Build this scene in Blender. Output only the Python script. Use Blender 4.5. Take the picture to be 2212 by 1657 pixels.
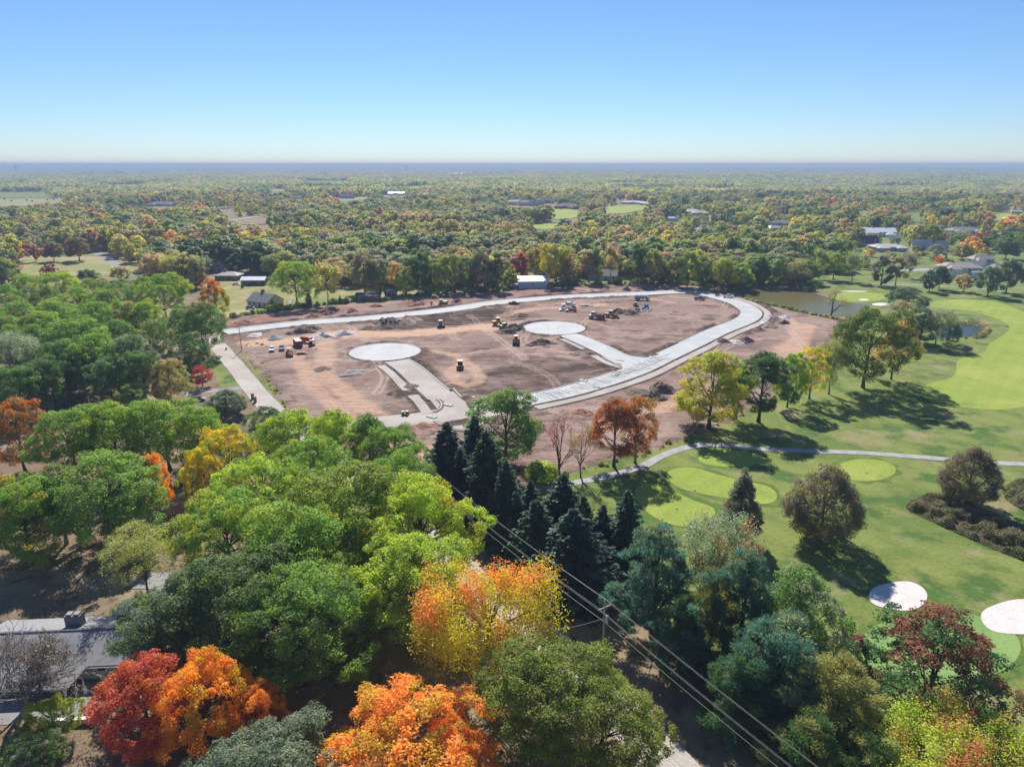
import bpy, bmesh, math, random
import numpy as np
from mathutils import Vector, Matrix

for _o in list(bpy.data.objects):
    bpy.data.objects.remove(_o)
SC = bpy.context.scene
COL = SC.collection
R = math.radians

# ------------------------------------------------------------------ camera
CAM_H = 70.0                      # drone height in metres
F_PX, W_PX, H_PX, HORIZON = 1533.0, 2212.0, 1657.0, 356.5
PITCH = math.atan((H_PX / 2 - HORIZON) / F_PX)
SP, CP = math.sin(PITCH), math.cos(PITCH)
cam_d = bpy.data.cameras.new('camera')
cam_d.sensor_width = 36.0
cam_d.lens = 36.0 * F_PX / W_PX
cam_d.clip_start = 0.5
cam_d.clip_end = 60000.0
cam = bpy.data.objects.new('camera', cam_d)
cam.location = (0, 0, CAM_H)
cam.rotation_euler = (R(90) - PITCH, 0, 0)
COL.objects.link(cam)
SC.camera = cam

# ------------------------------------------------------------------ sky, sun, exposure
SUN_EL, SUN_AZ = R(39), R(-6)     # azimuth from +Y towards +X
world = bpy.data.worlds.new('World')
SC.world = world
world.use_nodes = True
wn = world.node_tree
bg = wn.nodes['Background']
sky = wn.nodes.new('ShaderNodeTexSky')
sky.sky_type = 'NISHITA'
sky.sun_disc = False
sky.sun_elevation = SUN_EL
sky.sun_rotation = SUN_AZ
sky.altitude = 300
sky.air_density = 1.0
sky.dust_density = 0.0
sky.ozone_density = 8.0
wb = wn.nodes.new('ShaderNodeMix')            # camera white balance of the sky light, everywhere alike
wb.data_type = 'RGBA'; wb.blend_type = 'MULTIPLY'; wb.inputs[0].default_value = 1.0
wb.inputs[7].default_value = (0.95, 0.965, 1.03, 1)
wn.links.new(sky.outputs[0], wb.inputs[6])
wn.links.new(wb.outputs[2], bg.inputs[0])
bg.inputs[1].default_value = 0.055
sun_d = bpy.data.lights.new('sun', 'SUN')
sun_d.energy = 3.7
sun_d.angle = R(0.53)
sun_d.color = (1.0, 0.945, 0.86)
sun = bpy.data.objects.new('sun', sun_d)
COL.objects.link(sun)
sdir = Vector((math.sin(SUN_AZ) * math.cos(SUN_EL), math.cos(SUN_AZ) * math.cos(SUN_EL), math.sin(SUN_EL)))
sun.rotation_euler = sdir.to_track_quat('Z', 'Y').to_euler()
SC.view_settings.view_transform = 'Standard'
SC.view_settings.look = 'None'
SC.view_settings.exposure = 1.0
SC.view_settings.gamma = 1.0
cy = SC.cycles
cy.max_bounces = 6
cy.diffuse_bounces = 4
cy.glossy_bounces = 2
cy.transmission_bounces = 3
cy.transparent_max_bounces = 4
cy.volume_bounces = 0
cy.use_denoising = True
cy.denoiser = 'OPENIMAGEDENOISE'
cy.denoising_input_passes = 'RGB_ALBEDO_NORMAL'
cy.denoising_prefilter = 'ACCURATE'
cy.sample_clamp_indirect = 4.0

# ------------------------------------------------------------------ helpers
def P(x, y, z=0.0):
    """photo pixel (2212 x 1657 frame) -> point of the place at height z"""
    u, v = (x - W_PX / 2) / F_PX, (y - H_PX / 2) / F_PX
    drop = SP + CP * v
    t = (CAM_H - z) / drop
    return Vector((u * t, (CP - SP * v) * t, z))

def height_at(yb, yt):
    """height of a vertical thing standing at base row yb whose top shows at row yt"""
    b = P(0, yb)
    v = (yt - H_PX / 2) / F_PX
    t = b.y / (CP - SP * v)
    return CAM_H - t * (SP + CP * v)

def hash2(ix, iy, seed):
    n = (ix.astype(np.int64) * 374761393 + iy.astype(np.int64) * 668265263 + seed * 1442695041) & 0xffffffff
    n = ((n ^ (n >> 13)) * 1274126177) & 0xffffffff
    n = n ^ (n >> 16)
    return (n & 0xffff) / 65535.0

def vnoise(x, y, seed=0):
    x = np.asarray(x, float); y = np.asarray(y, float)
    ix, iy = np.floor(x), np.floor(y)
    fx, fy = x - ix, y - iy
    fx = fx * fx * (3 - 2 * fx); fy = fy * fy * (3 - 2 * fy)
    a = hash2(ix, iy, seed); b = hash2(ix + 1, iy, seed)
    c = hash2(ix, iy + 1, seed); d = hash2(ix + 1, iy + 1, seed)
    return (a + (b - a) * fx) * (1 - fy) + (c + (d - c) * fx) * fy

def fbm(x, y, seed=0, octv=4):
    s, a, t = 0, 0.5, 0
    for k in range(octv):
        s = s + a * vnoise(x * 2 ** k, y * 2 ** k, seed + k * 17); t += a; a *= 0.5
    return s / t

def sstep(a, b, x):
    t = np.clip((x - a) / (b - a), 0, 1)
    return t * t * (3 - 2 * t)

def hill(x, y):
    """rolling country far behind the site; level near it"""
    x = np.asarray(x, float); y = np.asarray(y, float)
    d = np.hypot(x, y)
    k = sstep(750, 2600, d)
    h = (fbm(x / 1300 + 7, y / 1300, 5, 3) - 0.5) * 30 * k
    h = h + 15 * sstep(2500, 9000, d) * sstep(-0.1, 0.8, x / (y + 1))
    return h * (y > 0)

def catmull(pts, n=8, closed=False):
    pts = [Vector(p) for p in pts]
    out = []
    m = len(pts)
    rng = range(m) if closed else range(m - 1)
    for i in rng:
        g = lambda k: pts[k % m] if closed else pts[max(0, min(m - 1, k))]
        p0, p1, p2, p3 = g(i - 1), g(i), g(i + 1), g(i + 2)
        for j in range(n):
            t = j / n
            out.append(0.5 * ((2 * p1) + (p2 - p0) * t + (2 * p0 - 5 * p1 + 4 * p2 - p3) * t * t + (3 * p1 - p0 - 3 * p2 + p3) * t ** 3))
    if not closed:
        out.append(pts[-1])
    return out

def inside(poly, x, y):
    x = np.asarray(x, float); y = np.asarray(y, float)
    r = np.zeros(x.shape, bool)
    n = len(poly)
    for i in range(n):
        x0, y0 = poly[i][0], poly[i][1]; x1, y1 = poly[(i + 1) % n][0], poly[(i + 1) % n][1]
        if y0 == y1:
            continue
        c = ((y0 > y) != (y1 > y)) & (x < (x1 - x0) * (y - y0) / (y1 - y0) + x0)
        r ^= c
    return r

def dist_poly(line, x, y, closed=False):
    x = np.asarray(x, float); y = np.asarray(y, float)
    d = np.full(x.shape, 1e9)
    n = len(line)
    for i in range(n if closed else n - 1):
        ax, ay = line[i][0], line[i][1]; bx, by = line[(i + 1) % n][0], line[(i + 1) % n][1]
        L = (bx - ax) ** 2 + (by - ay) ** 2 + 1e-9
        t = np.clip(((x - ax) * (bx - ax) + (y - ay) * (by - ay)) / L, 0, 1)
        d = np.minimum(d, np.hypot(x - ax - t * (bx - ax), y - ay - t * (by - ay)))
    return d

def mesh_np(name, verts, faces, mats=(), attrs=None, smooth=False):
    me = bpy.data.meshes.new(name)
    verts = np.asarray(verts, np.float32); faces = np.asarray(faces, np.int32)
    k = faces.shape[1]
    me.vertices.add(len(verts)); me.vertices.foreach_set('co', verts.ravel())
    me.loops.add(faces.size); me.loops.foreach_set('vertex_index', faces.ravel())
    me.polygons.add(len(faces))
    me.polygons.foreach_set('loop_start', np.arange(0, faces.size, k, dtype=np.int32))
    for (an, dom, typ), val in (attrs or {}).items():
        a = me.attributes.new(an, typ, dom)
        fld = {'FLOAT': 'value', 'FLOAT_VECTOR': 'vector', 'INT': 'value', 'FLOAT_COLOR': 'color'}[typ]
        a.data.foreach_set(fld, np.asarray(val, np.int32 if typ == 'INT' else np.float32).ravel())
    me.update(calc_edges=True)
    if smooth:
        me.polygons.foreach_set('use_smooth', np.ones(len(faces), bool))
    for m in mats:
        me.materials.append(m)
    return me

def link(name, data, parent=None, loc=None):
    o = bpy.data.objects.new(name, data)
    COL.objects.link(o)
    if loc is not None:
        o.location = loc
    if parent is not None:
        o.parent = parent
    return o

def tag(o, label=None, cat=None, group=None, kind=None):
    if label: o['label'] = label
    if cat: o['category'] = cat
    if group: o['group'] = group
    if kind: o['kind'] = kind
    return o

def thing(name, label, cat, loc=(0, 0, 0), rz=0.0, group=None):
    o = link(name, None, loc=loc)
    o.empty_display_size = 0.5
    o.rotation_euler = (0, 0, rz)
    return tag(o, label, cat, group)

class MB:
    """collects shapes; build() links them as one mesh"""
    def __init__(s):
        s.v, s.f = [], []
    def add(s, vs, fs, M=None):
        b = len(s.v)
        for p in vs:
            s.v.append(tuple(M @ Vector(p)) if M is not None else tuple(p))
        for f in fs:
            s.f.append([i + b for i in f])
        return s
    def box(s, cx, cyy, cz, lx, ly, lz, rz=0, ry=0, rx=0, taper=(1, 1)):
        tx, ty = taper
        vs = [(-lx / 2, -ly / 2, -lz / 2), (lx / 2, -ly / 2, -lz / 2), (lx / 2, ly / 2, -lz / 2), (-lx / 2, ly / 2, -lz / 2),
              (-lx / 2 * tx, -ly / 2 * ty, lz / 2), (lx / 2 * tx, -ly / 2 * ty, lz / 2), (lx / 2 * tx, ly / 2 * ty, lz / 2), (-lx / 2 * tx, ly / 2 * ty, lz / 2)]
        fs = [(0, 3, 2, 1), (4, 5, 6, 7), (0, 1, 5, 4), (1, 2, 6, 5), (2, 3, 7, 6), (3, 0, 4, 7)]
        M = Matrix.Translation((cx, cyy, cz)) @ Matrix.Rotation(rz, 4, 'Z') @ Matrix.Rotation(ry, 4, 'Y') @ Matrix.Rotation(rx, 4, 'X')
        return s.add(vs, fs, M)
    def prism(s, prof, y0, y1, inset=0.0):
        """(x,z) outline pushed from y0 to y1"""
        n = len(prof)
        vs = [(x, y0, z) for x, z in prof] + [(x, y1, z) for x, z in prof]
        fs = [tuple(range(n)), tuple(range(2 * n - 1, n - 1, -1))]
        for i in range(n):
            j = (i + 1) % n
            fs.append((i, i + n, j + n, j))
        return s.add(vs, fs)
    def tube(s, a, b, r0, r1=None, n=8, caps=True):
        a, b = Vector(a), Vector(b)
        r1 = r0 if r1 is None else r1
        d = (b - a)
        if d.length < 1e-6:
            return s
        q = d.to_track_quat('Z', 'Y').to_matrix()
        vs = []
        for p, r in ((a, r0), (b, r1)):
            for k in range(n):
                t = 2 * math.pi * k / n
                vs.append(tuple(p + q @ Vector((r * math.cos(t), r * math.sin(t), 0))))
        fs = [(k, (k + 1) % n, n + (k + 1) % n, n + k) for k in range(n)]
        if caps:
            fs += [tuple(range(n - 1, -1, -1)), tuple(range(n, 2 * n))]
        return s.add(vs, fs)
    def path(s, pts, r, n=6):
        for a, b in zip(pts[:-1], pts[1:]):
            s.tube(a, b, r, r, n)
        return s
    def build(s, name, mat, parent=None, bevel=0.0, smooth=False, loc=None):
        me = bpy.data.meshes.new(name)
        me.from_pydata(s.v, [], s.f)
        if bevel > 0:
            bm = bmesh.new(); bm.from_mesh(me)
            bmesh.ops.recalc_face_normals(bm, faces=bm.faces)
            es = [e for e in bm.edges if e.is_manifold and e.calc_face_angle(0) > 0.5]
            bmesh.ops.bevel(bm, geom=es, offset=bevel, segments=1, affect='EDGES', clamp_overlap=True)
            bm.to_mesh(me); bm.free()
        else:
            bm = bmesh.new(); bm.from_mesh(me)
            bmesh.ops.recalc_face_normals(bm, faces=bm.faces)
            bm.to_mesh(me); bm.free()
        if smooth:
            for p in me.polygons:
                p.use_smooth = True
        me.materials.append(mat)
        return link(name, me, parent, loc)

# ------------------------------------------------------------------ materials
def new_mat(name):
    m = bpy.data.materials.new(name)
    m.use_nodes = True
    nt = m.node_tree
    return m, nt, nt.nodes['Principled BSDF'], nt.nodes['Material Output']

def nd(nt, typ, ins=None, **props):
    n = nt.nodes.new('ShaderNode' + typ)
    for k, v in props.items():
        setattr(n, k, v)
    for k, v in (ins or {}).items():
        s = n.inputs[k]
        if isinstance(v, bpy.types.NodeSocket):
            nt.links.new(v, s)
        elif isinstance(v, tuple) and len(v) == 3 and s.type == 'RGBA':
            s.default_value = (*v, 1)
        else:
            s.default_value = v
    return n

def mixc(nt, fac, a, b, blend='MIX'):
    n = nt.nodes.new('ShaderNodeMix')
    n.data_type = 'RGBA'; n.blend_type = blend
    for k, v in ((0, fac), (6, a), (7, b)):
        s = n.inputs[k]
        if isinstance(v, bpy.types.NodeSocket):
            nt.links.new(v, s)
        else:
            s.default_value = (*v, 1) if isinstance(v, tuple) and len(v) == 3 else v
    return n.outputs[2]

def math_n(nt, op, a, b=0.0, c=0.0, clamp=False):
    n = nt.nodes.new('ShaderNodeMath'); n.operation = op; n.use_clamp = clamp
    for k, v in enumerate((a, b, c)):
        if isinstance(v, bpy.types.NodeSocket):
            nt.links.new(v, n.inputs[k])
        else:
            n.inputs[k].default_value = v
    return n.outputs[0]

def ramp(nt, fac, a, b):
    n = nt.nodes.new('ShaderNodeMapRange'); n.interpolation_type = 'SMOOTHSTEP'
    nt.links.new(fac, n.inputs[0]); n.inputs[1].default_value = a; n.inputs[2].default_value = b
    return n.outputs[0]

def coords(nt, scale=(1, 1, 1), rot=0.0, obj=True):
    t = nt.nodes.new('ShaderNodeTexCoord')
    g = nt.nodes.new('ShaderNodeNewGeometry')
    mp = nt.nodes.new('ShaderNodeMapping')
    nt.links.new(t.outputs['Object'] if obj else g.outputs['Position'], mp.inputs[0])
    mp.inputs['Scale'].default_value = scale
    mp.inputs['Rotation'].default_value = (0, 0, rot)
    return mp.outputs[0]

def noise(nt, vec, scale, detail=4.0, rough=0.55, dist=0.0):
    n = nd(nt, 'TexNoise', {'Scale': scale, 'Detail': detail, 'Roughness': rough, 'Distortion': dist})
    nt.links.new(vec, n.inputs['Vector'])
    return n.outputs[0]

def bump(nt, bsdf, h, strength=0.4, dist=0.1):
    b = nd(nt, 'Bump', {'Strength': strength, 'Distance': dist, 'Height': h})
    nt.links.new(b.outputs[0], bsdf.inputs['Normal'])

_mc = {}
def plain(name, col, rough=0.6, var=0.18, scale=3.0, metal=0.0, spec=0.4, bmp=0.0):
    key = (name, col, rough, var, scale, metal)
    if key in _mc:
        return _mc[key]
    m, nt, b, o = new_mat(name)
    v = coords(nt)
    n1 = noise(nt, v, scale, 5)
    n2 = noise(nt, v, scale * 0.23, 3)
    s = math_n(nt, 'MULTIPLY', math_n(nt, 'MULTIPLY_ADD', math_n(nt, 'ADD', n1, n2), var, 1 - var), 1.18)
    c = nd(nt, 'HueSaturation', {'Color': col, 'Value': s})
    nt.links.new(c.outputs[0], b.inputs['Base Color'])
    b.inputs['Roughness'].default_value = rough
    b.inputs['Metallic'].default_value = metal
    b.inputs['Specular IOR Level'].default_value = spec
    if bmp:
        bump(nt, b, n1, bmp, 0.05)
    _mc[key] = m
    return m

def paint(name, col):          # vehicle paint with dust
    return plain(name, col, 0.35, 0.22, 1.6, 0.0, 0.5)

def glass_dark():
    return plain('dark_glass', (0.02, 0.025, 0.03), 0.08, 0.1, 1.0, 0.0, 0.8)

def ground_mat(name, cols, scales, bmp=0.3, bdist=0.15, rough=0.95):
    """cols: base colour then (colour, scale, lo, hi) patches"""
    m, nt, b, o = new_mat(name)
    v = coords(nt, obj=False)
    c = None
    for col, sc, lo, hi in cols:
        if c is None:
            c = mixc(nt, 0.0, col, col)
            continue
        f = ramp(nt, noise(nt, v, sc, 6, 0.6), lo, hi)
        c = mixc(nt, f, c, col)
    fine = noise(nt, v, scales[0], 4, 0.7)
    s = math_n(nt, 'MULTIPLY_ADD', fine, 1.15, 0.70)
    hs = nd(nt, 'HueSaturation', {'Color': c, 'Value': s})
    nt.links.new(hs.outputs[0], b.inputs['Base Color'])
    b.inputs['Roughness'].default_value = rough
    b.inputs['Specular IOR Level'].default_value = 0.15
    bump(nt, b, noise(nt, v, scales[1], 5, 0.7), bmp, bdist)
    return m
# ------------------------------------------------------------------ the setting: ground
M_GROUND = ground_mat('forest_floor', [
    ((0.17, 0.125, 0.082), 0, 0, 0), ((0.25, 0.195, 0.12), 0.06, 0.45, 0.62), ((0.085, 0.10, 0.035), 0.035, 0.52, 0.66),
    ((0.10, 0.07, 0.045), 0.35, 0.5, 0.7)], (2.2, 1.5), 0.6, 0.3)
M_GRASS = ground_mat('rough_grass', [
    ((0.102, 0.146, 0.032), 0, 0, 0), ((0.158, 0.188, 0.046), 0.05, 0.38, 0.56), ((0.058, 0.112, 0.022), 0.09, 0.48, 0.62),
    ((0.23, 0.195, 0.10), 0.07, 0.53, 0.68), ((0.16, 0.17, 0.055), 0.33, 0.52, 0.74), ((0.26, 0.21, 0.13), 0.16, 0.66, 0.76)], (1.6, 0.8), 0.6, 0.35)
M_LAWN = ground_mat('dry_lawn', [
    ((0.20, 0.19, 0.065), 0, 0, 0), ((0.28, 0.24, 0.11), 0.05, 0.45, 0.62), ((0.12, 0.16, 0.035), 0.03, 0.52, 0.66)], (1.2, 0.9), 0.3, 0.2)
M_FIELD = ground_mat('pasture', [
    ((0.20, 0.20, 0.07), 0, 0, 0), ((0.27, 0.24, 0.11), 0.02, 0.45, 0.62), ((0.13, 0.18, 0.05), 0.008, 0.48, 0.62)], (0.5, 0.3), 0.3, 0.3)
M_TURF = ground_mat('mown_turf', [
    ((0.20, 0.255, 0.042), 0, 0, 0), ((0.255, 0.285, 0.06), 0.04, 0.45, 0.65), ((0.15, 0.215, 0.036), 0.11, 0.54, 0.7)], (1.4, 1.2), 0.15, 0.08)
def stripes(m, ang, period, amt):
    nt = m.node_tree; b = nt.nodes['Principled BSDF']
    src = b.inputs['Base Color'].links[0].from_socket
    sp = nd(nt, 'SeparateXYZ', {0: coords(nt, (1, 1, 1), ang, False)})
    f = ramp(nt, math_n(nt, 'SINE', math_n(nt, 'MULTIPLY', sp.outputs[0], 6.283 / period)), -0.35, 0.35)
    hs = nd(nt, 'HueSaturation', {'Color': src, 'Value': math_n(nt, 'MULTIPLY_ADD', f, amt, 1 - amt / 2)})
    nt.links.new(hs.outputs[0], b.inputs['Base Color'])
stripes(M_TURF, 0.7, 5.0, 0.045)
stripes(M_GRASS, -0.5, 7.0, 0.07)
M_GREEN = ground_mat('putting_green', [
    ((0.15, 0.24, 0.075), 0, 0, 0), ((0.19, 0.28, 0.09), 0.15, 0.45, 0.6)], (2.0, 2.0), 0.08, 0.05)
M_SAND = ground_mat('bunker_sand', [
    ((0.54, 0.505, 0.48), 0, 0, 0), ((0.50, 0.46, 0.43), 0.4, 0.45, 0.65)], (3.0, 2.5), 0.25, 0.1)
M_GRAVEL = ground_mat('crushed_stone', [
    ((0.315, 0.28, 0.25), 0, 0, 0), ((0.37, 0.335, 0.30), 0.08, 0.42, 0.6), ((0.34, 0.265, 0.215), 0.2, 0.56, 0.74)], (2.0, 2.5), 0.3, 0.1)
M_ROAD = ground_mat('worn_chip_seal', [
    ((0.335, 0.30, 0.27), 0, 0, 0), ((0.385, 0.355, 0.325), 0.1, 0.42, 0.6), ((0.35, 0.29, 0.235), 0.05, 0.56, 0.7)], (2.5, 2.0), 0.2, 0.05)
M_ASPHALT = ground_mat('pale_asphalt', [((0.20, 0.195, 0.19), 0, 0, 0), ((0.25, 0.24, 0.235), 0.2, 0.42, 0.6)], (2.5, 2.0), 0.2, 0.05)
M_PATH = ground_mat('cart_path_concrete', [((0.26, 0.255, 0.255), 0, 0, 0), ((0.32, 0.31, 0.305), 0.5, 0.4, 0.62), ((0.20, 0.19, 0.18), 0.9, 0.6, 0.75)], (2.5, 2.0), 0.3, 0.06)

def concrete_mat():
    m, nt, b, o = new_mat('new_concrete')
    v = coords(nt, obj=False)
    uv = nt.nodes.new('ShaderNodeUVMap')
    sep = nd(nt, 'SeparateXYZ', {0: uv.outputs[0]})
    c = mixc(nt, ramp(nt, noise(nt, v, 0.12, 6, 0.65), 0.4, 0.65), (0.325, 0.337, 0.337), (0.375, 0.387, 0.387))
    c = mixc(nt, ramp(nt, noise(nt, v, 0.5, 6, 0.7), 0.55, 0.75), c, (0.305, 0.29, 0.265))
    fr = math_n(nt, 'FRACT', math_n(nt, 'DIVIDE', sep.outputs[0], 4.6))
    j1 = math_n(nt, 'LESS_THAN', fr, 0.02)
    j2 = math_n(nt, 'LESS_THAN', math_n(nt, 'ABSOLUTE', sep.outputs[1]), 0.05)
    j = math_n(nt, 'MULTIPLY', math_n(nt, 'MAXIMUM', j1, j2), 0.30)
    c = mixc(nt, j, c, (0.20, 0.195, 0.185))
    pan = nd(nt, 'TexWhiteNoise', {0: nd(nt, 'CombineXYZ', {0: math_n(nt, 'FLOOR', math_n(nt, 'DIVIDE', sep.outputs[0], 4.6)), 1: math_n(nt, 'SIGN', sep.outputs[1])}).outputs[0]})
    hs = nd(nt, 'HueSaturation', {'Color': c, 'Value': math_n(nt, 'MULTIPLY_ADD', pan.outputs[0], 0.10, 1.20)})
    nt.links.new(hs.outputs[0], b.inputs['Base Color'])
    b.inputs['Roughness'].default_value = 0.8
    b.inputs['Specular IOR Level'].default_value = 0.3
    return m
M_CONC = concrete_mat()

def water_mat(name, col):
    m, nt, b, o = new_mat(name)
    v = coords(nt, obj=False)
    b.inputs['Base Color'].default_value = (*col, 1)
    b.inputs['Roughness'].default_value = 0.16
    b.inputs['Specular IOR Level'].default_value = 0.22
    b.inputs['IOR'].default_value = 1.2
    bump(nt, b, noise(nt, coords(nt, (1, 0.4, 1), 0.4, False), 0.9, 4, 0.6), 0.12, 0.06)
    return m
M_WATER = water_mat('pond_water', (0.135, 0.122, 0.052))

def make_ground():
    rs = [0.0, 60, 150, 300, 500, 750]
    while rs[-1] < 15000:
        rs.append(rs[-1] * 1.075)
    na = 180
    an = np.linspace(0, 2 * np.pi, na, endpoint=False)
    vs = [(0, 0, 0)]
    for r in rs[1:]:
        x, y = r * np.sin(an), r * np.cos(an)
        z = hill(x, y)
        vs += list(zip(x, y, z))
    fs = []
    tri = [(0, 1 + (k + 1) % na, 1 + k) for k in range(na)]
    for i in range(len(rs) - 2):
        a, b = 1 + i * na, 1 + (i + 1) * na
        fs += [(a + k, a + (k + 1) % na, b + (k + 1) % na, b + k) for k in range(na)]
    me = bpy.data.meshes.new('ground')
    me.from_pydata([tuple(map(float, v)) for v in vs], [], tri + fs)
    bm = bmesh.new(); bm.from_mesh(me); bmesh.ops.recalc_face_normals(bm, faces=bm.faces); bm.to_mesh(me); bm.free()
    for p in me.polygons:
        p.use_smooth = True
    me.materials.append(M_GROUND)
    tag(link('ground', me), kind='structure')
make_ground()

EXCL = []            # (polygon, margin) where no scattered tree may stand
def sheet(name, px, z, mat, n=6, jit=0.0, seed=1, excl=None, smooth=True, world=False):
    pts = [Vector(p) for p in px] if world else [P(*p) for p in px]
    pts = catmull(pts, n, True) if smooth else pts
    if jit:
        out = []
        m = len(pts)
        for i in range(m):
            a, b = pts[i], pts[(i + 1) % m]
            k = max(1, int((b - a).length / 1.2))
            for j in range(min(k, 40)):
                out.append(a.lerp(b, j / min(k, 40)))
        cen = sum(out, Vector()) / len(out)
        pts = []
        for i, p in enumerate(out):
            q = out[(i + 1) % len(out)] - out[i - 1]
            nrm = Vector((q.y, -q.x, 0)); nrm.normalize()
            w = float(fbm(np.array([p.x / 6.0]), np.array([p.y / 6.0]), seed, 4)[0]) - 0.5
            pts.append(p + nrm * w * 2 * jit)
    far = max(p.length for p in pts) > 700
    if far:
        hz = hill(np.array([p.x for p in pts]), np.array([p.y for p in pts]))
        me = bpy.data.meshes.new(name)
        me.from_pydata([(p.x, p.y, float(h) + z) for p, h in zip(pts, hz)], [], [list(range(len(pts)))])
    else:
        me = bpy.data.meshes.new(name)
        me.from_pydata([(p.x, p.y, z) for p in pts], [], [list(range(len(pts)))])
    bm = bmesh.new(); bm.from_mesh(me)
    for f in bm.faces:
        f.normal_update()
        if f.normal.z < 0:
            f.normal_flip()
    bmesh.ops.triangulate(bm, faces=bm.faces)
    bm.to_mesh(me); bm.free()
    me.materials.append(mat)
    o = link(name, me)
    tag(o, kind='structure')
    if excl is not None:
        EXCL.append(([(p.x, p.y) for p in pts], excl))
    return o

def ell(cx, cyy, rx, ry, n=20, wob=0.0):
    return [(cx + rx * math.cos(2 * math.pi * k / n) * (1 + wob * math.sin(4 * math.pi * k / n + cx)) , cyy + ry * math.sin(2 * math.pi * k / n) * (1 + 1.6 * wob * math.sin(6 * math.pi * k / n + cx))) for k in range(n)]

def strip(name, line, width, z, mat, thick=0.12, n=8, world=False, excl=None, wob=0.0, parent=None, v0=0.0):
    """a road-like band along a line of photo pixels, with real thickness and uv (metres along, metres across)"""
    pts = [Vector(p) for p in line] if world else [P(*p) for p in line]
    pts = catmull(pts, n) if n > 1 else pts
    L = 0.0
    vs, uvs, cen = [], [], []
    for i, p in enumerate(pts):
        a, b = pts[max(0, i - 1)], pts[min(len(pts) - 1, i + 1)]
        t = (b - a); t.z = 0; t.normalize()
        nn = Vector((-t.y, t.x, 0))
        if i: L += (p - pts[i - 1]).length
        w = width * (1 + wob * (float(vnoise(np.array([L / 5.0]), np.array([3.3]), 4)[0]) - 0.5))
        for s in (-0.5, 0.5):
            q = p + nn * s * w
            vs.append((q.x, q.y, z)); uvs.append((L, s * w + v0))
        cen.append((p, nn))
    m = len(pts)
    nv = len(vs)
    vs += [(x, y, zz - thick) for x, y, zz in vs]
    fs = []
    for i in range(m - 1):
        a = 2 * i
        fs.append((a, a + 2, a + 3, a + 1))
        fs.append((a, a + nv, a + 2 + nv, a + 2)); fs.append((a + 1, a + 3, a + 3 + nv, a + 1 + nv))
    fs.append((0, 1, 1 + nv, nv)); fs.append((nv - 2, 2 * nv - 2, 2 * nv - 1, nv - 1))
    me = bpy.data.meshes.new(name)
    me.from_pydata(vs, [], fs)
    ul = me.uv_layers.new(name='UVMap')
    uvs = uvs + uvs
    for lp in me.loops:
        ul.data[lp.index].uv = uvs[lp.vertex_index]
    bm = bmesh.new(); bm.from_mesh(me); bmesh.ops.recalc_face_normals(bm, faces=bm.faces); bm.to_mesh(me); bm.free()
    me.materials.append(mat)
    o = link(name, me, parent)
    if parent is None:
        tag(o, kind='structure')
    if excl is not None:
        EXCL.append(([(q.x, q.y) for q in [c + k * (width / 2) for c, k in cen] + [c - k * (width / 2) for c, k in reversed(cen)]], excl))
    return o, cen

M_KERB = plain('kerb_concrete', (0.36, 0.355, 0.345), 0.8, 0.10, 0.6)
def kerb(parent, cen, side, off, w=0.45, h=0.15, z=0.58, i0=0, i1=None):
    pts = [c + k * side * off for c, k in cen][i0:i1]
    mb = MB()
    nr = [k * side for c, k in cen][i0:i1]
    prof = [(0.0, -0.30), (0.0, h * 0.25), (w * 0.45, h), (w, h), (w, -0.30)]
    vs = [(p.x + q.x * a, p.y + q.y * a, z + b) for p, q in zip(pts, nr) for a, b in prof]
    m = len(prof)
    fs = [(i * m + j, i * m + j + 1, (i + 1) * m + j + 1, (i + 1) * m + j) for i in range(len(pts) - 1) for j in range(m - 1)]
    mb.add(vs, fs)
    return mb.build('kerb', M_KERB, parent)

M_BACKFILL = ground_mat('damp_backfill', [((0.085, 0.062, 0.052), 0, 0, 0), ((0.14, 0.10, 0.08), 0.4, 0.45, 0.65)], (2.0, 2.0), 0.6, 0.2)
def backfill(parent, cen, side, off, w=0.6, i0=0, i1=None, z=0.60):
    pts = [(c + k * side * off, k * side) for c, k in cen][i0:i1]
    vs, n = [], len(pts)
    for i, (p, k) in enumerate(pts):
        ww = w * (0.55 + 0.9 * float(vnoise(np.array([p.x / 3.0]), np.array([p.y / 3.0]), 8)[0]))
        vs += [(p.x, p.y, z), (p.x + k.x * ww, p.y + k.y * ww, z - 0.02), (p.x + k.x * ww * 1.3, p.y + k.y * ww * 1.3, -0.1)]
    fs = [q for i in range(n - 1) for q in ((3 * i, 3 * i + 1, 3 * i + 4, 3 * i + 3), (3 * i + 1, 3 * i + 2, 3 * i + 5, 3 * i + 4))]
    return MB().add(vs, fs).build('backfill', M_BACKFILL, parent)

# --- road lines (photo pixels)
RING = [(486, 721.5), (538, 714.3), (663, 700.4), (804, 690), (973, 671.7), (1069, 657.3), (1219, 644.4), (1369, 638), (1459, 633.5), (1504, 635.2),
        (1549, 644.5), (1591, 656.5), (1617, 671), (1622, 682), (1606, 696), (1549, 719), (1489, 748), (1429, 776)]
DOWEL = [(1429, 776), (1369, 804.3), (1294, 829.8), (1219, 850.8), (1128, 870)]
ENTR = [(1128, 870), (1060, 886), (985, 897), (920, 906), (850, 913), (800, 921), (760, 930)]
STEM_A = [(857, 782), (885, 800), (925, 836), (958, 864), (985, 897)]
STEM_B = [(1228, 726), (1262, 740), (1310, 762), (1350, 783), (1392, 793)]
OLDROAD = [(455, 728), (482, 760), (520, 805), (560, 855), (602, 897), (680, 955), (800, 1060), (920, 1160), (1040, 1262), (1190, 1390), (1330, 1530), (1450, 1660), (1560, 1780)]
CA, CB = P(832, 763), P(1197, 711.5)
RB_ = 13.3
ZR = 0.63

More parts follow.
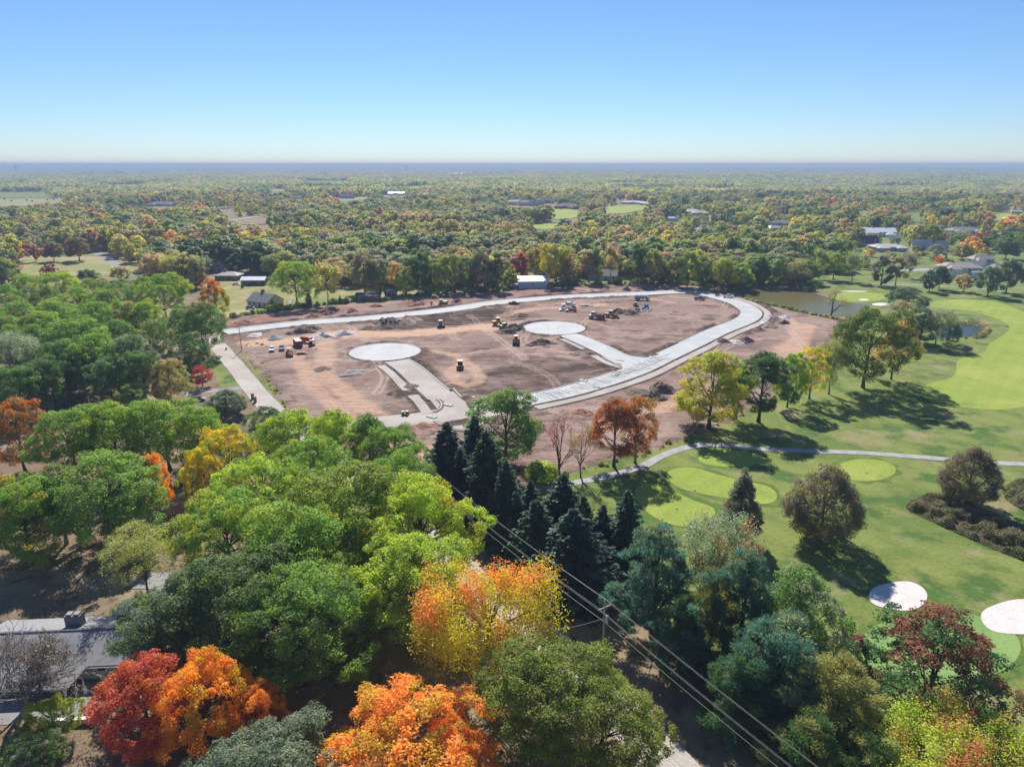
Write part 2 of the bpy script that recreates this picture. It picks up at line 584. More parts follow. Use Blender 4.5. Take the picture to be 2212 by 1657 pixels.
road, cen_ring = strip('road', RING, 9.2, ZR, M_CONC, 0.4)
kerb(road, cen_ring, 1, 4.6); kerb(road, cen_ring, -1, 4.6, i1=-8)
backfill(road, cen_ring, 1, 5.05, 0.5); backfill(road, cen_ring, -1, 5.05, 0.9, i1=-8)
dowel, cen_d = strip('road_bed', DOWEL, 9.2, ZR - 0.06, M_CONC, 0.3)
kerb(dowel, cen_d, -1, 4.6, i0=10); kerb(dowel, cen_d, 1, 4.6)
backfill(dowel, cen_d, -1, 5.05, 0.8, i0=10); backfill(dowel, cen_d, 1, 5.05, 0.7)
M_STEEL = plain('rusty_steel', (0.075, 0.066, 0.060), 0.7, 0.3, 2.0)
M_SHEETING = plain('grey_curing_sheet', (0.44, 0.445, 0.44), 0.6, 0.35, 0.5)
rng = random.Random(5)
Ld = [0.0]
for i in range(1, len(cen_d)):
    Ld.append(Ld[-1] + (cen_d[i][0] - cen_d[i - 1][0]).length)
s = 1.2
while s < Ld[-1] - 0.5:
    i = max(k for k in range(len(Ld)) if Ld[k] <= s)
    i = min(i, len(cen_d) - 2)
    t = (s - Ld[i]) / max(1e-6, Ld[i + 1] - Ld[i])
    c = cen_d[i][0].lerp(cen_d[i + 1][0], t); k = cen_d[i][1]; tg = Vector((k.y, -k.x, 0))
    mb = MB()
    sk = rng.uniform(-0.5, 0.5)
    pts = [c + k * a + tg * (sk * a / 4 + 0.38 * math.sin(a * rng.uniform(0.5, 1.3) + rng.random() * 6)) + Vector((0, 0, ZR + rng.uniform(0.0, 0.09))) for a in np.linspace(-4.3, 4.3, 12)]
    mb.path(pts[rng.randint(0, 3):12 - rng.randint(0, 4)], 0.02 + 0.03 * rng.random(), 4)
    if rng.random() < 0.5:
        pts2 = [p + tg * (0.5 + 0.2 * math.sin(j)) for j, p in enumerate(pts)][rng.randint(0, 5):rng.randint(7, 12)]
        if len(pts2) > 1: mb.path(pts2, 0.022, 4)
    mb.build('dowel_basket', M_STEEL, dowel)
    s += rng.uniform(0.9, 1.9)
entr, cen_e = strip('gravel_road', ENTR, 10.5, ZR - 0.11, M_GRAVEL, 0.25, wob=0.3)
stemA, cen_a = strip('gravel_stem', STEM_A, 8.6, ZR - 0.09, M_GRAVEL, 0.25)
kerb(stemA, cen_a, 1, 4.4, i0=0, i1=-12); kerb(stemA, cen_a, -1, 4.4, i1=-8)
backfill(stemA, cen_a, 1, 4.85, 0.6, i1=-12); backfill(stemA, cen_a, -1, 4.85, 0.8, i1=-8)
stemB, cen_b = strip('concrete_stem', STEM_B, 8.6, ZR + 0.006, M_CONC, 0.3)
kerb(stemB, cen_b, 1, 4.3, i0=2, i1=-5); kerb(stemB, cen_b, -1, 4.3, i0=2, i1=-6)
backfill(stemB, cen_b, 1, 4.75, 0.7, i0=2, i1=-5); backfill(stemB, cen_b, -1, 4.75, 0.8, i0=2, i1=-6)

def bulb(name, c, gap_dir, gap_half):
    n = 64
    me = bpy.data.meshes.new(name)
    top = [(c.x + RB_ * math.cos(2 * math.pi * k / n), c.y + RB_ * math.sin(2 * math.pi * k / n), ZR + 0.012) for k in range(n)]
    vs = top + [(x, y, z - 0.35) for x, y, z in top]
    fs = [list(range(n))] + [(k, k + n, (k + 1) % n + n, (k + 1) % n) for k in range(n)]
    me.from_pydata(vs, [], fs)
    ul = me.uv_layers.new(name='UVMap')
    for lp in me.loops:
        v = vs[lp.vertex_index]
        ul.data[lp.index].uv = (v[0] - c.x + 100, v[1] - c.y)
    me.materials.append(M_CONC)
    o = tag(link(name, me), kind='structure')
    cen = []
    for k in range(81):
        t = gap_dir + gap_half + (2 * math.pi - 2 * gap_half) * k / 80
        cen.append((Vector((c.x, c.y, 0)) + Vector((math.cos(t), math.sin(t), 0)) * RB_, Vector((math.cos(t), math.sin(t), 0))))
    kerb(o, cen, 1, 0.0); backfill(o, cen, 1, 0.45, 0.6)
    return o
sheet('gravel_apron', [(980, 848), (998, 863), (1019, 871), (1044, 873), (1105, 866), (1138, 876), (1080, 900), (1030, 926), (1010, 934), (979, 930), (938, 916), (900, 921), (868, 930), (826, 927), (760, 942), (745, 930), (826, 911), (880, 904), (936, 896), (950, 887), (953, 876), (945, 866)], ZR - 0.085, M_GRAVEL, n=4, jit=0.3)
def kerb_line(px, parent):
    pts = catmull([P(*q) for q in px], 6)
    cen = []
    for i, p in enumerate(pts):
        t = pts[min(i + 1, len(pts) - 1)] - pts[max(0, i - 1)]; t.normalize()
        cen.append((p, Vector((-t.y, t.x, 0))))
    kerb(parent, cen, 1, 0.0); backfill(parent, cen, 1, 0.46, 0.55); backfill(parent, cen, -1, 0.02, 0.4)
kerb_line([(978, 843), (987, 853), (998, 863), (1019, 871), (1044, 873.5), (1100, 868)], entr)
kerb_line([(943, 866), (951, 873), (952, 880), (948, 888), (936, 894.5)], entr)
kerb_line([(937, 914), (952, 922), (975, 931), (1010, 936)], entr)
dA = P(885, 800) - CA; dB = P(1262, 740) - CB
bulb('turning_circle', CA, math.atan2(dA.y, dA.x), 0.36)
bulb('turning_circle', CB, math.atan2(dB.y, dB.x), 0.36)

# footpath beds of pale stone beside the roads
def offs(cen, side, d, a=0, b=None):
    return [c + k * side * d for c, k in cen][a:b]
WALKS = []
def walk(line, w, z=0.57):
    o, cen = strip('footpath_bed', line, w, z, M_GRAVEL, 0.2, n=1, world=True, wob=0.25)
    WALKS.append((line, w))
walk(offs(cen_ring, 1, 7.6, 72, None), 3.2)
walk(offs(cen_d, 1, 7.6), 3.2)
walk(offs(cen_ring, 1, 6.3, 0, 70), 1.7)
walk(offs(cen_a, -1, 7.6, 3, 18), 3.0)
walk(offs(cen_a, -1, 7.9, 20, 31), 3.3)
walk(offs(cen_b, -1, 6.6, 4, 14), 2.2)
walk(offs(cen_b, -1, 7.4, 18, 30), 2.8)

# the old road along the left and under the trees
oldr, cen_o = strip('old_road', OLDROAD, 6.6, 0.10, M_ROAD, 0.3, excl=0.5, wob=0.1)
strip('driveway', [(395, 853), (440, 846), (480, 843), (520, 838), (546, 832)], 4.0, 0.07, M_ASPHALT, 0.2)
strip('driveway', [(445, 700), (500, 683), (540, 668), (565, 658)], 4.2, 0.06, M_PATH, 0.2, excl=1)
strip('far_lane', [(205, 545), (232, 558), (252, 575), (276, 597)], 7.5, 0.08, M_ASPHALT, 0.2, excl=2)
strip('far_lane', [(-120, 569), (0, 563), (110, 558), (205, 556), (232, 558)], 4, 0.07, M_ROAD, 0.2, excl=2)

# ------------------------------------------------------------------ bare earth of the building site
DIRT = [(474, 690), (560, 679), (700, 662), (840, 652), (950, 638), (1040, 632), (1120, 628), (1250, 619), (1400, 614), (1480, 617), (1560, 627),
        (1600, 641), (1650, 660), (1700, 674), (1760, 684), (1812, 694), (1812, 722), (1795, 750), (1740, 795), (1660, 862), (1545, 922), (1430, 962),
        (1300, 996), (1240, 1030), (1160, 1060), (1040, 1075), (930, 1070), (870, 1030), (790, 985), (700, 945), (640, 912), (598, 868), (560, 812), (530, 772), (520, 748), (476, 738)]
dpoly = [(p.x, p.y) for p in catmull([P(*q) for q in DIRT], 6, True)]
EXCL.append((dpoly, 1.5))

def dirt_mat():
    m, nt, b, o = new_mat('graded_clay_soil')
    v = coords(nt, obj=False)
    at = lambda n: nd(nt, 'Attribute', attribute_name=n).outputs['Fac']
    c = mixc(nt, ramp(nt, noise(nt, v, 0.03, 6, 0.65), 0.38, 0.62), (0.212, 0.146, 0.121), (0.30, 0.218, 0.182))
    c = mixc(nt, ramp(nt, noise(nt, v, 0.06, 9, 0.72), 0.47, 0.60), c, (0.150, 0.092, 0.075))
    c = mixc(nt, ramp(nt, noise(nt, v, 0.22, 7, 0.7), 0.56, 0.72), c, (0.35, 0.265, 0.215))
    c = mixc(nt, at('dark'), c, (0.072, 0.048, 0.038))
    c = mixc(nt, at('red'), c, (0.24, 0.105, 0.078))
    c = mixc(nt, at('tan'), c, (0.46, 0.30, 0.205))
    # grader and wheel marks
    st = noise(nt, coords(nt, (0.035, 1.5, 1), R(9), False), 0.8, 3, 0.6, 0.25)
    st2 = noise(nt, coords(nt, (1.2, 0.06, 1), R(-25), False), 0.5, 3, 0.6, 0.4)
    wv = nd(nt, 'TexWave', {'Scale': 0.11, 'Distortion': 9.0, 'Detail': 3.0, 'Detail Scale': 0.6}, wave_type='RINGS')
    nt.links.new(coords(nt, (0.55, 1, 1), R(20), False), wv.inputs['Vector'])
    k = math_n(nt, 'ADD', math_n(nt, 'MULTIPLY', st, 0.75), math_n(nt, 'MULTIPLY', st2, 0.22))
    k = math_n(nt, 'ADD', k, math_n(nt, 'MULTIPLY', wv.outputs['Fac'], 0.12))
    fine = noise(nt, v, 1.3, 6, 0.75)
    val = math_n(nt, 'MULTIPLY_ADD', k, 1.0, 0.50)
    val = math_n(nt, 'ADD', val, math_n(nt, 'MULTIPLY_ADD', fine, 0.9, -0.45))
    hs = nd(nt, 'HueSaturation', {'Color': c, 'Value': val, 'Saturation': 1.02})
    trk = ramp(nt, noise(nt, coords(nt, (0.03, 1.1, 1), R(28), False), 0.8, 2, 0.5, 0.25), 0.60, 0.68)
    c2 = mixc(nt, math_n(nt, 'MULTIPLY', trk, 0.35), hs.outputs[0], (0.42, 0.31, 0.255))
    c2 = mixc(nt, at('trk'), c2, (0.47, 0.35, 0.28))
    c2 = nd(nt, 'HueSaturation', {'Color': c2, 'Value': 1.30}).outputs[0]
    nt.links.new(c2, b.inputs['Base Color'])
    b.inputs['Roughness'].default_value = 0.97
    b.inputs['Specular IOR Level'].default_value = 0.1
    h = math_n(nt, 'ADD', math_n(nt, 'MULTIPLY', st, 0.6), math_n(nt, 'ADD', math_n(nt, 'MULTIPLY', fine, 0.8), math_n(nt, 'MULTIPLY', st2, 0.4)))
    bump(nt, b, h, 0.9, 0.6)
    return m
M_DIRT = dirt_mat()

PILES = [  # x, y, radius, height, kind
    (698, 730, 4.6, 2.3, 'gravel'), (684, 733, 3.6, 1.2, 'gravel'), (744, 724, 4.4, 2.1, 'gravel'), (592, 735, 3.8, 2.0, 'stone'), (553, 727, 4.5, 1.2, 'gravel'),
    (763, 808, 4.8, 1.3, 'stone'), (652, 720, 6.5, 1.7, 'topsoil'), (672, 714, 5.5, 1.5, 'topsoil'), (841, 702, 9.5, 2.3, 'topsoil'), (880, 696, 8, 2.2, 'dirt'), (800, 712, 6, 1.0, 'topsoil'),
    (526, 702, 7, 1.4, 'red'), (703, 681, 7, 1.7, 'red'), (760, 676, 4, 1.6, 'red'), (680, 686, 5, 1.2, 'red'), (897, 662, 4, 1.2, 'red'), (988, 654, 4, 1.3, 'red'), (912, 659, 4, 1.0, 'red'),
    (1429, 846, 5.5, 2.2, 'topsoil'), (1405, 861, 5.2, 1.7, 'topsoil'), (1606, 739, 4.8, 2.2, 'dirt'), (1590, 742, 4, 1.4, 'gravel'), (1657, 666, 3.2, 1.1, 'topsoil'),
    (1693, 701, 3.0, 1.4, 'topsoil'), (1664, 708, 4.2, 1.5, 'dirt'), (1640, 714, 3.2, 1.1, 'topsoil'), (1694, 689, 3.3, 1.0, 'rubble'), (1562, 741, 4, 1.2, 'topsoil'),
    (1662, 686, 2.6, 0.9, 'rubble'), (1652, 700, 2.8, 0.8, 'rubble'),
    (1336, 678, 6, 1.8, 'topsoil'), (1360, 680, 6, 1.7, 'topsoil'), (1354, 629, 3.6, 1.7, 'red'), (1306, 630.5, 3.6, 1.5, 'dirt'), (1276, 630.5, 3.2, 1.2, 'gravel'),
    (1156, 640, 4.5, 0.9, 'red'), (1171, 744, 5, 1.5, 'topsoil'), (1150, 748, 3.4, 0.8, 'topsoil'), (1402, 767, 5.5, 0.9, 'topsoil'), (1370, 764, 4.5, 0.6, 'topsoil'), (1112, 713, 6, 2.0, 'topsoil'), (1096, 720, 5, 1.4, 'topsoil'),
    (916, 925, 4, 0.7, 'red'), (930, 936, 2.6, 0.6, 'dirt'), (845, 855, 2.6, 0.8, 'topsoil'), (1080, 668, 3.5, 0.7, 'topsoil'), (890, 838, 4, 0.6, 'topsoil'), (700, 800, 4, 0.6, 'topsoil'),
    (905, 793, 0.1, 0.05, 'dirt'), (1530, 690, 4, 0.5, 'topsoil'), (1245, 768, 3.5, 0.5, 'topsoil'), (1010, 848, 3, 0.4, 'topsoil'), (1205, 637, 4, 0.7, 'red'), (1060, 643, 4, 0.8, 'red'), (810, 664, 4.5, 1.0, 'red'),
    (1470, 625, 4, 0.7, 'red'), (1330, 868, 4, 0.8, 'topsoil'), (1260, 893, 4, 0.7, 'red'), (1380, 852, 5, 1.0, 'topsoil')]

def make_dirt():
    step = 0.75
    xs = np.arange(-150, 185, step); ys = np.arange(138, 436, step * 1.15)
    X, Y = np.meshgrid(xs, ys)
    ins = inside(dpoly, X, Y)
    dd = dist_poly(dpoly, X, Y, True)
    sd = np.where(ins, dd, -dd)
    near = (sd > -4)
    # distance to paved lines
    def line_d(cen): return dist_poly([(c.x, c.y) for c, k in cen], X, Y)
    dr = np.minimum.reduce([line_d(cen_ring) - 4.6, line_d(cen_d) - 4.6, line_d(cen_e) - 5.2, line_d(cen_a) - 4.3, line_d(cen_b) - 4.3,
                            np.hypot(X - CA.x, Y - CA.y) - RB_, np.hypot(X - CB.x, Y - CB.y) - RB_])
    for ln, w in WALKS:
        dr = np.minimum(dr, dist_poly([(p.x, p.y) for p in ln], X, Y) - w / 2)
    z = 0.45 + (fbm(X / 9, Y / 9, 3, 4) - 0.5) * 0.55 + (fbm(X / 2.0, Y / 2.0, 9, 3) - 0.5) * 0.28
    rough_area = sstep(0.52, 0.66, fbm(X / 26, Y / 26, 21, 3))
    z = z + rough_area * (fbm(X / 1.6, Y / 1.6, 31, 2) - 0.45) * 0.7
    # furrows left by the dozer
    fur = [(p.x, p.y) for p in [P(*q) for q in [(800, 708), (850, 694), (960, 678), (1060, 667), (1150, 680), (1145, 693), (1060, 703), (960, 714), (880, 717), (800, 718)]]]
    fm = np.where(inside(fur, X, Y), 1.0, 0.0) * sstep(0, 4, dist_poly(fur, X, Y, True))
    z = z + fm * 0.35 * np.sin((Y - 0.06 * X + 1.5 * fbm(X / 14, Y / 14, 2, 2) * 3) * 1.55)
    # berms of dug soil behind the kerbs
    bt = sstep(0.6, 1.8, dr) * (1 - sstep(2.2, 5.5, dr)) * sstep(0.40, 0.6, fbm(X / 12, Y / 12, 44, 3))
    z = z + bt * (0.3 + 0.9 * fbm(X / 2.6, Y / 2.6, 12, 3))
    z = np.where(dr < 1.2, 0.36 + (z - 0.36) * sstep(0.1, 1.2, dr), z)
    edge = sd + (fbm(X / 7, Y / 7, 61, 4) - 0.5) * 7
    z = np.where(edge < 2.5, -0.45 + (z + 0.45) * sstep(-1.5, 2.5, edge), z)
    dark = 1.0 * fm * (0.7 + 0.3 * vnoise(X / 3, Y / 3, 6)) + 0.85 * bt
    dark = dark + 0.9 * (1 - sstep(0.45, 0.95, np.abs(dr - 0.5)))
    dk = [(p.x, p.y) for p in [P(*q) for q in [(1000, 815), (1110, 775), (1200, 765), (1300, 790), (1330, 812), (1230, 838), (1080, 862), (1010, 862), (960, 840)]]]
    dark = dark + np.where(inside(dk, X, Y), 0.85, 0) * sstep(0, 8, dist_poly(dk, X, Y, True)) * (0.4 + 0.6 * fbm(X / 10, Y / 4, 16, 3))
    dark = dark + 0.5 * rough_area * sstep(0.35, 0.7, fbm(X / 6, Y / 6, 18, 3))
    dn = [P(*q) for q in [(500, 700), (700, 672), (900, 655), (1100, 636), (1300, 622)]]
    red = np.exp(-(dist_poly([(p.x, p.y) for p in dn], X, Y) / 7) ** 2) * sstep(0.3, 0.6, fbm(X / 9, Y / 9, 71, 3)) * 0.8
    hl = [[(502, 749), (568, 743), (640, 738), (712, 725), (800, 725), (892, 722), (990, 714), (1072, 706)],
          [(703, 731), (703, 780), (703, 818), (742, 845), (787, 887), (830, 905)], [(640, 775), (690, 850), (760, 905)],
          [(1072, 706), (1100, 680), (1180, 668), (1300, 660)], [(940, 760), (990, 775), (1035, 815), (1010, 835), (985, 825), (975, 805), (1000, 790)],
          [(1330, 905), (1430, 880), (1530, 850), (1640, 800), (1720, 740), (1740, 705)], [(880, 970), (960, 1000)], [(1690, 780), (1730, 730), (1700, 690)]]
    tan = np.zeros_like(X); trk = np.zeros_like(X)
    for i, h in enumerate(hl):
        pl = [(p.x, p.y) for p in catmull([P(*q) for q in h], 6)]
        dl = dist_poly(pl, X, Y)
        w = (7.0, 4.5, 3.5, 4, 2.5, 5, 6, 4)[i]
        tan = np.maximum(tan, (1 - sstep(w * 0.45, w * 1.25, dl + (fbm(X / 5, Y / 5, 90 + i, 3) - 0.5) * w)) * (0.95 if i == 0 else 0.6))
    rg = np.random.default_rng(3)
    for i in range(52):      # wheel tracks
        h0 = rg.uniform(0, 6.28); p = np.array([rg.uniform(-110, 140), rg.uniform(185, 400)]); cur = rg.normal(0, 0.018); pl = [tuple(p)]
        for k in range(rg.integers(8, 24)):
            h0 += cur * 5 + rg.normal(0, 0.05); p = p + 4.5 * np.array([math.cos(h0), math.sin(h0)]); pl.append(tuple(p))
        dl = np.abs(dist_poly(pl, X, Y) - 1.0)
        a = (1 - sstep(0.25, 0.75, dl)) * rg.uniform(0.2, 0.6)
        trk = np.maximum(trk, a)
        z = z - 0.10 * a
    z = np.where(dr < 0.2, np.minimum(z, 0.36), z)
    nx, ny = len(xs), len(ys)
    idx = np.arange(nx * ny).reshape(ny, nx)
    fm4 = np.stack([idx[:-1, :-1], idx[:-1, 1:], idx[1:, 1:], idx[1:, :-1]], -1).reshape(-1, 4)
    ok = near.ravel()
    keep = ok[fm4].all(1)
    under = (dr < -1.5).ravel()
    keep &= ~under[fm4].all(1)
    fm4 = fm4[keep]
    used = np.unique(fm4)
    rem = np.full(nx * ny, -1); rem[used] = np.arange(len(used))
    V = np.stack([X.ravel(), Y.ravel(), z.ravel()], -1)[used]
    at = {}
    for nm, arr in (('dark', dark), ('red', red), ('tan', tan), ('trk', trk)):
        at[(nm, 'POINT', 'FLOAT')] = np.clip(arr, 0, 1).ravel()[used]
    me = mesh_np('site_ground', V, rem[fm4], [M_DIRT], at, smooth=True)
    tag(link('site_ground', me), kind='structure')
make_dirt()

def pile_mat(name, a, b_, rub=False):
    m, nt, b, o = new_mat(name)
    v = coords(nt, obj=False)
    c = mixc(nt, ramp(nt, noise(nt, v, 0.8, 6, 0.7), 0.35, 0.65), a, b_)
    hs = nd(nt, 'HueSaturation', {'Color': c, 'Value': math_n(nt, 'MULTIPLY_ADD', noise(nt, v, 4.0, 3, 0.7), 1.0, 0.75)})
    nt.links.new(hs.outputs[0], b.inputs['Base Color'])
    b.inputs['Roughness'].default_value = 0.95
    b.inputs['Specular IOR Level'].default_value = 0.15
    bump(nt, b, noise(nt, v, 2.5, 5, 0.75), 0.8, 0.25)
    return m
PM = {'gravel': pile_mat('pale_gravel', (0.40, 0.37, 0.35), (0.50, 0.46, 0.44)), 'stone': pile_mat('grey_stone', (0.20, 0.195, 0.20), (0.31, 0.29, 0.28)),
      'topsoil': pile_mat('dark_topsoil', (0.11, 0.082, 0.064), (0.19, 0.145, 0.11)), 'dirt': pile_mat('brown_soil', (0.25, 0.17, 0.13), (0.33, 0.24, 0.19)),
      'red': pile_mat('red_clay', (0.21, 0.10, 0.075), (0.31, 0.16, 0.12)), 'rubble': pile_mat('concrete_rubble', (0.45, 0.44, 0.42), (0.6, 0.58, 0.56))}
PN = {'gravel': ('gravel_pile', 'pale gravel heap'), 'stone': ('stone_pile', 'dark grey crushed stone heap'), 'topsoil': ('soil_pile', 'dark brown topsoil heap'),
      'dirt': ('soil_pile', 'light brown soil heap'), 'red': ('soil_pile', 'reddish clay heap'), 'rubble': ('rubble_pile', 'broken pale concrete heap')}
def place_words(x, y):
    if y > 880: return 'south of the new junction'
    if x > 1540 and y < 760: return 'outside the eastern road bend'
    if x > 1220 and y > 820: return 'below the dowelled road'
    if y < 690 and x < 1060 and not (x > 830 and y > 690): return 'beyond the long straight road'
    if y < 650: return 'along the far road'
    if x < 720 and y < 745: return 'near the parked pickups'
    if x < 900 and y > 780: return 'left of the gravel stem'
    if x < 900: return 'behind the left turning circle'
    if x < 1200: return 'beside the middle turning circle'
    return 'inside the road loop'
def piles():
    rg = np.random.default_rng(8)
    for i, (x, y, r, h, kind) in enumerate(PILES):
        if r < 1: continue
        c = P(x, y); h *= 1.35 if kind not in ('gravel', 'stone') else 0.95
        nr, na = 12, 30
        a = np.linspace(0, 2 * np.pi, na, endpoint=False)
        vs = [(0, 0, h)]
        el = rg.uniform(0.65, 1.0); rot = rg.uniform(0, 3.14)
        for j in range(1, nr + 1):
            t = j / nr
            rr = r * t * (1 + 0.75 * (vnoise(np.cos(a) * 1.6 + i * 9, np.sin(a) * 1.6 + 5, i) - 0.5))
            px, py = rr * np.cos(a), rr * np.sin(a) * el
            zz = h * (1 - t) ** 0.85 * (1 - 0.15 * t)
            zz = zz + (fbm(px / 1.5 + i * 7, py / 1.5, i, 4) - 0.5) * h * (0.95 if kind in ('topsoil', 'red', 'rubble') else 0.5) * np.sin(np.pi * min(1, t * 0.9 + 0.1))
            if j == nr: zz = zz * 0 - 0.35
            cs, sn = math.cos(rot), math.sin(rot)
            vs += [(px[k] * cs - py[k] * sn, px[k] * sn + py[k] * cs, zz[k]) for k in range(na)]
        fs = []
        for k in range(na): fs.append((0, 1 + k, 1 + (k + 1) % na))
        for j in range(nr - 1):
            A, B = 1 + j * na, 1 + (j + 1) * na
            fs += [(A + k, B + k, B + (k + 1) % na, A + (k + 1) % na) for k in range(na)]
        me = bpy.data.meshes.new('pile'); me.from_pydata([tuple(map(float, v)) for v in vs], [], fs)
        for p in me.polygons: p.use_smooth = kind in ('gravel', 'stone', 'dirt')
        me.materials.append(PM[kind])
        nm, lb = PN[kind]
        o = link(nm, me, loc=(c.x, c.y, 0.40))
        size = 'large' if r >= 6 else ('small' if r <= 3.4 else 'medium')
        tag(o, f'{size} {lb} {place_words(x, y)}', 'heap', 'heaps of soil and stone on the site')
piles()

# ------------------------------------------------------------------ golf course, lawns, water
GOLF = [(1140, 1085), (1180, 1050), (1290, 1006), (1430, 966), (1545, 926), (1655, 872), (1735, 805), (1800, 752), (1822, 710), (1850, 690), (1800, 640), (1740, 615), (1800, 590),
        (1900, 585), (2050, 560), (2260, 540), (2500, 560), (2700, 800), (2700, 1200), (2600, 1800), (2000, 1800), (1700, 1600), (1520, 1420), (1390, 1290), (1250, 1165)]
sheet('golf_rough', GOLF, 0.03, M_GRASS, jit=1.2, excl=0.0)
sheet('fairway', [(1990, 855), (2004, 831), (2060, 813), (2071, 778), (2124, 762), (2138, 743), (2181, 710), (2150, 688), (2090, 672), (2035, 668), (2009, 655), (2063, 647), (2156, 654),
                  (2230, 680), (2400, 740), (2430, 860), (2212, 880), (2169, 886), (2103, 883), (2038, 872)], 0.07, M_TURF)
M_FRINGE = ground_mat('mown_fringe', [((0.075, 0.125, 0.022), 0, 0, 0), ((0.11, 0.155, 0.03), 0.2, 0.42, 0.62)], (1.6, 1.2), 0.3, 0.15)
_sheet = sheet
def sheet(name, px, z, mat, **k):
    if name in ('tee_box', 'putting_green') and k.get('world') is None:      # clipped collar round each mown surface
        w = catmull([P(*q) for q in px], 4, True)
        cen = sum(w, Vector()) / len(w)
        out = []
        for i, p in enumerate(w):
            t = w[(i + 1) % len(w)] - w[i - 1]; n = Vector((t.y, -t.x, 0)); n.normalize()
            if n.dot(p - cen) < 0: n = -n
            out.append(p + n * (1.0 + 0.6 * math.sin(i * 0.7)))
        _sheet('fringe', [tuple(p) for p in out], z - 0.03, M_FRINGE, world=True, jit=0.5)
    return _sheet(name, px, z, mat, **k)
sheet('tee_box', ell(1580, 992, 72, 17), 0.09, M_TURF)
sheet('tee_box', [(1372, 1062), (1390, 1046), (1425, 1046), (1460, 1064), (1505, 1084), (1538, 1096), (1544, 1112), (1528, 1130), (1480, 1138), (1440, 1130), (1405, 1112), (1378, 1085)], 0.09, M_TURF)
sheet('tee_box', [(1438, 1028), (1460, 1012), (1500, 1011), (1545, 1024), (1600, 1038), (1655, 1050), (1678, 1068), (1668, 1086), (1630, 1088), (1580, 1078), (1530, 1070), (1470, 1055)], 0.09, M_TURF)
sheet('tee_box', ell(1869, 1016, 66, 24), 0.09, M_TURF)
sheet('putting_green', ell(2030, 1400, 175, 78), 0.09, M_GREEN)
sheet('putting_green', ell(1856, 642, 62, 11), 0.09, M_TURF)
BUNKERS = [ell(1940, 1288, 66, 31, wob=0.04), ell(2205, 1336, 88, 38, wob=0.05), ell(1866, 648, 11, 2.0), ell(1902, 658, 19, 3.4), ell(1845, 630, 30, 1.3)]
for b in BUNKERS:
    sheet('sand_bunker', b, 0.115, M_SAND, jit=0.12)
sheet('pond', [(1596, 634), (1630, 628), (1660, 618), (1700, 618), (1724, 624), (1750, 631), (1777, 640), (1830, 653), (1873, 659), (1878, 668), (1850, 678), (1809, 684), (1750, 676), (1689, 661), (1622, 645)], 0.13, M_WATER, excl=1)
sheet('pond', [(2022, 716), (2040, 706), (2070, 702), (2105, 704), (2122, 713), (2110, 725), (2070, 730), (2035, 729)], 0.13, water_mat('small_pond_water', (0.04, 0.05, 0.045)), excl=1)
strip('cart_path', [(1190, 1060), (1240, 1044), (1290, 1034), (1380, 1011), (1420, 990), (1460, 974), (1500, 964), (1560, 962), (1640, 970), (1750, 975), (1850, 978), (1950, 985), (2050, 993), (2130, 1000), (2250, 1004)], 2.6, 0.11, M_PATH, 0.15, wob=0.15)
strip('cart_path', [(1720, 600), (1800, 612), (1905, 615), (1982, 616.5), (2050, 619), (2103, 623), (2160, 630), (2230, 640)], 2.4, 0.11, M_PATH, 0.15)
strip('driveway', [(1940, 585), (1975, 584), (2010, 582), (2035, 586)], 9, 0.10, M_PATH, 0.15, excl=2)
sheet('neighbourhood_lawn', [(1640, 612), (1590, 560), (1500, 500), (1440, 462), (1700, 448), (1950, 446), (2260, 444), (2420, 520), (2300, 562), (2050, 568), (1900, 590), (1740, 604)], 0.02, M_GRASS, jit=2)
sheet('house_lawn', [(478, 688), (470, 640), (480, 605), (560, 600), (650, 604), (700, 612), (735, 640), (700, 655), (560, 674)], 0.02, M_LAWN, jit=1, excl=0.0)
sheet('meadow', [(720, 645), (690, 615), (720, 596), (800, 590), (900, 592), (960, 600), (960, 632), (840, 648)], 0.022, M_LAWN, jit=1.0)
sheet('house_lawn', [(1195, 618), (1200, 606), (1250, 600), (1330, 600), (1400, 604), (1400, 612), (1250, 617)], 0.02, M_GRASS, jit=0.6)
sheet('paddock', [(52, 575), (60, 562), (140, 557), (205, 556), (230, 560), (245, 578), (255, 592), (180, 596), (50, 592)], 0.03, M_FIELD, excl=0.5)
sheet('paddock', [(-60, 570), (0, 555), (40, 549), (140, 546), (205, 545), (200, 552), (60, 559), (0, 564)], 0.025, M_LAWN, excl=0.0)
sheet('paddock', [(262, 575), (285, 570), (310, 580), (300, 592), (285, 592)], 0.03, M_LAWN, excl=0.0)
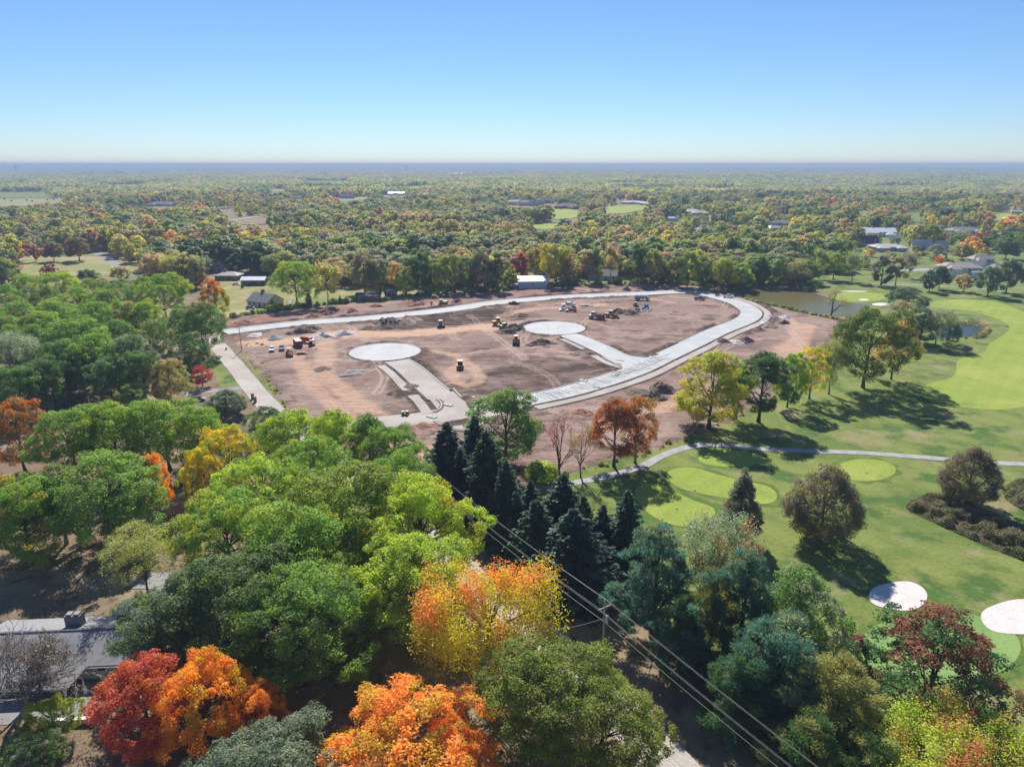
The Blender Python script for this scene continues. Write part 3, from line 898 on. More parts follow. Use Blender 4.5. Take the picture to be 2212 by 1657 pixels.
# verge, clipped roadside grass and shaded clearings of the wood
sheet('concrete_flare', [(1318, 762), (1345, 797), (1334, 813), (1380, 802), (1432, 779), (1446, 767), (1408, 776), (1369, 773), (1339, 764)], ZR + 0.018, plain('flare_concrete', (0.35, 0.36, 0.36), 0.8, 0.12, 0.3), n=3)
kerb_line([(1446, 767), (1428, 773.5), (1408, 776), (1369, 773), (1339, 764), (1312, 754)], stemB)
kerb_line([(1300, 775), (1325, 787), (1345, 798), (1342, 807), (1328, 815)], stemB)
sheet('verge', [(524, 768), (545, 765), (565, 790), (590, 835), (610, 870), (625, 905), (610, 895), (585, 865), (555, 818)], 0.05, M_GRASS, jit=1.2)
sheet('verge', [(470, 775), (500, 810), (535, 850), (520, 838), (478, 842), (470, 820), (455, 790)], 0.05, M_GRASS, jit=1.0)
FAR_FIELDS = [[(210, 400), (330, 397), (335, 400), (220, 404)], [(870, 405), (960, 402), (965, 406), (880, 409)], [(1500, 409), (1600, 405), (1610, 409), (1520, 413)], [(1890, 402), (2010, 399), (2010, 402), (1900, 406)], [(640, 393), (760, 391), (765, 394), (650, 396)], [(1290, 397), (1400, 395), (1400, 398), (1300, 400)], [(-200, 424), (0, 425), (80, 425), (140, 427), (146, 436), (100, 440), (0, 445), (-200, 446)], [(-200, 411), (0, 412), (95, 411), (112, 416), (108, 422), (0, 423), (-200, 422)],
              [(470, 476), (520, 470), (560, 470), (620, 474), (640, 482), (560, 486), (490, 485)], [(1140, 486), (1180, 482), (1212, 483), (1208, 494), (1150, 496)],
              [(1185, 455), (1215, 450), (1262, 462), (1250, 470), (1210, 476), (1190, 470)], [(1300, 452), (1330, 446), (1390, 446), (1400, 452), (1350, 462), (1300, 462)],
              [(2130, 462), (2170, 460), (2190, 470), (2170, 480), (2140, 478)], [(560, 413), (640, 411), (640, 416), (560, 418)], [(1830, 462), (1860, 456), (1890, 458), (1870, 468)],
              [(1960, 462), (2000, 458), (2000, 476), (1965, 480)], [(690, 430), (760, 427), (830, 424), (830, 428), (740, 436)]]
for i, f in enumerate(FAR_FIELDS):
    sheet('far_field', f, 0.6, ((M_FIELD, M_GRASS, M_FIELD, M_FIELD, M_GRASS, M_FIELD) + (M_FIELD, M_GRASS, M_GROUND, M_TURF, M_TURF, M_TURF, M_TURF, M_FIELD, M_GRASS, M_GRASS, M_FIELD))[i], n=4, excl=0.0)
def far_strip(px, w, mat, name='far_road'):
    pts = [P(*p) for p in px]
    pts = [Vector((p.x, p.y, float(hill(p.x, p.y)))) for p in catmull(pts, 6)]
    mb = MB(); vs = []
    for i, p in enumerate(pts):
        t = pts[min(i + 1, len(pts) - 1)] - pts[max(0, i - 1)]; t.z = 0; t.normalize()
        n = Vector((-t.y, t.x, 0)) * w / 2
        vs += [tuple(p + n + Vector((0, 0, 1.0))), tuple(p - n + Vector((0, 0, 1.0))), tuple(p - n - Vector((0, 0, 1.0))), tuple(p + n - Vector((0, 0, 1.0)))]
    fs = []
    for i in range(len(pts) - 1):
        a = 4 * i
        fs += [(a, a + 1, a + 5, a + 4), (a + 1, a + 2, a + 6, a + 5), (a + 3, a, a + 4, a + 7)]
    mb.add(vs, fs)
    tag(mb.build(name, mat), kind='structure')
    EXCL.append(([(v[0], v[1]) for v in vs[0::4]] + [(v[0], v[1]) for v in vs[1::4]][::-1], 3))
far_strip([(148, 437), (135, 427), (118, 416), (109, 408), (104, 402)], 14, M_ASPHALT)
far_strip([(500, 478), (530, 474), (562, 470)], 9, M_ROAD)
far_strip([(1740, 462), (1775, 458), (1800, 452)], 9, M_ASPHALT)
far_strip([(1800, 452), (1900, 450), (2020, 451), (2200, 453)], 7, M_ASPHALT)
# ------------------------------------------------------------------ trees
def leaf_mat(name, source, trans=0.48):
    """colour 1 / colour 2 of the tree come from the object (or from the instanced point)"""
    m, nt, b, o = new_mat(name)
    lf = nd(nt, 'Attribute', attribute_name='lf')
    sep = nd(nt, 'SeparateXYZ', {0: lf.outputs['Vector']})
    rnd, clu, hgt = sep.outputs
    A = lambda n: nd(nt, 'Attribute', attribute_name=n, attribute_type=source)
    c1, c2, mx = A('c1').outputs['Color'], A('c2').outputs['Color'], A('mx').outputs['Vector']
    ms = nd(nt, 'SeparateXYZ', {0: mx})
    amount, topb = ms.outputs[0], ms.outputs[1]
    key = math_n(nt, 'ADD', math_n(nt, 'MULTIPLY', clu, 0.8), math_n(nt, 'MULTIPLY', rnd, 0.2))
    key = math_n(nt, 'ADD', math_n(nt, 'MULTIPLY', key, math_n(nt, 'SUBTRACT', 1.0, topb)), math_n(nt, 'MULTIPLY', math_n(nt, 'SUBTRACT', 1.0, hgt), topb))
    f = ramp(nt, math_n(nt, 'SUBTRACT', amount, key), -0.12, 0.12)
    c = mixc(nt, f, c1, c2)
    val = math_n(nt, 'ADD', math_n(nt, 'MULTIPLY', rnd, 0.55), math_n(nt, 'MULTIPLY', clu, 0.30))
    hs = nd(nt, 'HueSaturation', {'Color': c, 'Value': math_n(nt, 'MULTIPLY', math_n(nt, 'ADD', val, 0.60), 1.36), 'Hue': math_n(nt, 'MULTIPLY_ADD', clu, 0.025, 0.4875)})
    nt.links.new(hs.outputs[0], b.inputs['Base Color'])
    b.inputs['Roughness'].default_value = 0.55
    b.inputs['Specular IOR Level'].default_value = 0.28
    tr = nd(nt, 'BsdfTranslucent', {'Color': nd(nt, 'HueSaturation', {'Color': hs.outputs[0], 'Value': 1.25, 'Saturation': 1.10}).outputs[0]})
    mxs = nd(nt, 'MixShader', {0: trans, 1: b.outputs[0], 2: tr.outputs[0]})
    nt.links.new(mxs.outputs[0], o.inputs['Surface'])
    return m
M_LEAF = leaf_mat('leaves', 'OBJECT')
M_LEAF_I = leaf_mat('far_leaves', 'INSTANCER', 0.58)
M_BARK = plain('bark', (0.085, 0.066, 0.052), 0.9, 0.35, 2.5, 0, 0.1)
M_BARK_P = plain('pale_bark', (0.20, 0.175, 0.155), 0.9, 0.3, 2.5, 0, 0.1)

def unit(v):
    return v / (np.linalg.norm(v, axis=1, keepdims=True) + 1e-9)

def quads(pos, nrm, size, aspect, rg, tdir=None):
    n = len(pos)
    t = tdir if tdir is not None else rg.normal(size=(n, 3))
    t = unit(t - nrm * (t * nrm).sum(1, keepdims=True)) if tdir is None else unit(t)
    b = unit(np.cross(nrm, t))
    L = (size * 0.5)[:, None]; Wd = (size * aspect * 0.5)[:, None]
    bend = nrm * (size * 0.12)[:, None]
    v = np.stack([pos - t * L - bend, pos + b * Wd, pos + t * L - bend, pos - b * Wd], 1)
    return v.reshape(-1, 3)

SHAPE = {  # crown base, widest height, clump size, boughs
    'oak': (0.18, 0.52, 0.090, 14), 'maple': (0.18, 0.46, 0.080, 14), 'tall': (0.14, 0.50, 0.115, 12), 'vase': (0.25, 0.60, 0.085, 14), 'round': (0.05, 0.40, 0.075, 0),
    'cone': (0.05, 0.30, 0.10, 0), 'pine': (0.08, 0.34, 0.10, 18), 'shrub': (0.0, 0.30, 0.16, 0), 'locust': (0.48, 0.74, 0.12, 9), 'slim': (0.12, 0.48, 0.16, 7), 'ovate': (0.10, 0.34, 0.075, 20)}
def crown_clumps(rg, kind, h, w, n, lod=0):
    """leaf pads of a crown: boughs carry the pads, pads carry the leaves"""
    lo, zc, rk, nb = SHAPE[kind]
    if lod: rk *= 1.55; n = max(14, int(n * 0.5))
    def env(d, f):
        z = zc * h + (d[2] * f * (1 - zc) * h if d[2] > 0 else d[2] * f * (zc - lo) * h)
        t = z / h
        s = 1.0
        if kind == 'cone': s = max(0.10, 1.22 * (1 - t) ** 0.8) if t > 0.25 else 0.96
        if kind == 'round': s = 1.06 - 0.62 * max(0, (t - 0.36) / 0.64) ** 1.5
        if kind == 'pine': s = max(0.16, 1.20 * (1 - t) ** 0.7) if t > 0.2 else 1.02
        if kind == 'vase': s = 0.62 + 0.5 * t
        if kind == 'tall': s = 0.95
        if kind == 'ovate': s = max(0.14, 1.16 * (1 - t) ** 0.62) if t > 0.2 else 1.0
        return np.array([d[0] * f * s * w / 2, d[1] * f * s * w / 2, z])
    C, Rr, out = [], [], []
    if nb == 0:
        tries = 0
        while len(C) < n and tries < n * 60:
            tries += 1
            d = rg.normal(size=3); d /= np.linalg.norm(d)
            rr = rk * w * rg.uniform(0.75, 1.25)
            c = env(d, (rg.uniform(0.2, 1.0) ** 0.30) * (1 - 0.7 * rr / (w / 2)))
            c[2] = min(c[2], h - rr * 0.7)
            if C and np.min(np.linalg.norm(np.array(C) - c, axis=1)) < rr * 0.55: continue
            C.append(c); Rr.append(rr)
        return np.array(C), np.array(Rr)
    B, Br = [], []
    tries = 0
    while len(B) < nb and tries < 900:
        tries += 1
        d = rg.normal(size=3); d[2] = d[2] * 0.9 + 0.25; d /= np.linalg.norm(d)
        rb = w * rg.uniform(0.15, 0.26) * (0.8 if kind in ('pine', 'vase') else 1.0)
        c = env(d, rg.uniform(0.50, 0.80))
        c[2] = min(c[2], h - rb * 0.85)
        if B and np.min(np.linalg.norm(np.array(B) - c, axis=1)) < rb * 1.05: continue
        B.append(c); Br.append(rb)
    B.append(np.array([0, 0, h - 0.2 * w])); Br.append(w * 0.18)
    tot = sum(r * r for r in Br)
    ctr = np.array([0, 0, zc * h * 0.85])
    for c, rb in zip(B, Br):
        o = c - ctr; o = o / (np.linalg.norm(o) + 1e-6)
        m = max(3, int(round(n * rb * rb / tot)))
        mine, tries = [], 0
        while len(mine) < m and tries < m * 30:
            tries += 1
            d = rg.normal(size=3); d[2] += 0.35; d /= np.linalg.norm(d)
            if d @ o < -0.30: continue
            rr = rk * w * rg.uniform(0.65, 1.25)
            p = c + d * (rb * rg.uniform(0.70, 1.12)) * [1, 1, 0.85]
            if p[2] < lo * h * 0.8: continue
            p[2] = min(p[2], h - rr * 0.4)
            if C and np.min(np.linalg.norm(np.array(C) - p, axis=1)) < rr * 0.85: continue
            mine.append(p); C.append(p); Rr.append(rr)
    return np.array(C), np.array(Rr)

def tube_np(V, Fc, pts, rads, n=5):
    b = len(V)
    pts = [np.asarray(p, float) for p in pts]
    for i, (p, r) in enumerate(zip(pts, rads)):
        t = pts[min(i + 1, len(pts) - 1)] - pts[max(i - 1, 0)]
        t = t / (np.linalg.norm(t) + 1e-9)
        a = np.cross(t, [0.3, 0.9, 0.2]); a /= np.linalg.norm(a) + 1e-9
        c = np.cross(t, a)
        for k in range(n):
            an = 2 * math.pi * k / n
            V.append(p + (a * math.cos(an) + c * math.sin(an)) * r)
    for i in range(len(pts) - 1):
        for k in range(n):
            Fc.append((b + i * n + k, b + i * n + (k + 1) % n, b + (i + 1) * n + (k + 1) % n, b + (i + 1) * n + k))

def make_trunk(rg, name, h, w, C, mat, nl=14, sides=6, r0=None, top=0.72):
    V, Fc = [], []
    r0 = r0 or 0.022 * h
    zs = np.linspace(-0.2, top * h, 7)
    wob = rg.normal(0, 0.012 * h, (7, 2)); wob[0] = 0
    wob = np.cumsum(wob, 0) * 0.5
    trunk = [np.array([wob[i][0], wob[i][1], z]) for i, z in enumerate(zs)]
    rads = [r0 * (1.35 if i == 0 else (1 - 0.8 * i / 6)) for i in range(7)]
    tube_np(V, Fc, trunk, rads, sides + 2)
    if len(C):
        order = rg.permutation(len(C))[:nl]
        for i in order:
            c = C[i]
            zz = min(c[2] * rg.uniform(0.45, 0.8), top * h * 0.95)
            k = np.interp(zz, zs, np.arange(7)); k0 = int(min(k, 5)); f = k - k0
            s = trunk[k0] * (1 - f) + trunk[k0 + 1] * f
            mid = s * 0.5 + c * 0.5 + np.array([0, 0, -0.05 * h * rg.uniform(-0.3, 1.0)])
            rb = r0 * rg.uniform(0.22, 0.42)
            tube_np(V, Fc, [s, mid, c], [rb, rb * 0.7, rb * 0.25], max(4, sides - 1))
    return mesh_np(name, np.array(V), np.array(Fc), [mat], smooth=True)

def tree_template(seed, kind, h, w, nclump, nleaf, lsize, mat, dens=1.0, bark=None, lod=0):
    rg = np.random.default_rng(seed)
    C, Rr = crown_clumps(rg, kind, h, w, nclump, lod)
    P_, N_, S_, T_, A_ = [], [], [], [], []
    ctr = np.array([0, 0, h * 0.45])
    tot = (Rr ** 2).sum()
    zmin, zmax = C[:, 2].min(), C[:, 2].max()
    for c, r in zip(C, Rr):
        n = max(3, int(nleaf * r * r / tot * dens))
        out = (c - ctr) * [1, 1, 0.8]; out = out / (np.linalg.norm(out) + 1e-9)
        d = rg.normal(size=(int(n * 2.4) + 6, 3)); d[:, 2] += 0.30; d = unit(d)
        d = d[(d @ out) > (-0.35 if lod == 0 else -0.2)][:n]
        n = len(d)
        rr = r * rg.uniform(0.12, 1.0, n) ** 0.38
        sub = unit(rg.normal(size=(8, 3)))                 # small tufts on the pad
        kx = np.max(d @ sub.T, 1)
        rr = rr * ((0.70 + 0.42 * sstep(0.6, 0.97, kx)) if lod == 0 else (0.86 + 0.18 * sstep(0.6, 0.97, kx)))
        pos = c + d * rr[:, None] * ([1, 1, 0.68] if kind not in ('maple', 'slim', 'round', 'cone') else [1, 1, 0.85])
        if kind == 'vase':
            pos = c + (d * rr[:, None]) @ np.eye(3) + out * (rg.uniform(-1, 1.3, n)[:, None] * r * 0.8) + np.array([0, 0, 1]) * (rg.uniform(-0.6, 1.2, n)[:, None] * r * 0.7)
        up = np.array([0, 0, 1.0])
        nr = unit(d * 0.50 + up * 0.50 + rg.normal(size=(n, 3)) * 0.50) if lod == 0 else unit(d * 0.6 + (out * 0.35 + up * 0.35) + rg.normal(size=(n, 3)) * 0.30)
        if kind == 'locust':
            nr = unit(up * 0.9 + rg.normal(size=(n, 3)) * 0.5)
        tdir = None
        if kind == 'pine':
            tdir = unit(d + out * 0.5 + rg.normal(size=(n, 3)) * 0.35 + up * 0.25)
            nr = unit(np.cross(tdir, rg.normal(size=(n, 3))))
        cl = rg.uniform()
        P_.append(pos); N_.append(nr); S_.append(lsize * rg.uniform(0.65, 1.35, n))
        if tdir is not None: T_.append(tdir)
        hg = np.clip((pos[:, 2] - zmin) / (zmax - zmin + 1e-6), 0, 1)
        A_.append(np.stack([rg.uniform(size=n), np.full(n, cl), hg], 1))
    pos = np.concatenate(P_); nr = np.concatenate(N_); sz = np.concatenate(S_); at = np.concatenate(A_)
    td = np.concatenate(T_) if T_ else None
    asp = {'pine': 0.22, 'locust': 0.45, 'round': 0.6}.get(kind, 0.68)
    V = quads(pos, nr, sz, asp, rg, td)
    Fc = np.arange(len(V)).reshape(-1, 4)
    if lod == 1 and kind not in ('locust',) and dens > 0.9:      # twiggy heart of each bough
        for c, r in zip(C[::2], Rr[::2]):
            k = 6
            a = np.arange(k) * 2 * np.pi / k
            q = c * [0.86, 0.86, 1] - [0, 0, r * 0.35]
            ring = [np.stack([q[0] + np.cos(a) * r * f, q[1] + np.sin(a) * r * f, np.full(k, q[2] + r * zz)], 1) for f, zz in ((0.25, 0.55), (0.8, 0.15), (0.6, -0.45))]
            b0 = len(V); V = np.concatenate([V] + ring)
            ff = [(b0 + j * k + i, b0 + (j + 1) * k + i, b0 + (j + 1) * k + (i + 1) % k, b0 + j * k + (i + 1) % k) for j in range(2) for i in range(k)]
            Fc = np.concatenate([Fc, np.array(ff)]); at = np.concatenate([at, np.tile([0.3, 0.3, 0.5], (len(ff), 1))])
    me = mesh_np('crown_' + kind, V, Fc, [mat], {('lf', 'FACE', 'FLOAT_VECTOR'): at})
    tm = None
    if lod < 2:
        tm = make_trunk(rg, 'trunk_' + kind, h, w, C, bark or M_BARK, nl=(22 if lod == 0 else 9), sides=(6 if lod == 0 else 4),
                        r0=(0.012 * h if kind == 'shrub' else None), top={'locust': 0.62, 'pine': 0.95, 'cone': 0.9, 'vase': 0.5, 'slim': 0.85}.get(kind, 0.68))
    return dict(crown=me, trunk=tm, h=h, w=w, kind=kind)

def spruce_template(seed, h, w, nleaf, lsize, mat, lod=0):
    rg = np.random.default_rng(seed)
    ntier = 30 if lod == 0 else 16
    P_, N_, T_, S_, A_ = [], [], [], [], []
    V, Fc = [], []
    per = nleaf // ntier
    for i in range(ntier):
        t = (i + 0.5) / ntier
        z = h * (0.05 + 0.93 * t)
        R0 = w / 2 * (1 - t) ** 0.78 * rg.uniform(0.78, 1.15) + 0.15
        nb = max(4, int(11 * (1 - t) + 4))
        n_each = max(5, int(per * (1.75 * (1 - t) + 0.12) / nb))
        for k in range(nb):
            a = 2 * math.pi * (k + rg.uniform(-0.3, 0.3)) / nb + i * 1.7
            L = R0 * rg.uniform(0.55, 1.28)
            d = np.array([math.cos(a), math.sin(a), 0])
            s = rg.uniform(0.15, 1.0, n_each) ** 0.65
            side = np.cross(d, [0, 0, 1])
            wid = 0.34 * L * (1.05 - s) + 0.10
            off = rg.normal(0, 0.55, n_each) * wid
            droop = -0.22 * L * s ** 1.4 + 0.16 * L * s ** 4
            pos = np.array([0, 0, z]) + d * (L * s)[:, None] + side * off[:, None] + np.array([0, 0, 1.0]) * (droop - np.abs(off) * 0.25 + rg.normal(0, 0.05 * L + 0.04, n_each))[:, None]
            td = unit(d * 0.9 + side * (off / (wid + 1e-6))[:, None] * 0.7 + np.array([0, 0, -0.35]) + rg.normal(size=(n_each, 3)) * 0.3)
            nr = unit(np.cross(td, np.cross(np.array([0, 0, 1.0]), td) + rg.normal(size=(n_each, 3)) * 0.7))
            cl = rg.uniform()
            P_.append(pos); N_.append(nr); T_.append(td); S_.append(lsize * rg.uniform(0.7, 1.4, n_each))
            A_.append(np.stack([rg.uniform(size=n_each), np.full(n_each, cl), np.full(n_each, t)], 1))
            if lod == 0:
                tube_np(V, Fc, [np.array([0, 0, z]), np.array([0, 0, z]) + d * L * 0.8 + np.array([0, 0, -0.15 * L])], [0.05, 0.015], 4)
    pos = np.concatenate(P_)
    Vq = quads(pos, np.concatenate(N_), np.concatenate(S_), 0.42, rg, np.concatenate(T_))
    me = mesh_np('crown_spruce', Vq, np.arange(len(Vq)).reshape(-1, 4), [mat], {('lf', 'FACE', 'FLOAT_VECTOR'): np.concatenate(A_)})
    tube_np(V, Fc, [np.array([0, 0, -0.2]), np.array([0, 0, h * 0.5]), np.array([0, 0, h * 0.97])], [0.016 * h, 0.010 * h, 0.02], 7)
    tm = mesh_np('trunk_spruce', np.array(V), np.array(Fc), [M_BARK], smooth=True)
    return dict(crown=me, trunk=tm, h=h, w=w, kind='spruce')

def bare_template(seed, h, w, depth, bark, nleaf=0, lsize=0.2, fan=0.5, rmin=0.012, kmin=2):
    rg = np.random.default_rng(seed)
    V, Fc, tips = [], [], []
    def grow(p, d, L, r, k):
        n = 3 if k > 1 else 2
        r = max(r, rmin)
        pts, rads = [p], [r]
        for i in range(n):
            d = d + rg.normal(0, 0.10, 3) + np.array([0, 0, 0.035]); d = d / np.linalg.norm(d)
            p = p + d * L / n
            pts.append(p); rads.append(r * (1 - 0.38 * (i + 1) / n))
        tube_np(V, Fc, pts, rads, 6 if k > 3 else (4 if k > 1 else 3))
        if k <= 1: tips.append(p)
        if k == 0: return
        for j in range(rg.integers(kmin, 4) if k < depth else 5):
            ax = rg.normal(size=3); ax -= d * (ax @ d); ax /= np.linalg.norm(ax)
            nd_ = d + ax * fan * rg.uniform(0.6, 1.3); nd_ /= np.linalg.norm(nd_)
            st = pts[-1] if j == 0 else pts[rg.integers(1, len(pts))]
            grow(st, nd_, L * rg.uniform(0.62, 0.86), r * rg.uniform(0.45, 0.62), k - 1)
    grow(np.array([0, 0, -0.2]), np.array([0, 0, 1.0]), h * 0.27, 0.019 * h, depth)
    V = np.array(V)
    k = h / V[:, 2].max(); V *= [w / (np.ptp(V[:, 0]) + 1e-6), w / (np.ptp(V[:, 1]) + 1e-6), k]
    tm = mesh_np('branches', V, np.array(Fc), [bark], smooth=True)
    me = None
    if nleaf:
        tips = np.array(tips) * [w / (np.ptp(V[:, 0]) / 1 + 1e-6) * 0 + 1, 1, 1]
        ids = rg.integers(0, len(V), nleaf * 3)
        ids = ids[V[ids, 2] > h * 0.42][:nleaf]
        pos = V[ids] + rg.normal(0, 0.12, (len(ids), 3))
        q = quads(pos, unit(rg.normal(size=pos.shape) + [0, 0, 0.5]), lsize * rg.uniform(0.6, 1.3, len(pos)), 0.65, rg)
        at = np.stack([rg.uniform(size=len(pos)), vnoise(pos[:, 0] / 1.5, pos[:, 1] / 1.5, 3), pos[:, 2] / h], 1)
        me = mesh_np('crown_sparse', q, np.arange(len(q)).reshape(-1, 4), [M_LEAF], {('lf', 'FACE', 'FLOAT_VECTOR'): at})
    return dict(crown=me, trunk=tm, h=h, w=w, kind='bare')

T = {}
def build_templates():
    # near trees
    for i in range(5): T[f'oak{i}'] = tree_template(100 + i, 'oak', 18, 18, 165, 44000, 0.285, M_LEAF)
    for i in range(3): T[f'maple{i}'] = tree_template(200 + i, 'maple', 15, 14, 165, 38000, 0.24, M_LEAF)
    for i in range(2): T[f'tall{i}'] = tree_template(300 + i, 'tall', 18, 13, 130, 32000, 0.29, M_LEAF, bark=M_BARK)
    for i in range(2): T[f'ovate{i}'] = tree_template(250 + i, 'ovate', 17, 17, 190, 36000, 0.28, M_LEAF)
    T['feather'] = tree_template(410, 'vase', 16, 17, 170, 34000, 0.27, M_LEAF)
    for i in range(2): T[f'round{i}'] = tree_template(500 + i, 'round', 16, 14.5, 320, 56000, 0.26, M_LEAF, bark=M_BARK_P)
    T['cone0'] = tree_template(520, 'cone', 15, 8.5, 200, 30000, 0.26, M_LEAF)
    for i in range(2): T[f'pine{i}'] = tree_template(600 + i, 'pine', 18, 13, 130, 36000, 0.50, M_LEAF)
    for i in range(3): T[f'spruce{i}'] = spruce_template(700 + i, 17, 9.0, 22000, 0.44, M_LEAF)
    T['locust'] = tree_template(800, 'locust', 13, 13, 80, 11000, 0.28, M_LEAF)
    T['thin0'] = tree_template(810, 'tall', 16, 12, 95, 17000, 0.28, M_LEAF, bark=M_BARK_P)
    T['thin1'] = tree_template(811, 'vase', 16, 13, 100, 18000, 0.28, M_LEAF, bark=M_BARK_P)
    T['bare0'] = bare_template(905, 13, 17, 7, M_BARK_P, 700, 0.22, 0.62, 0.024, 3)
    T['bare1'] = bare_template(901, 15, 11, 6, M_BARK, 1500, 0.24, 0.40)
    T['bare2'] = bare_template(902, 15, 8, 6, M_BARK_P, 900, 0.24, 0.36)
    # trees in the middle distance
    for i in range(5): T[f'm_oak{i}'] = tree_template(1000 + i, 'oak', 16, 15, 110, 8500, 0.55, M_LEAF, lod=1)
    for i in range(3): T[f'm_tall{i}'] = tree_template(1100 + i, 'tall', 18, 11, 70, 5200, 0.50, M_LEAF, lod=1)
    for i in range(2): T[f'm_maple{i}'] = tree_template(1200 + i, 'maple', 13, 10, 80, 4800, 0.45, M_LEAF, lod=1)
    T['m_thin0'] = tree_template(1300, 'tall', 17, 11, 55, 3200, 0.42, M_LEAF, bark=M_BARK_P, lod=1)
    T['m_thin1'] = tree_template(1301, 'vase', 15, 12, 55, 3000, 0.42, M_LEAF, bark=M_BARK_P, lod=1)
    T['m_slim'] = tree_template(1320, 'slim', 14, 6, 32, 3600, 0.42, M_LEAF, lod=1)
    T['m_spruce'] = spruce_template(1400, 12, 6, 3200, 0.6, M_LEAF, lod=1)
    for i in range(3): T[f'shrub{i}'] = tree_template(1500 + i, 'shrub', 3.0, 4.2, 22, 2000, 0.24, M_LEAF, lod=1)
build_templates()

CO = {  # leaf colours, linear
    'G': (0.100, 0.150, 0.026), 'YG': (0.180, 0.215, 0.028), 'DG': (0.042, 0.078, 0.024), 'MG': (0.070, 0.114, 0.028), 'OL': (0.140, 0.145, 0.050), 'Y': (0.47, 0.34, 0.032),
    'O': (0.53, 0.225, 0.045), 'DO': (0.40, 0.15, 0.03), 'R': (0.36, 0.085, 0.060), 'DR': (0.25, 0.040, 0.050), 'RB': (0.22, 0.10, 0.056), 'GB': (0.160, 0.125, 0.085),
    'BG': (0.046, 0.092, 0.062), 'SP': (0.032, 0.060, 0.036), 'SG': (0.140, 0.165, 0.095), 'TAN': (0.29, 0.21, 0.095), 'GG': (0.075, 0.100, 0.060), 'PK': (0.46, 0.16, 0.14)}
for _k in list(CO):
    _g = 2.0 if _k in ('G', 'YG', 'OL', 'BG', 'MG') else (1.8 if _k in ('DG', 'SP', 'SG', 'GG', 'GB', 'TAN') else 1.22)
    CO[_k] = tuple(min(0.75, c * _g) for c in CO[_k])
NTREE = 0
def put_tree(tp, loc, h, w, c1, c2=None, mix=0.0, topb=0.0, name='tree', label='', cat='tree', group=None, rz=None, parts=('trunk', 'crown')):
    global NTREE
    NTREE += 1
    t = T[tp]
    rz = (NTREE * 2.399) % 6.283 if rz is None else rz
    root = thing(name, label, cat, (loc[0], loc[1], loc[2] if len(loc) > 2 else 0), rz, group)
    sx, sz = w / t['w'], h / t['h']
    root.scale = (sx, sx, sz)
    C1 = CO[c1] if isinstance(c1, str) else tuple(k * 1.3 for k in c1)
    C2 = CO[c2] if isinstance(c2, str) else (tuple(k * 1.3 for k in c2) if c2 else C1)
    if t['trunk'] is not None: link(parts[0], t['trunk'], root)
    if t['crown'] is not None:
        c = link(parts[1], t['crown'], root)
        c['c1'] = [float(x) for x in C1]; c['c2'] = [float(x) for x in C2]; c['mx'] = [float(mix), float(topb), 0.0]
    return root

TREE_XY = []       # stems already standing, so the scatter keeps clear
def TT(x, yt, h, w, tp, c1, c2=None, mix=0.0, topb=0.0, name='broadleaf_tree', label='', group=None, rz=None):
    p = P(x, yt, h)
    TREE_XY.append((p.x, p.y, w / 2))
    return put_tree(tp, (p.x, p.y, 0), h, w, c1, c2, mix, topb, name, label, 'tree', group, rz)
def TB(x, yb, yt, w, tp, c1, c2=None, mix=0.0, topb=0.0, name='broadleaf_tree', label='', group=None, rz=None):
    p = P(x, yb); h = height_at(yb, yt)
    TREE_XY.append((p.x, p.y, w / 2))
    return put_tree(tp, (p.x, p.y, 0), h, w, c1, c2, mix, topb, name, label, 'tree', group, rz)

# --- foreground, left
TT(15, 1330, 14, 20.0, 'bare0', 'TAN', name='bare_tree', label='leafless grey tree spreading over the left end of the shingled house')
TT(105, 1508, 6, 6.5, 'maple1', (0.24, 0.26, 0.025), 'MG', 0.3, name='small_tree', label='small bright yellow-green tree at the lower left below the house')
TT(60, 1595, 5, 7.0, 'maple2', 'MG', 'SG', 0.4, name='small_tree', label='small dull green tree in the bottom left corner')
TT(298, 1430, 13, 13.5, 'maple0', 'R', 'DO', 0.35, name='maple_tree', label='crimson maple right of the house, left of the orange one')
TT(425, 1412, 14.5, 11.5, 'maple1', 'O', 'Y', 0.35, name='maple_tree', label='orange maple beside the crimson maple near the house')
TT(552, 1486, 10, 8.0, 'maple2', 'O', 'DO', 0.4, name='maple_tree', label='small orange maple above the dusty green oak at the bottom')
TT(585, 1600, 11, 16.0, 'oak1', 'GG', 'SG', 0.35, name='oak_tree', label='dusty grey-green oak at the bottom, left of the large orange maple')
TT(470, 1640, 9, 11.4, 'oak2', 'GG', 'SG', 0.3, name='oak_tree', label='low grey-green oak at the bottom edge under the orange maple')
TT(478, 1205, 18, 20, 'oak0', (0.085, 0.115, 0.045), 'MG', 0.4, name='oak_tree', label='very large dark green oak right of the shingled house')
TT(372, 1262, 14, 14.8, 'oak3', 'GG', 'MG', 0.4, name='oak_tree', label='dark green oak leaning over the right end of the house')
TT(640, 1250, 17, 18, 'oak4', 'G', 'MG', 0.4, name='oak_tree', label='dark green oak in the shade below the big bright oaks')
TT(300, 1160, 13, 13.0, 'locust', 'OL', 'YG', 0.3, name='locust_tree', label='airy olive locust tree standing behind the house chimney')
TT(402, 1236, 7, 4.6, 'maple2', 'R', name='small_tree', label='little bright red tree behind the house, beside the dark oaks')
TT(205, 985, 18, 21.7, 'oak2', 'G', 'MG', 0.35, name='oak_tree', label='broad green oak with visible limbs behind the locust tree')
TT(22, 865, 18, 15.0, 'maple0', (0.19, 0.13, 0.05), 'DO', 0.4, name='oak_tree', label='rusty brown and olive oak at the left edge')
TT(35, 1042, 16, 14.8, 'oak4', 'G', 'Y', 0.18, name='oak_tree', label='yellow-flecked green oak at the left edge below the rusty one')
TT(35, 1062, 13, 13.7, 'oak1', 'G', 'OL', 0.3, name='oak_tree', label='green oak at the left edge above the house roof')
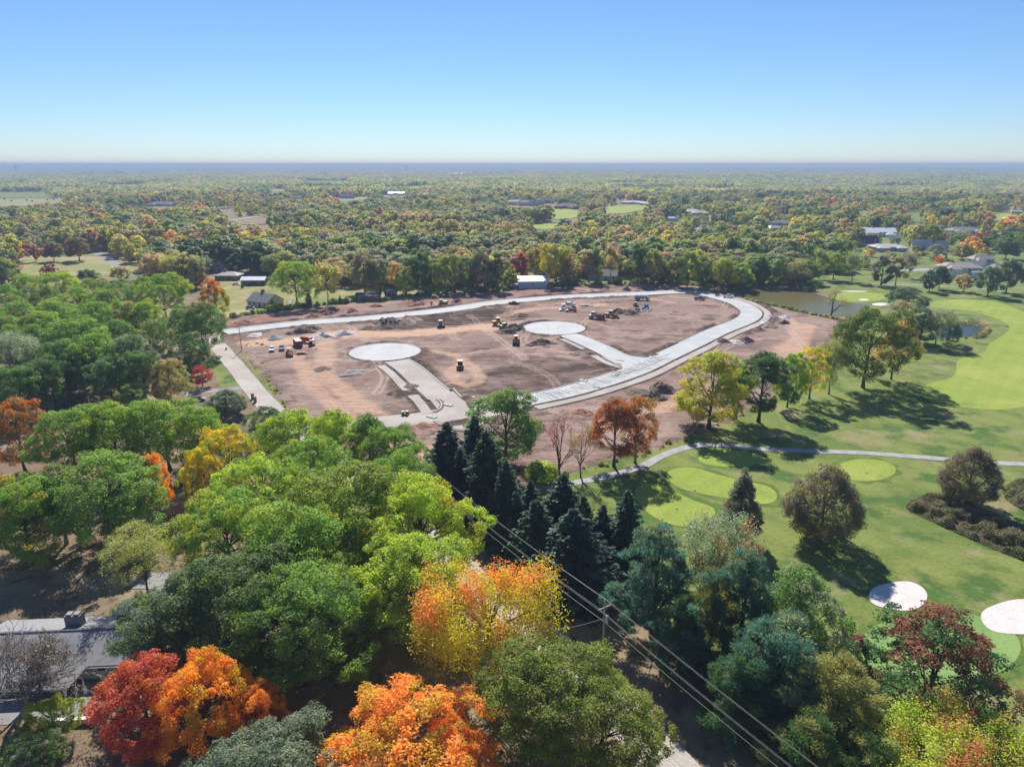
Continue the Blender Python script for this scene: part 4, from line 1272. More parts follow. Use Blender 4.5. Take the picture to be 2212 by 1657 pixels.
TT(110, 1010, 16, 12.0, 'thin0', 'MG', 'RB', 0.25, name='oak_tree', label='thin dark green tree with reddish leaves left of the broad oak')
TT(232, 868, 18, 17.1, 'oak0', 'G', 'YG', 0.35, name='oak_tree', label='bright green oak, left of the row of three below the dark wood')
TT(345, 862, 18, 18.2, 'oak1', 'G', 'YG', 0.3, name='oak_tree', label='bright green oak in the middle of the row below the dark wood')
TT(410, 880, 17, 14.8, 'oak3', 'G', 'YG', 0.35, name='oak_tree', label='bright green oak at the right end of the row beside the round bush')
TT(140, 890, 17, 16.0, 'oak4', 'G', 'MG', 0.4, name='oak_tree', label='mid green oak at the left end of the row below the dark wood')
TT(490, 918, 16, 13.0, 'maple1', 'Y', 'YG', 0.45, name='maple_tree', label='golden yellow maple among green oaks left of centre')
TT(432, 968, 14, 9.0, 'maple0', 'Y', 'YG', 0.4, name='maple_tree', label='smaller golden maple just below the larger golden one')
TT(325, 978, 14, 6.0, 'maple2', 'O', 'Y', 0.3, name='maple_tree', label='slim orange treetop between the green oaks left of centre')
TT(483, 838, 8.5, 12.5, 'round0', 'GG', 'SG', 0.3, name='round_bush', label='dense round grey-green bush beside the pale road')
TT(568, 880, 10, 10.3, 'oak2', 'DG', 'MG', 0.3, name='oak_tree', label='small dark oak at the end of the pale road')
TT(640, 885, 17, 16.0, 'oak3', 'YG', 'G', 0.45, name='oak_tree', label='bright yellow-green oak, first below the pale road end')
TT(716, 886, 17, 13.7, 'oak0', 'YG', 'G', 0.4, name='oak_tree', label='bright yellow-green oak, second below the bare earth')
TT(792, 893, 17, 9.5, 'tall0', 'MG', 'G', 0.35, name='oak_tree', label='narrow darker oak at the edge of the bare earth')
TT(845, 925, 16, 13.7, 'oak4', 'G', 'MG', 0.4, name='oak_tree', label='mid green oak at the right end of the leafy edge by the site')
TT(660, 955, 17, 16.0, 'oak1', 'G', 'YG', 0.3, name='oak_tree', label='green oak behind the big bright oaks, under the leafy edge')
TT(560, 985, 19, 19.4, 'oak2', 'YG', 'G', 0.5, name='oak_tree', label='big bright oak left of the largest bright oak')
TT(760, 1005, 21, 23.9, 'oak0', (0.165, 0.20, 0.026), 'G', 0.35, name='oak_tree', label='largest bright yellow-green oak in the middle of the near wood')
TT(905, 1045, 20, 18.2, 'oak3', 'YG', 'Y', 0.12, name='oak_tree', label='bright oak with yellow edges beside the power lines')
TT(860, 975, 17, 13.7, 'oak1', 'G', 'MG', 0.3, name='oak_tree', label='green oak between the largest bright oak and the site')
TT(480, 1075, 17, 17.1, 'oak4', 'G', 'YG', 0.4, name='oak_tree', label='green oak between the broad limbed oak and the big bright oaks')
TT(660, 1100, 20, 21, 'oak3', 'G', 'YG', 0.35, name='oak_tree', label='green oak in front of the largest bright oak on its left')
TT(885, 1150, 18, 19, 'oak2', 'YG', 'G', 0.4, name='oak_tree', label='yellow-green oak in front of the largest bright oak on its right')
TT(795, 1148, 14, 8.0, 'maple1', 'DO', 'Y', 0.45, 0.3, name='maple_tree', label='slim orange and yellow maple below the largest bright oak')
TT(745, 1235, 12, 9.1, 'oak4', 'MG', 'Y', 0.15, name='oak_tree', label='shaded green tree under the largest bright oak')
TT(400, 1110, 13, 6.0, 'bare2', 'OL', name='slim_tree', label='thin nearly bare tree in the sunny clearing behind the house')
TT(1052, 1242, 17, 18.5, 'feather', (0.36, 0.31, 0.035), (0.62, 0.24, 0.08), 0.24, 0.45, name='maple_tree', label='feathery yellow maple with pink-orange tips beside the power pole')
TT(860, 1515, 14, 18.5, 'maple2', 'O', 'Y', 0.40, name='maple_tree', label='large orange maple at the bottom centre')
TT(985, 1575, 9, 10.0, 'maple0', 'O', 'YG', 0.25, name='maple_tree', label='low orange maple at the bottom, right of the large one')
TT(1195, 1405, 15, 17, 'oak1', (0.135, 0.165, 0.028), 'TAN', 0.10, name='oak_tree', label='large yellow-green oak at the bottom under the power pole')
TT(1305, 1478, 12.5, 14, 'oak3', (0.15, 0.175, 0.03), 'TAN', 0.08, name='oak_tree', label='yellow-green oak at the bottom right of the larger one, beside the road sign')
# --- conifers and trees between the site and the golf course
SPL = 'dark spruce '
for x, y, h, w, lb in [(968, 905, 18, 10, 'with the sharpest top at the left end of the spruce row'), (1024, 893, 17, 8.5, 'just left of the tall green tree by the site'),
                       (1056, 925, 20, 11, 'tallest and densest behind the power lines'), (1000, 965, 14, 9, 'low between the two leftmost spruces'), (1112, 1058, 13, 7, 'small below the tallest spruce'),
                       (1150, 1036, 14, 8, 'second right of the tallest spruce'), (1217, 1020, 16, 9, 'right of the yellow-green thicket'), (1165, 1074, 15, 10, 'in front of the middle of the row'),
                       (1247, 1094, 17, 11, 'widest one in front near the tee boxes'), (1263, 1066, 14, 7, 'behind the widest front spruce'), (1300, 1088, 13, 7, 'short one left of the tee box'),
                       (1356, 1056, 16, 9, 'at the right end beside the large tee box'), (1100, 990, 17, 9, 'behind the tallest one on its right'), (1205, 1130, 13, 9, 'low and nearest to the power lines')]:
    tr = TT(x, y, h, w * (1.2 + 0.4 * ((int(x) * 7) % 10) / 10), f'spruce{int(x) % 3}', ('SP', (0.040, 0.066, 0.034), (0.034, 0.062, 0.046))[int(y) % 3], 'BG', 0.15 + 0.04 * (int(x) % 9), name='spruce_tree', label=SPL + lb, group='row of dark spruces')
    tr.rotation_euler = (R((int(x) % 5 - 2) * 0.9), R((int(y) % 5 - 2) * 0.9), x)
TB(1093, 1012, 847, 17.7, 'tall1', 'MG', 'G', 0.35, name='broadleaf_tree', label='tall green tree between the spruces and the new junction')
TB(1208, 1025, 880, 11, 'bare1', 'PK', 'RB', 0.4, name='bare_tree', label='almost bare tree with pinkish twigs beside the yellow-green thicket')
TB(1254, 1030, 888, 8, 'bare2', 'YG', 'TAN', 0.4, name='bare_tree', label='thin almost bare tree with a few yellow leaves beside the pinkish one')
TB(1326, 1008, 862, 11.6, 'tall0', 'RB', 'DO', 0.45, name='broadleaf_tree', label='rusty red tree above the cart path')
TB(1372, 1000, 856, 10.4, 'thin0', (0.22, 0.15, 0.05), 'DO', 0.4, name='broadleaf_tree', label='orange-brown tree right of the rusty red tree')
TB(1532, 926, 764, 18.9, 'tall1', (0.30, 0.25, 0.03), 'YG', 0.45, name='broadleaf_tree', label='golden tree with open limbs at the edge of the bare earth')
TB(1500, 935, 870, 5, 'bare2', 'TAN', name='bare_tree', label='slim bare tree left of the golden tree')
TB(1590, 905, 800, 11.0, 'thin1', 'YG', 'MG', 0.4, name='broadleaf_tree', label='thin olive tree between the golden and the dark green tree')
TB(1638, 912, 760, 16.5, 'tall0', 'DG', 'MG', 0.35, name='broadleaf_tree', label='dark green tree casting a long shadow on the rough')
TB(1700, 880, 765, 11.0, 'oak3', 'G', 'YG', 0.4, name='broadleaf_tree', label='green tree behind the dark green tree')
TB(1748, 862, 750, 10.4, 'thin0', 'Y', 'YG', 0.45, name='broadleaf_tree', label='slim yellow-orange tree left of the big oak')
TB(1790, 852, 742, 10.4, 'thin1', 'OL', 'MG', 0.4, name='broadleaf_tree', label='slim olive tree just left of the big oak')
TB(1864, 838, 664, 24.4, 'oak0', (0.105, 0.125, 0.024), 'MG', 0.4, name='oak_tree', label='biggest oak on the golf course, beside the fairway')
TB(1925, 820, 690, 13.4, 'oak4', 'TAN', 'OL', 0.45, name='oak_tree', label='tan-leaved oak behind the biggest golf course oak')
TB(1985, 742, 665, 13, 'pine1', 'BG', 'GG', 0.4, name='pine_tree', label='blue-green pine near the small pond')
TB(1935, 735, 650, 14.6, 'thin0', 'SG', 'TAN', 0.4, name='broadleaf_tree', label='silvery tan tree behind the blue-green pine')
TB(2020, 745, 672, 12.2, 'thin1', 'SG', 'OL', 0.4, name='broadleaf_tree', label='grey-green tree next to the small pond')
TB(2045, 742, 694, 9.8, 'oak2', 'DG', 'GG', 0.4, name='broadleaf_tree', label='small dark tree at the left bank of the small pond')
TB(1958, 690, 622, 15.9, 'oak3', 'GG', 'DG', 0.4, name='oak_tree', label='dark round oak behind the silvery trees by the pond')
TB(1796, 684, 612, 12, 'bare1', 'TAN', name='bare_tree', label='bare crooked tree on the bank of the large pond')
TB(1596, 1170, 998, 9.2, 'cone0', 'GG', 'GB', 0.35, name='ornamental_tree', label='narrow dark conical tree beside the right tee box')
TB(1771, 1166, 994, 15, 'round0', (0.14, 0.118, 0.080), 'OL', 0.35, name='ornamental_tree', label='rounded brown tree above the first sand bunker')
TB(2085, 1088, 958, 13, 'round1', (0.14, 0.115, 0.080), 'OL', 0.3, name='ornamental_tree', label='rounded brown tree at the tall shrub bed')
TT(1424, 1138, 19, 14, 'pine0', 'BG', 'GG', 0.35, name='pine_tree', label='broad blue-green pine below the large tee box')
TT(1560, 1132, 17, 12, 'thin1', 'SG', 'TAN', 0.3, name='broadleaf_tree', label='silvery tree below the narrow conical tree')
TT(1550, 1232, 16, 11, 'pine1', (0.14, 0.13, 0.035), 'BG', 0.45, name='pine_tree', label='yellowing pine between two blue-green pines')
TT(1618, 1190, 18, 11, 'pine0', 'BG', 'GG', 0.3, name='pine_tree', label='tall blue-green pine right of the yellowing pine')
TT(1738, 1222, 17, 16, 'ovate1', 'MG', 'SG', 0.35, name='broadleaf_tree', label='glossy dark green tree left of the first sand bunker')
TT(1700, 1336, 16, 15, 'pine1', 'BG', 'SG', 0.3, name='pine_tree', label='soft blue-green pine nearest to the power lines')
TT(1828, 1420, 14, 13, 'pine0', (0.20, 0.20, 0.07), 'OL', 0.4, name='pine_tree', label='pale yellow-green pine at the lower right')
TT(1480, 1290, 13, 10, 'pine0', 'BG', 'DG', 0.3, name='pine_tree', label='shaded dark pine under the broad blue-green pine')
TT(1620, 1400, 13, 12, 'pine1', 'DG', 'BG', 0.4, name='pine_tree', label='dark pine in the shade along the power lines')
TT(1745, 1545, 11, 11, 'pine1', 'DG', 'OL', 0.3, name='pine_tree', label='low dark pine at the bottom under the power lines')
TT(1890, 1590, 10, 10, 'pine0', 'OL', 'DG', 0.4, name='pine_tree', label='low olive pine at the bottom edge')
TT(2045, 1312, 18, 21, 'ovate0', 'DG', 'RB', 0.36, 0.25, name='maple_tree', label='big dark maple tinged red in front of the putting green')
TT(2085, 1588, 12, 16, 'feather', 'YG', (0.36, 0.12, 0.06), 0.25, 0.4, name='maple_tree', label='yellow-green maple with red tips in the bottom right corner')
TT(2200, 1600, 9, 10, 'maple1', 'YG', 'DO', 0.35, name='maple_tree', label='yellow and orange maple at the bottom right edge')
TB(1169, 1036, 990, 9, 'shrub0', 'YG', 'G', 0.4, name='thicket', label='upright yellow-green thicket left of the pinkish bare tree')
# --- left wood, middle distance
G1 = 'trees of the left wood'
for a in [(345, 592, 21, 17, 'oak3', 'G', 'YG', 'broad green oak with dark limbs at the right side of the left wood'),
          (60, 592, 18, 14, 'oak1', 'G', 'YG', 'green oak at the top left of the left wood'), (125, 588, 19, 15, 'oak4', 'YG', 'G', 'bright green oak at the top of the left wood'),
          (195, 600, 18, 14, 'oak0', 'G', 'OL', 'green oak in the top row of the left wood'), (255, 606, 18, 13, 'oak2', 'MG', 'G', 'darker oak in the top row of the left wood'),
          (300, 598, 17, 12, 'oak1', 'G', 'MG', 'oak just left of the broad green oak with dark limbs'), (40, 650, 19, 16, 'oak2', 'G', 'MG', 'green oak in the second row at the left edge'),
          (110, 645, 19, 16, 'oak3', 'G', 'YG', 'bright topped oak in the second row of the left wood'), (190, 655, 19, 15, 'oak1', 'G', 'MG', 'oak in the middle of the left wood'),
          (275, 650, 18, 13, 'maple1', 'G', 'TAN', 'oak with tan patches in the middle of the left wood'), (155, 690, 21, 18, 'oak4', 'G', 'MG', 'large oak in front of the left wood'),
          (15, 725, 20, 14, 'thin1', 'SG', 'GG', 'pale silvery tree at the left edge of the wood'), (268, 728, 19, 12, 'tall1', 'MG', 'SG', 'tall pointed tree in front of the left wood'),
          (228, 770, 15, 11, 'oak0', 'MG', 'GG', 'grey-green tree left of the tall pointed tree'), (356, 775, 14, 11, 'maple2', 'OL', 'TAN', 'olive brown tree in front of the left wood near the road'),
          (60, 700, 18, 14, 'oak0', 'MG', 'G', 'dark oak behind the silvery tree'), (325, 690, 16, 10, 'thin0', 'MG', 'OL', 'thin tree under the broad green oak'),
          (200, 870, 9, 9, 'oak1', 'G', 'MG', 'low green tree in the shade before the left wood'), (285, 830, 9, 8, 'maple0', 'G', 'OL', 'low green tree under the tall pointed one'),
          (400, 720, 15, 11, 'oak2', 'DG', 'MG', 'dark tree between the wood and the road'), (100, 770, 16, 13, 'oak3', 'DG', 'MG', 'dark shaded oak at the front of the left wood'),
          (240, 690, 17, 12, 'oak2', 'MG', 'G', 'oak behind the tall pointed tree'),
          (10, 615, 18, 14, 'oak3', 'G', 'MG', 'oak at the left edge in the top row'), (90, 615, 18, 13, 'oak0', 'MG', 'OL', 'olive oak in the top row of the left wood'),
          (160, 620, 18, 14, 'oak2', 'G', 'YG', 'bright oak behind the second row'), (225, 625, 18, 13, 'oak4', 'G', 'OL', 'oak left of the tan-patched one'),
          (75, 675, 19, 15, 'oak1', 'G', 'YG', 'bright oak left of the large front oak'), (130, 735, 18, 14, 'oak2', 'MG', 'DG', 'dark oak under the large front oak'),
          (30, 790, 16, 13, 'oak4', 'MG', 'DG', 'dark oak below the silvery tree'), (185, 725, 19, 14, 'oak1', 'G', 'MG', 'oak right of the large front oak'),
          (310, 650, 18, 13, 'oak0', 'G', 'YG', 'bright oak in front of the broad one'), (385, 660, 18, 12, 'oak3', 'MG', 'G', 'oak right of the broad one with dark limbs'),
          (20, 680, 19, 15, 'oak0', 'G', 'OL', 'green oak above the silvery tree'), (300, 760, 16, 11, 'oak4', 'MG', 'GG', 'tree right of the tall pointed one')]:
    x, y, h, w, tp, c1, c2, lb = a
    TT(x, y, h, w * 1.22, tp, c1, c2, 0.4, name='oak_tree', label=lb, group=G1)
TB(440, 768, 655, 17, 'oak1', 'MG', (0.20, 0.12, 0.05), 0.22, 0.6, name='oak_tree', label='large tree with a rusty top where the straight road begins')
TB(470, 692, 604, 14, 'maple1', (0.22, 0.22, 0.03), 'DO', 0.4, 0.65, name='maple_tree', label='yellow maple with an orange top by the grey house')
TT(432, 790, 7, 7, 'thin0', (0.30, 0.04, 0.03), 'DR', 0.3, name='small_tree', label='small dark red tree beside the pale road', group=G1)
# ------------------------------------------------------------------ buildings
def PG(x, y):
    """photo pixel -> point on the rolling ground"""
    z = 0.0
    for _ in range(4):
        p = P(x, y, z); z = float(hill(p.x, p.y))
    return Vector((p.x, p.y, z))

CLEAR = []          # (pixel box, distance): nothing scattered may stand in front of these
def clear_box(x0, y0, x1, y1, dist):
    CLEAR.append(((x0, y0, x1, y1), dist))

M_WIN = glass_dark()
M_TRIM = plain('white_trim', (0.72, 0.71, 0.69), 0.6, 0.1)
def shingle(name, col):
    key = ('sh', name)
    if key in _mc: return _mc[key]
    m, nt, b, o = new_mat(name)
    v = coords(nt)
    br = nd(nt, 'TexBrick', {'Scale': 1.0, 'Mortar Size': 0.012, 'Brick Width': 0.55, 'Row Height': 0.17, 'Color1': col, 'Color2': tuple(c * 0.78 for c in col), 'Mortar': tuple(c * 0.5 for c in col)})
    cx = nd(nt, 'SeparateXYZ', {0: v}); cc = nd(nt, 'CombineXYZ', {0: cx.outputs[0], 1: math_n(nt, 'MULTIPLY_ADD', cx.outputs[1], 1.0, cx.outputs[2])})
    nt.links.new(cc.outputs[0], br.inputs['Vector'])
    hs = nd(nt, 'HueSaturation', {'Color': br.outputs[0], 'Value': math_n(nt, 'MULTIPLY_ADD', noise(nt, v, 0.5, 5, 0.7), 0.5, 0.75)})
    nt.links.new(hs.outputs[0], b.inputs['Base Color'])
    b.inputs['Roughness'].default_value = 0.85
    b.inputs['Specular IOR Level'].default_value = 0.25
    _mc[key] = m
    return m
def metal_roof(name, col):
    key = ('mr', name)
    if key in _mc: return _mc[key]
    m, nt, b, o = new_mat(name)
    v = coords(nt)
    s = nd(nt, 'SeparateXYZ', {0: v})
    rib = math_n(nt, 'LESS_THAN', math_n(nt, 'FRACT', math_n(nt, 'MULTIPLY', s.outputs[0], 1.1)), 0.12)
    c = mixc(nt, math_n(nt, 'MULTIPLY', rib, 0.4), col, tuple(k * 0.55 for k in col))
    hs = nd(nt, 'HueSaturation', {'Color': c, 'Value': math_n(nt, 'MULTIPLY_ADD', noise(nt, v, 0.6, 4), 0.3, 0.85)})
    nt.links.new(hs.outputs[0], b.inputs['Base Color'])
    b.inputs['Roughness'].default_value = 0.45
    _mc[key] = m
    return m

def roof_mesh(mb, w, d, h, rh, kind, ov=0.5, th=0.22, ox=0, oy=0):
    a, b = w / 2 + ov, d / 2 + ov
    drop = rh * ov / (d / 2)
    z0, z1 = h - drop, h + rh
    if kind == 'hip':
        k = max(0.2, w / 2 - d / 2)
        r = [(-k, 0, z1), (k, 0, z1)]
    else:
        r = [(-a, 0, z1), (a, 0, z1)]
    e = [(-a, -b, z0), (a, -b, z0), (a, b, z0), (-a, b, z0)]
    up = [(x + ox, y + oy, z) for x, y, z in e + r]
    dn = [(x, y, z - th) for x, y, z in up]
    f = [(0, 1, 5, 4), (2, 3, 4, 5), (1, 2, 5), (3, 0, 4)]
    fl = [tuple(i + 6 for i in reversed(q)) for q in f]
    sd = [(0, 6, 7, 1), (1, 7, 8, 2), (2, 8, 9, 3), (3, 9, 6, 0)]
    if kind == 'gable':
        f = f[:2]; fl = fl[:2]
        sd = [(0, 6, 7, 1), (2, 8, 9, 3), (1, 7, 11, 5), (5, 11, 8, 2), (3, 9, 10, 4), (4, 10, 6, 0)]
    mb.add(up + dn, f + fl + sd)

def gable_wall(mb, w, d, h, rh, kind, ox=0, oy=0):
    if kind == 'gable':
        pr = [(-d / 2, -0.3), (d / 2, -0.3), (d / 2, h), (0, h + rh - 0.12), (-d / 2, h)]
        n = 5
        vs = [(-w / 2 + ox, y + oy, z) for y, z in pr] + [(w / 2 + ox, y + oy, z) for y, z in pr]
        fs = [tuple(range(n)), tuple(range(2 * n - 1, n - 1, -1))] + [(i, i + n, (i + 1) % n + n, (i + 1) % n) for i in range(n)]
        mb.add(vs, fs)
    else:
        mb.box(ox, oy, h / 2 - 0.15, w, d, h + 0.3)

def house(p, rz, w, d, h, rh, kind, roofm, wallm, label, cat='house', name='house', nwin=4, door=True, chimney=0, wings=(), storeys=1, group=None, garage=False):
    root = thing(name, label, cat, p, rz, group)
    mb = MB(); gable_wall(mb, w, d, h, rh, kind)
    for (ox, oy, ww, wd, wh, wr, wk) in wings: gable_wall(mb, ww, wd, wh, wr, wk, ox, oy)
    mb.build('wall', wallm, root)
    mb = MB(); roof_mesh(mb, w, d, h, rh, kind)
    roof = mb.build('roof', roofm, root)
    for (ox, oy, ww, wd, wh, wr, wk) in wings:
        mb = MB(); roof_mesh(mb, ww, wd, wh, wr, wk, ox=ox, oy=oy); mb.build('roof', roofm, root)
    for st in range(storeys):
        zc = h / storeys * (st + 0.5) + 0.1
        for i in range(nwin):
            x = -w / 2 + w * (i + 0.5) / nwin
            if door and st == 0 and i == nwin // 2: continue
            f = MB().box(x, -d / 2 - 0.03, zc, 1.5, 0.08, 1.35).build('window', M_TRIM, root)
            MB().box(x, -d / 2 - 0.075, zc, 1.28, 0.03, 1.13).build('pane', M_WIN, f)
        for s in (-1, 1):
            f = MB().box(s * (w / 2 + 0.03), 0, zc, 0.08, 1.4, 1.3).build('window', M_TRIM, root)
            MB().box(s * (w / 2 + 0.075), 0, zc, 0.03, 1.18, 1.08).build('pane', M_WIN, f)
    if door:
        x = -w / 2 + w * (nwin // 2 + 0.5) / max(1, nwin)
        dd = MB().box(x, -d / 2 - 0.03, 1.05, 1.1, 0.09, 2.1).build('door', plain('door_paint', (0.10, 0.06, 0.05), 0.5), root)
        MB().box(x + 0.4, -d / 2 - 0.1, 1.0, 0.08, 0.08, 0.12).build('handle', M_STEEL, dd)
    if garage:
        MB().box(w / 2 - 3.2, -d / 2 - 0.04, 1.15, 4.6, 0.08, 2.3).build('garage_door', M_TRIM, root)
    for i in range(chimney):
        MB().box(-w * 0.18 + i * w * 0.4, d * 0.12, h + rh * 0.75, 1.5, 1.0, rh + 1.4).build('chimney', plain('chimney_brick', (0.22, 0.15, 0.12), 0.9), roof)
    return root

def px_house(x, yb, wpx, label, roof, wall, kind='hip', h=3.2, rh=2.2, dr=0.65, rz=0.0, clear=True, **kw):
    p = PG(x, yb)
    dist = math.hypot(p.x, p.y)
    t = p.y / CP
    w = wpx * t / F_PX
    d = max(5.5, w * dr)
    if w < d: w = d * 1.1
    p.y += d / 2
    if clear:
        tp = h + rh
        hpx = tp * F_PX / max(50, t)
        clear_box(x - wpx / 2 - 1, yb - hpx, x + wpx / 2 + 1, yb - 0.08 * hpx, p.y + 2)
    CLEAR.append((('c', p.x, p.y, max(w, d) * 0.62), None))
    return house((p.x, p.y, p.z), R(rz), w, d, h, rh, kind, roof, wall, label, **kw)

RF = {'grey': shingle('grey_shingles', (0.27, 0.275, 0.29)), 'dark': shingle('dark_shingles', (0.07, 0.075, 0.09)), 'tan': shingle('tan_shingles', (0.50, 0.455, 0.39)), 'light': shingle('pale_shingles', (0.62, 0.59, 0.56)),
      'mauve': shingle('mauve_shingles', (0.20, 0.14, 0.16)), 'blue': shingle('slate_shingles', (0.10, 0.13, 0.19)), 'white': metal_roof('white_metal', (0.80, 0.81, 0.82)), 'green': metal_roof('dark_green_metal', (0.04, 0.055, 0.06))}
WL = {'white': plain('white_siding', (0.68, 0.67, 0.65), 0.7, 0.12), 'cream': plain('cream_siding', (0.56, 0.50, 0.42), 0.8, 0.12), 'brick': plain('brown_brick', (0.25, 0.15, 0.11), 0.9, 0.25), 'grey': plain('grey_siding', (0.36, 0.37, 0.39), 0.75, 0.12),
      'steel': plain('pale_steel_siding', (0.38, 0.43, 0.47), 0.5, 0.08), 'dark': plain('dark_siding', (0.09, 0.095, 0.10), 0.8, 0.2), 'teal': plain('weathered_boards', (0.11, 0.13, 0.13), 0.9, 0.45, 1.2)}

# near house at the lower left, with its shingled roof
def ranch_house():
    RZ = 4.5
    a, b = P(-40, 1369, RZ), P(258, 1356, RZ)
    ax = (b - a); ax.z = 0; L = ax.length; ax.normalize()
    ang = math.atan2(ax.y, ax.x)
    fe = P(228, 1435, 2.6)                         # front eave
    nrm = Vector((-ax.y, ax.x, 0))
    half = -(fe - b).dot(nrm)
    mid = a + ax * (L / 2 + 2.0)
    w, d = L + 4.0, 2 * half - 0.8
    root = thing('house', 'single storey house with grey shingle roof and broad chimney at the lower left', 'house', (mid.x, mid.y, 0), ang)
    wall = plain('cream_stucco', (0.42, 0.38, 0.31), 0.8, 0.15); roofm = shingle('weathered_grey_shingles', (0.33, 0.33, 0.34))
    mb = MB(); gable_wall(mb, w - 0.8, d, 2.8, RZ - 2.8, 'gable'); mb.build('wall', wall, root)
    mb = MB(); roof_mesh(mb, w - 0.8, d, 2.8, RZ - 2.8, 'gable', 0.6); roof = mb.build('roof', roofm, root)
    MB().box(0, 0, RZ + 0.02, w + 0.4, 0.35, 0.10).build('ridge_cap', plain('ridge_tiles', (0.10, 0.10, 0.11), 0.85), roof)
    # front porch roof carried lower, and right-hand wing running back
    mb = MB(); x0, x1 = -w * 0.5 + 3, w / 2 - 6.0
    zf = 2.8 - (RZ - 2.8) * 0.6 / (d / 2)
    y0 = -d / 2 - 0.62
    k = (RZ - 2.8) / (d / 2) * 0.8
    mb.add([(x0, y0, zf + 0.05), (x1, y0, zf + 0.05), (x1 - 1.2, y0 - 3.4, zf - 3.4 * k), (x0, y0 - 3.4, zf - 3.4 * k),
            (x0, y0, zf - 0.15), (x1, y0, zf - 0.15), (x1 - 1.2, y0 - 3.4, zf - 3.4 * k - 0.2), (x0, y0 - 3.4, zf - 3.4 * k - 0.2)],
           [(0, 3, 2, 1), (4, 5, 6, 7), (0, 1, 5, 4), (1, 2, 6, 5), (2, 3, 7, 6), (3, 0, 4, 7)])
    pr = mb.build('porch_roof', roofm, root)
    for xx in (x1 - 1.8, (x0 + x1) / 2, x0 + 3): MB().box(xx, y0 - 3.1, 0.75, 0.22, 0.22, 1.7).build('porch_post', M_TRIM, root)
    mb = MB(); roof_mesh(mb, 9, 7.5, 2.8, 1.5, 'gable', 0.5)
    M = Matrix.Translation((w / 2 - 2.0, d / 2 + 2.6, 0.1)) @ Matrix.Rotation(R(58), 4, 'Z')
    mb.v = [tuple(M @ Vector(v)) for v in mb.v]; mb.build('wing_roof', roofm, root)
    mb = MB(); gable_wall(mb, 8.6, 7.0, 2.8, 1.5, 'gable'); mb.v = [tuple(M @ Vector(v)) for v in mb.v]; mb.build('wing_wall', wall, root)
    cp = P(160, 1330, 5.4) - mid; cl = Vector((cp.dot(ax), cp.dot(nrm), 0))
    brick = plain('grey_painted_brick', (0.17, 0.17, 0.185), 0.9, 0.2, 4)
    ch = MB().box(cl.x, cl.y, 4.3, 2.3, 1.3, 2.8).build('chimney', brick, roof)
    MB().box(cl.x - 0.55, cl.y, 5.82, 0.8, 0.9, 0.24).box(cl.x + 0.55, cl.y, 5.82, 0.8, 0.9, 0.24).build('chimney_cap', plain('cap_stone', (0.26, 0.26, 0.27), 0.9), root)
    for xx in (w / 2 - 2.2, w / 2 - 4.6):
        f = MB().box(xx, -d / 2 - 0.03, 1.75, 1.3, 0.08, 0.95).build('window', M_TRIM, root)
        MB().box(xx, -d / 2 - 0.075, 1.75, 1.1, 0.03, 0.75).build('pane', M_WIN, f)
    MB().box(w / 2 - 3, -d / 2 - 0.75, 2.40, 6.4, 0.13, 0.12).build('gutter', M_TRIM, roof)
    MB().tube((w / 2 - 4, -d * 0.25, 3.4), (w / 2 - 4, -d * 0.25, 4.2), 0.07).build('vent_pipe', M_STEEL, roof)
    # paved yard before the porch
    q = [mid + ax * sx + nrm * sy for sx, sy in ((-w / 2, -d / 2 - 8.5), (w / 2 - 3.5, -d / 2 - 8.0), (w / 2 - 1.0, -d / 2 - 0.5), (-w / 2, -d / 2 - 0.5))]
    sheet('patio', [(v.x, v.y, 0) for v in q], 0.06, M_ASPHALT, smooth=False, world=True)
    wl = MB(); e = mid + ax * (w / 2 - 4.5) + nrm * (-d / 2 - 8.6)
    root2 = thing('garden_wall', 'low pale retaining wall before the patio of the near house', 'wall', (e.x, e.y, 0), ang)
    MB().box(0, 0, 0.35, 6.0, 0.4, 0.7).build('stonework', WL['cream'], root2); MB().box(0, 0, 0.74, 6.2, 0.55, 0.08).build('coping', M_TRIM, root2)
    return root
ranch_house()
p = P(330, 1255); tag(MB().box(0, 0, 0.04, 5, 5, 0.08).build('patio_slab', M_ASPHALT, loc=(p.x, p.y, 0)), kind='structure')

# houses and sheds behind the site
clear_box(48, 558, 246, 590, 515)
clear_box(222, 556, 290, 596, 505)
clear_box(0, 424, 150, 447, 1050)
px_house(490, 606, 48, 'pale roofed bungalow with brown chimney among trees behind the yellow maple', RF['light'], WL['brick'], rh=1.8, chimney=1, rz=-4)
px_house(476, 588, 24, 'grey two storey house half hidden by trees above the pale bungalow', RF['grey'], WL['grey'], h=5.2, kind='gable', dr=1.0, storeys=2, nwin=2, rz=80)
px_house(546, 617, 48, 'dark shed with a shiny white metal roof on the lawn', RF['white'], WL['dark'], kind='gable', h=3.4, rh=1.5, name='shed', cat='shed', nwin=2, door=False, dr=0.55, rz=2)
px_house(566, 664, 58, 'grey roofed house beside the drive at the end of the straight road', RF['grey'], WL['cream'], kind='gable', h=3.0, rh=3.4, rz=-28, chimney=1, clear=False, dr=0.8)
px_house(794, 651, 48, 'long weathered dark shed under the trees beside the white pickup', RF['green'], WL['teal'], kind='gable', h=3.0, rh=1.3, name='shed', cat='shed', nwin=3, dr=0.5, rz=3)
px_house(843, 642, 15, 'tiny dark garden shed right of the long weathered shed', RF['grey'], WL['dark'], kind='gable', h=2.3, rh=1.0, name='shed', cat='shed', nwin=1, door=False, dr=0.9)
px_house(1149, 624, 58, 'pale steel barn with white roof at the edge of the bare earth', RF['white'], WL['steel'], kind='gable', h=4.6, rh=1.9, name='barn', cat='barn', nwin=1, door=False, dr=0.9, rz=4, clear=False)
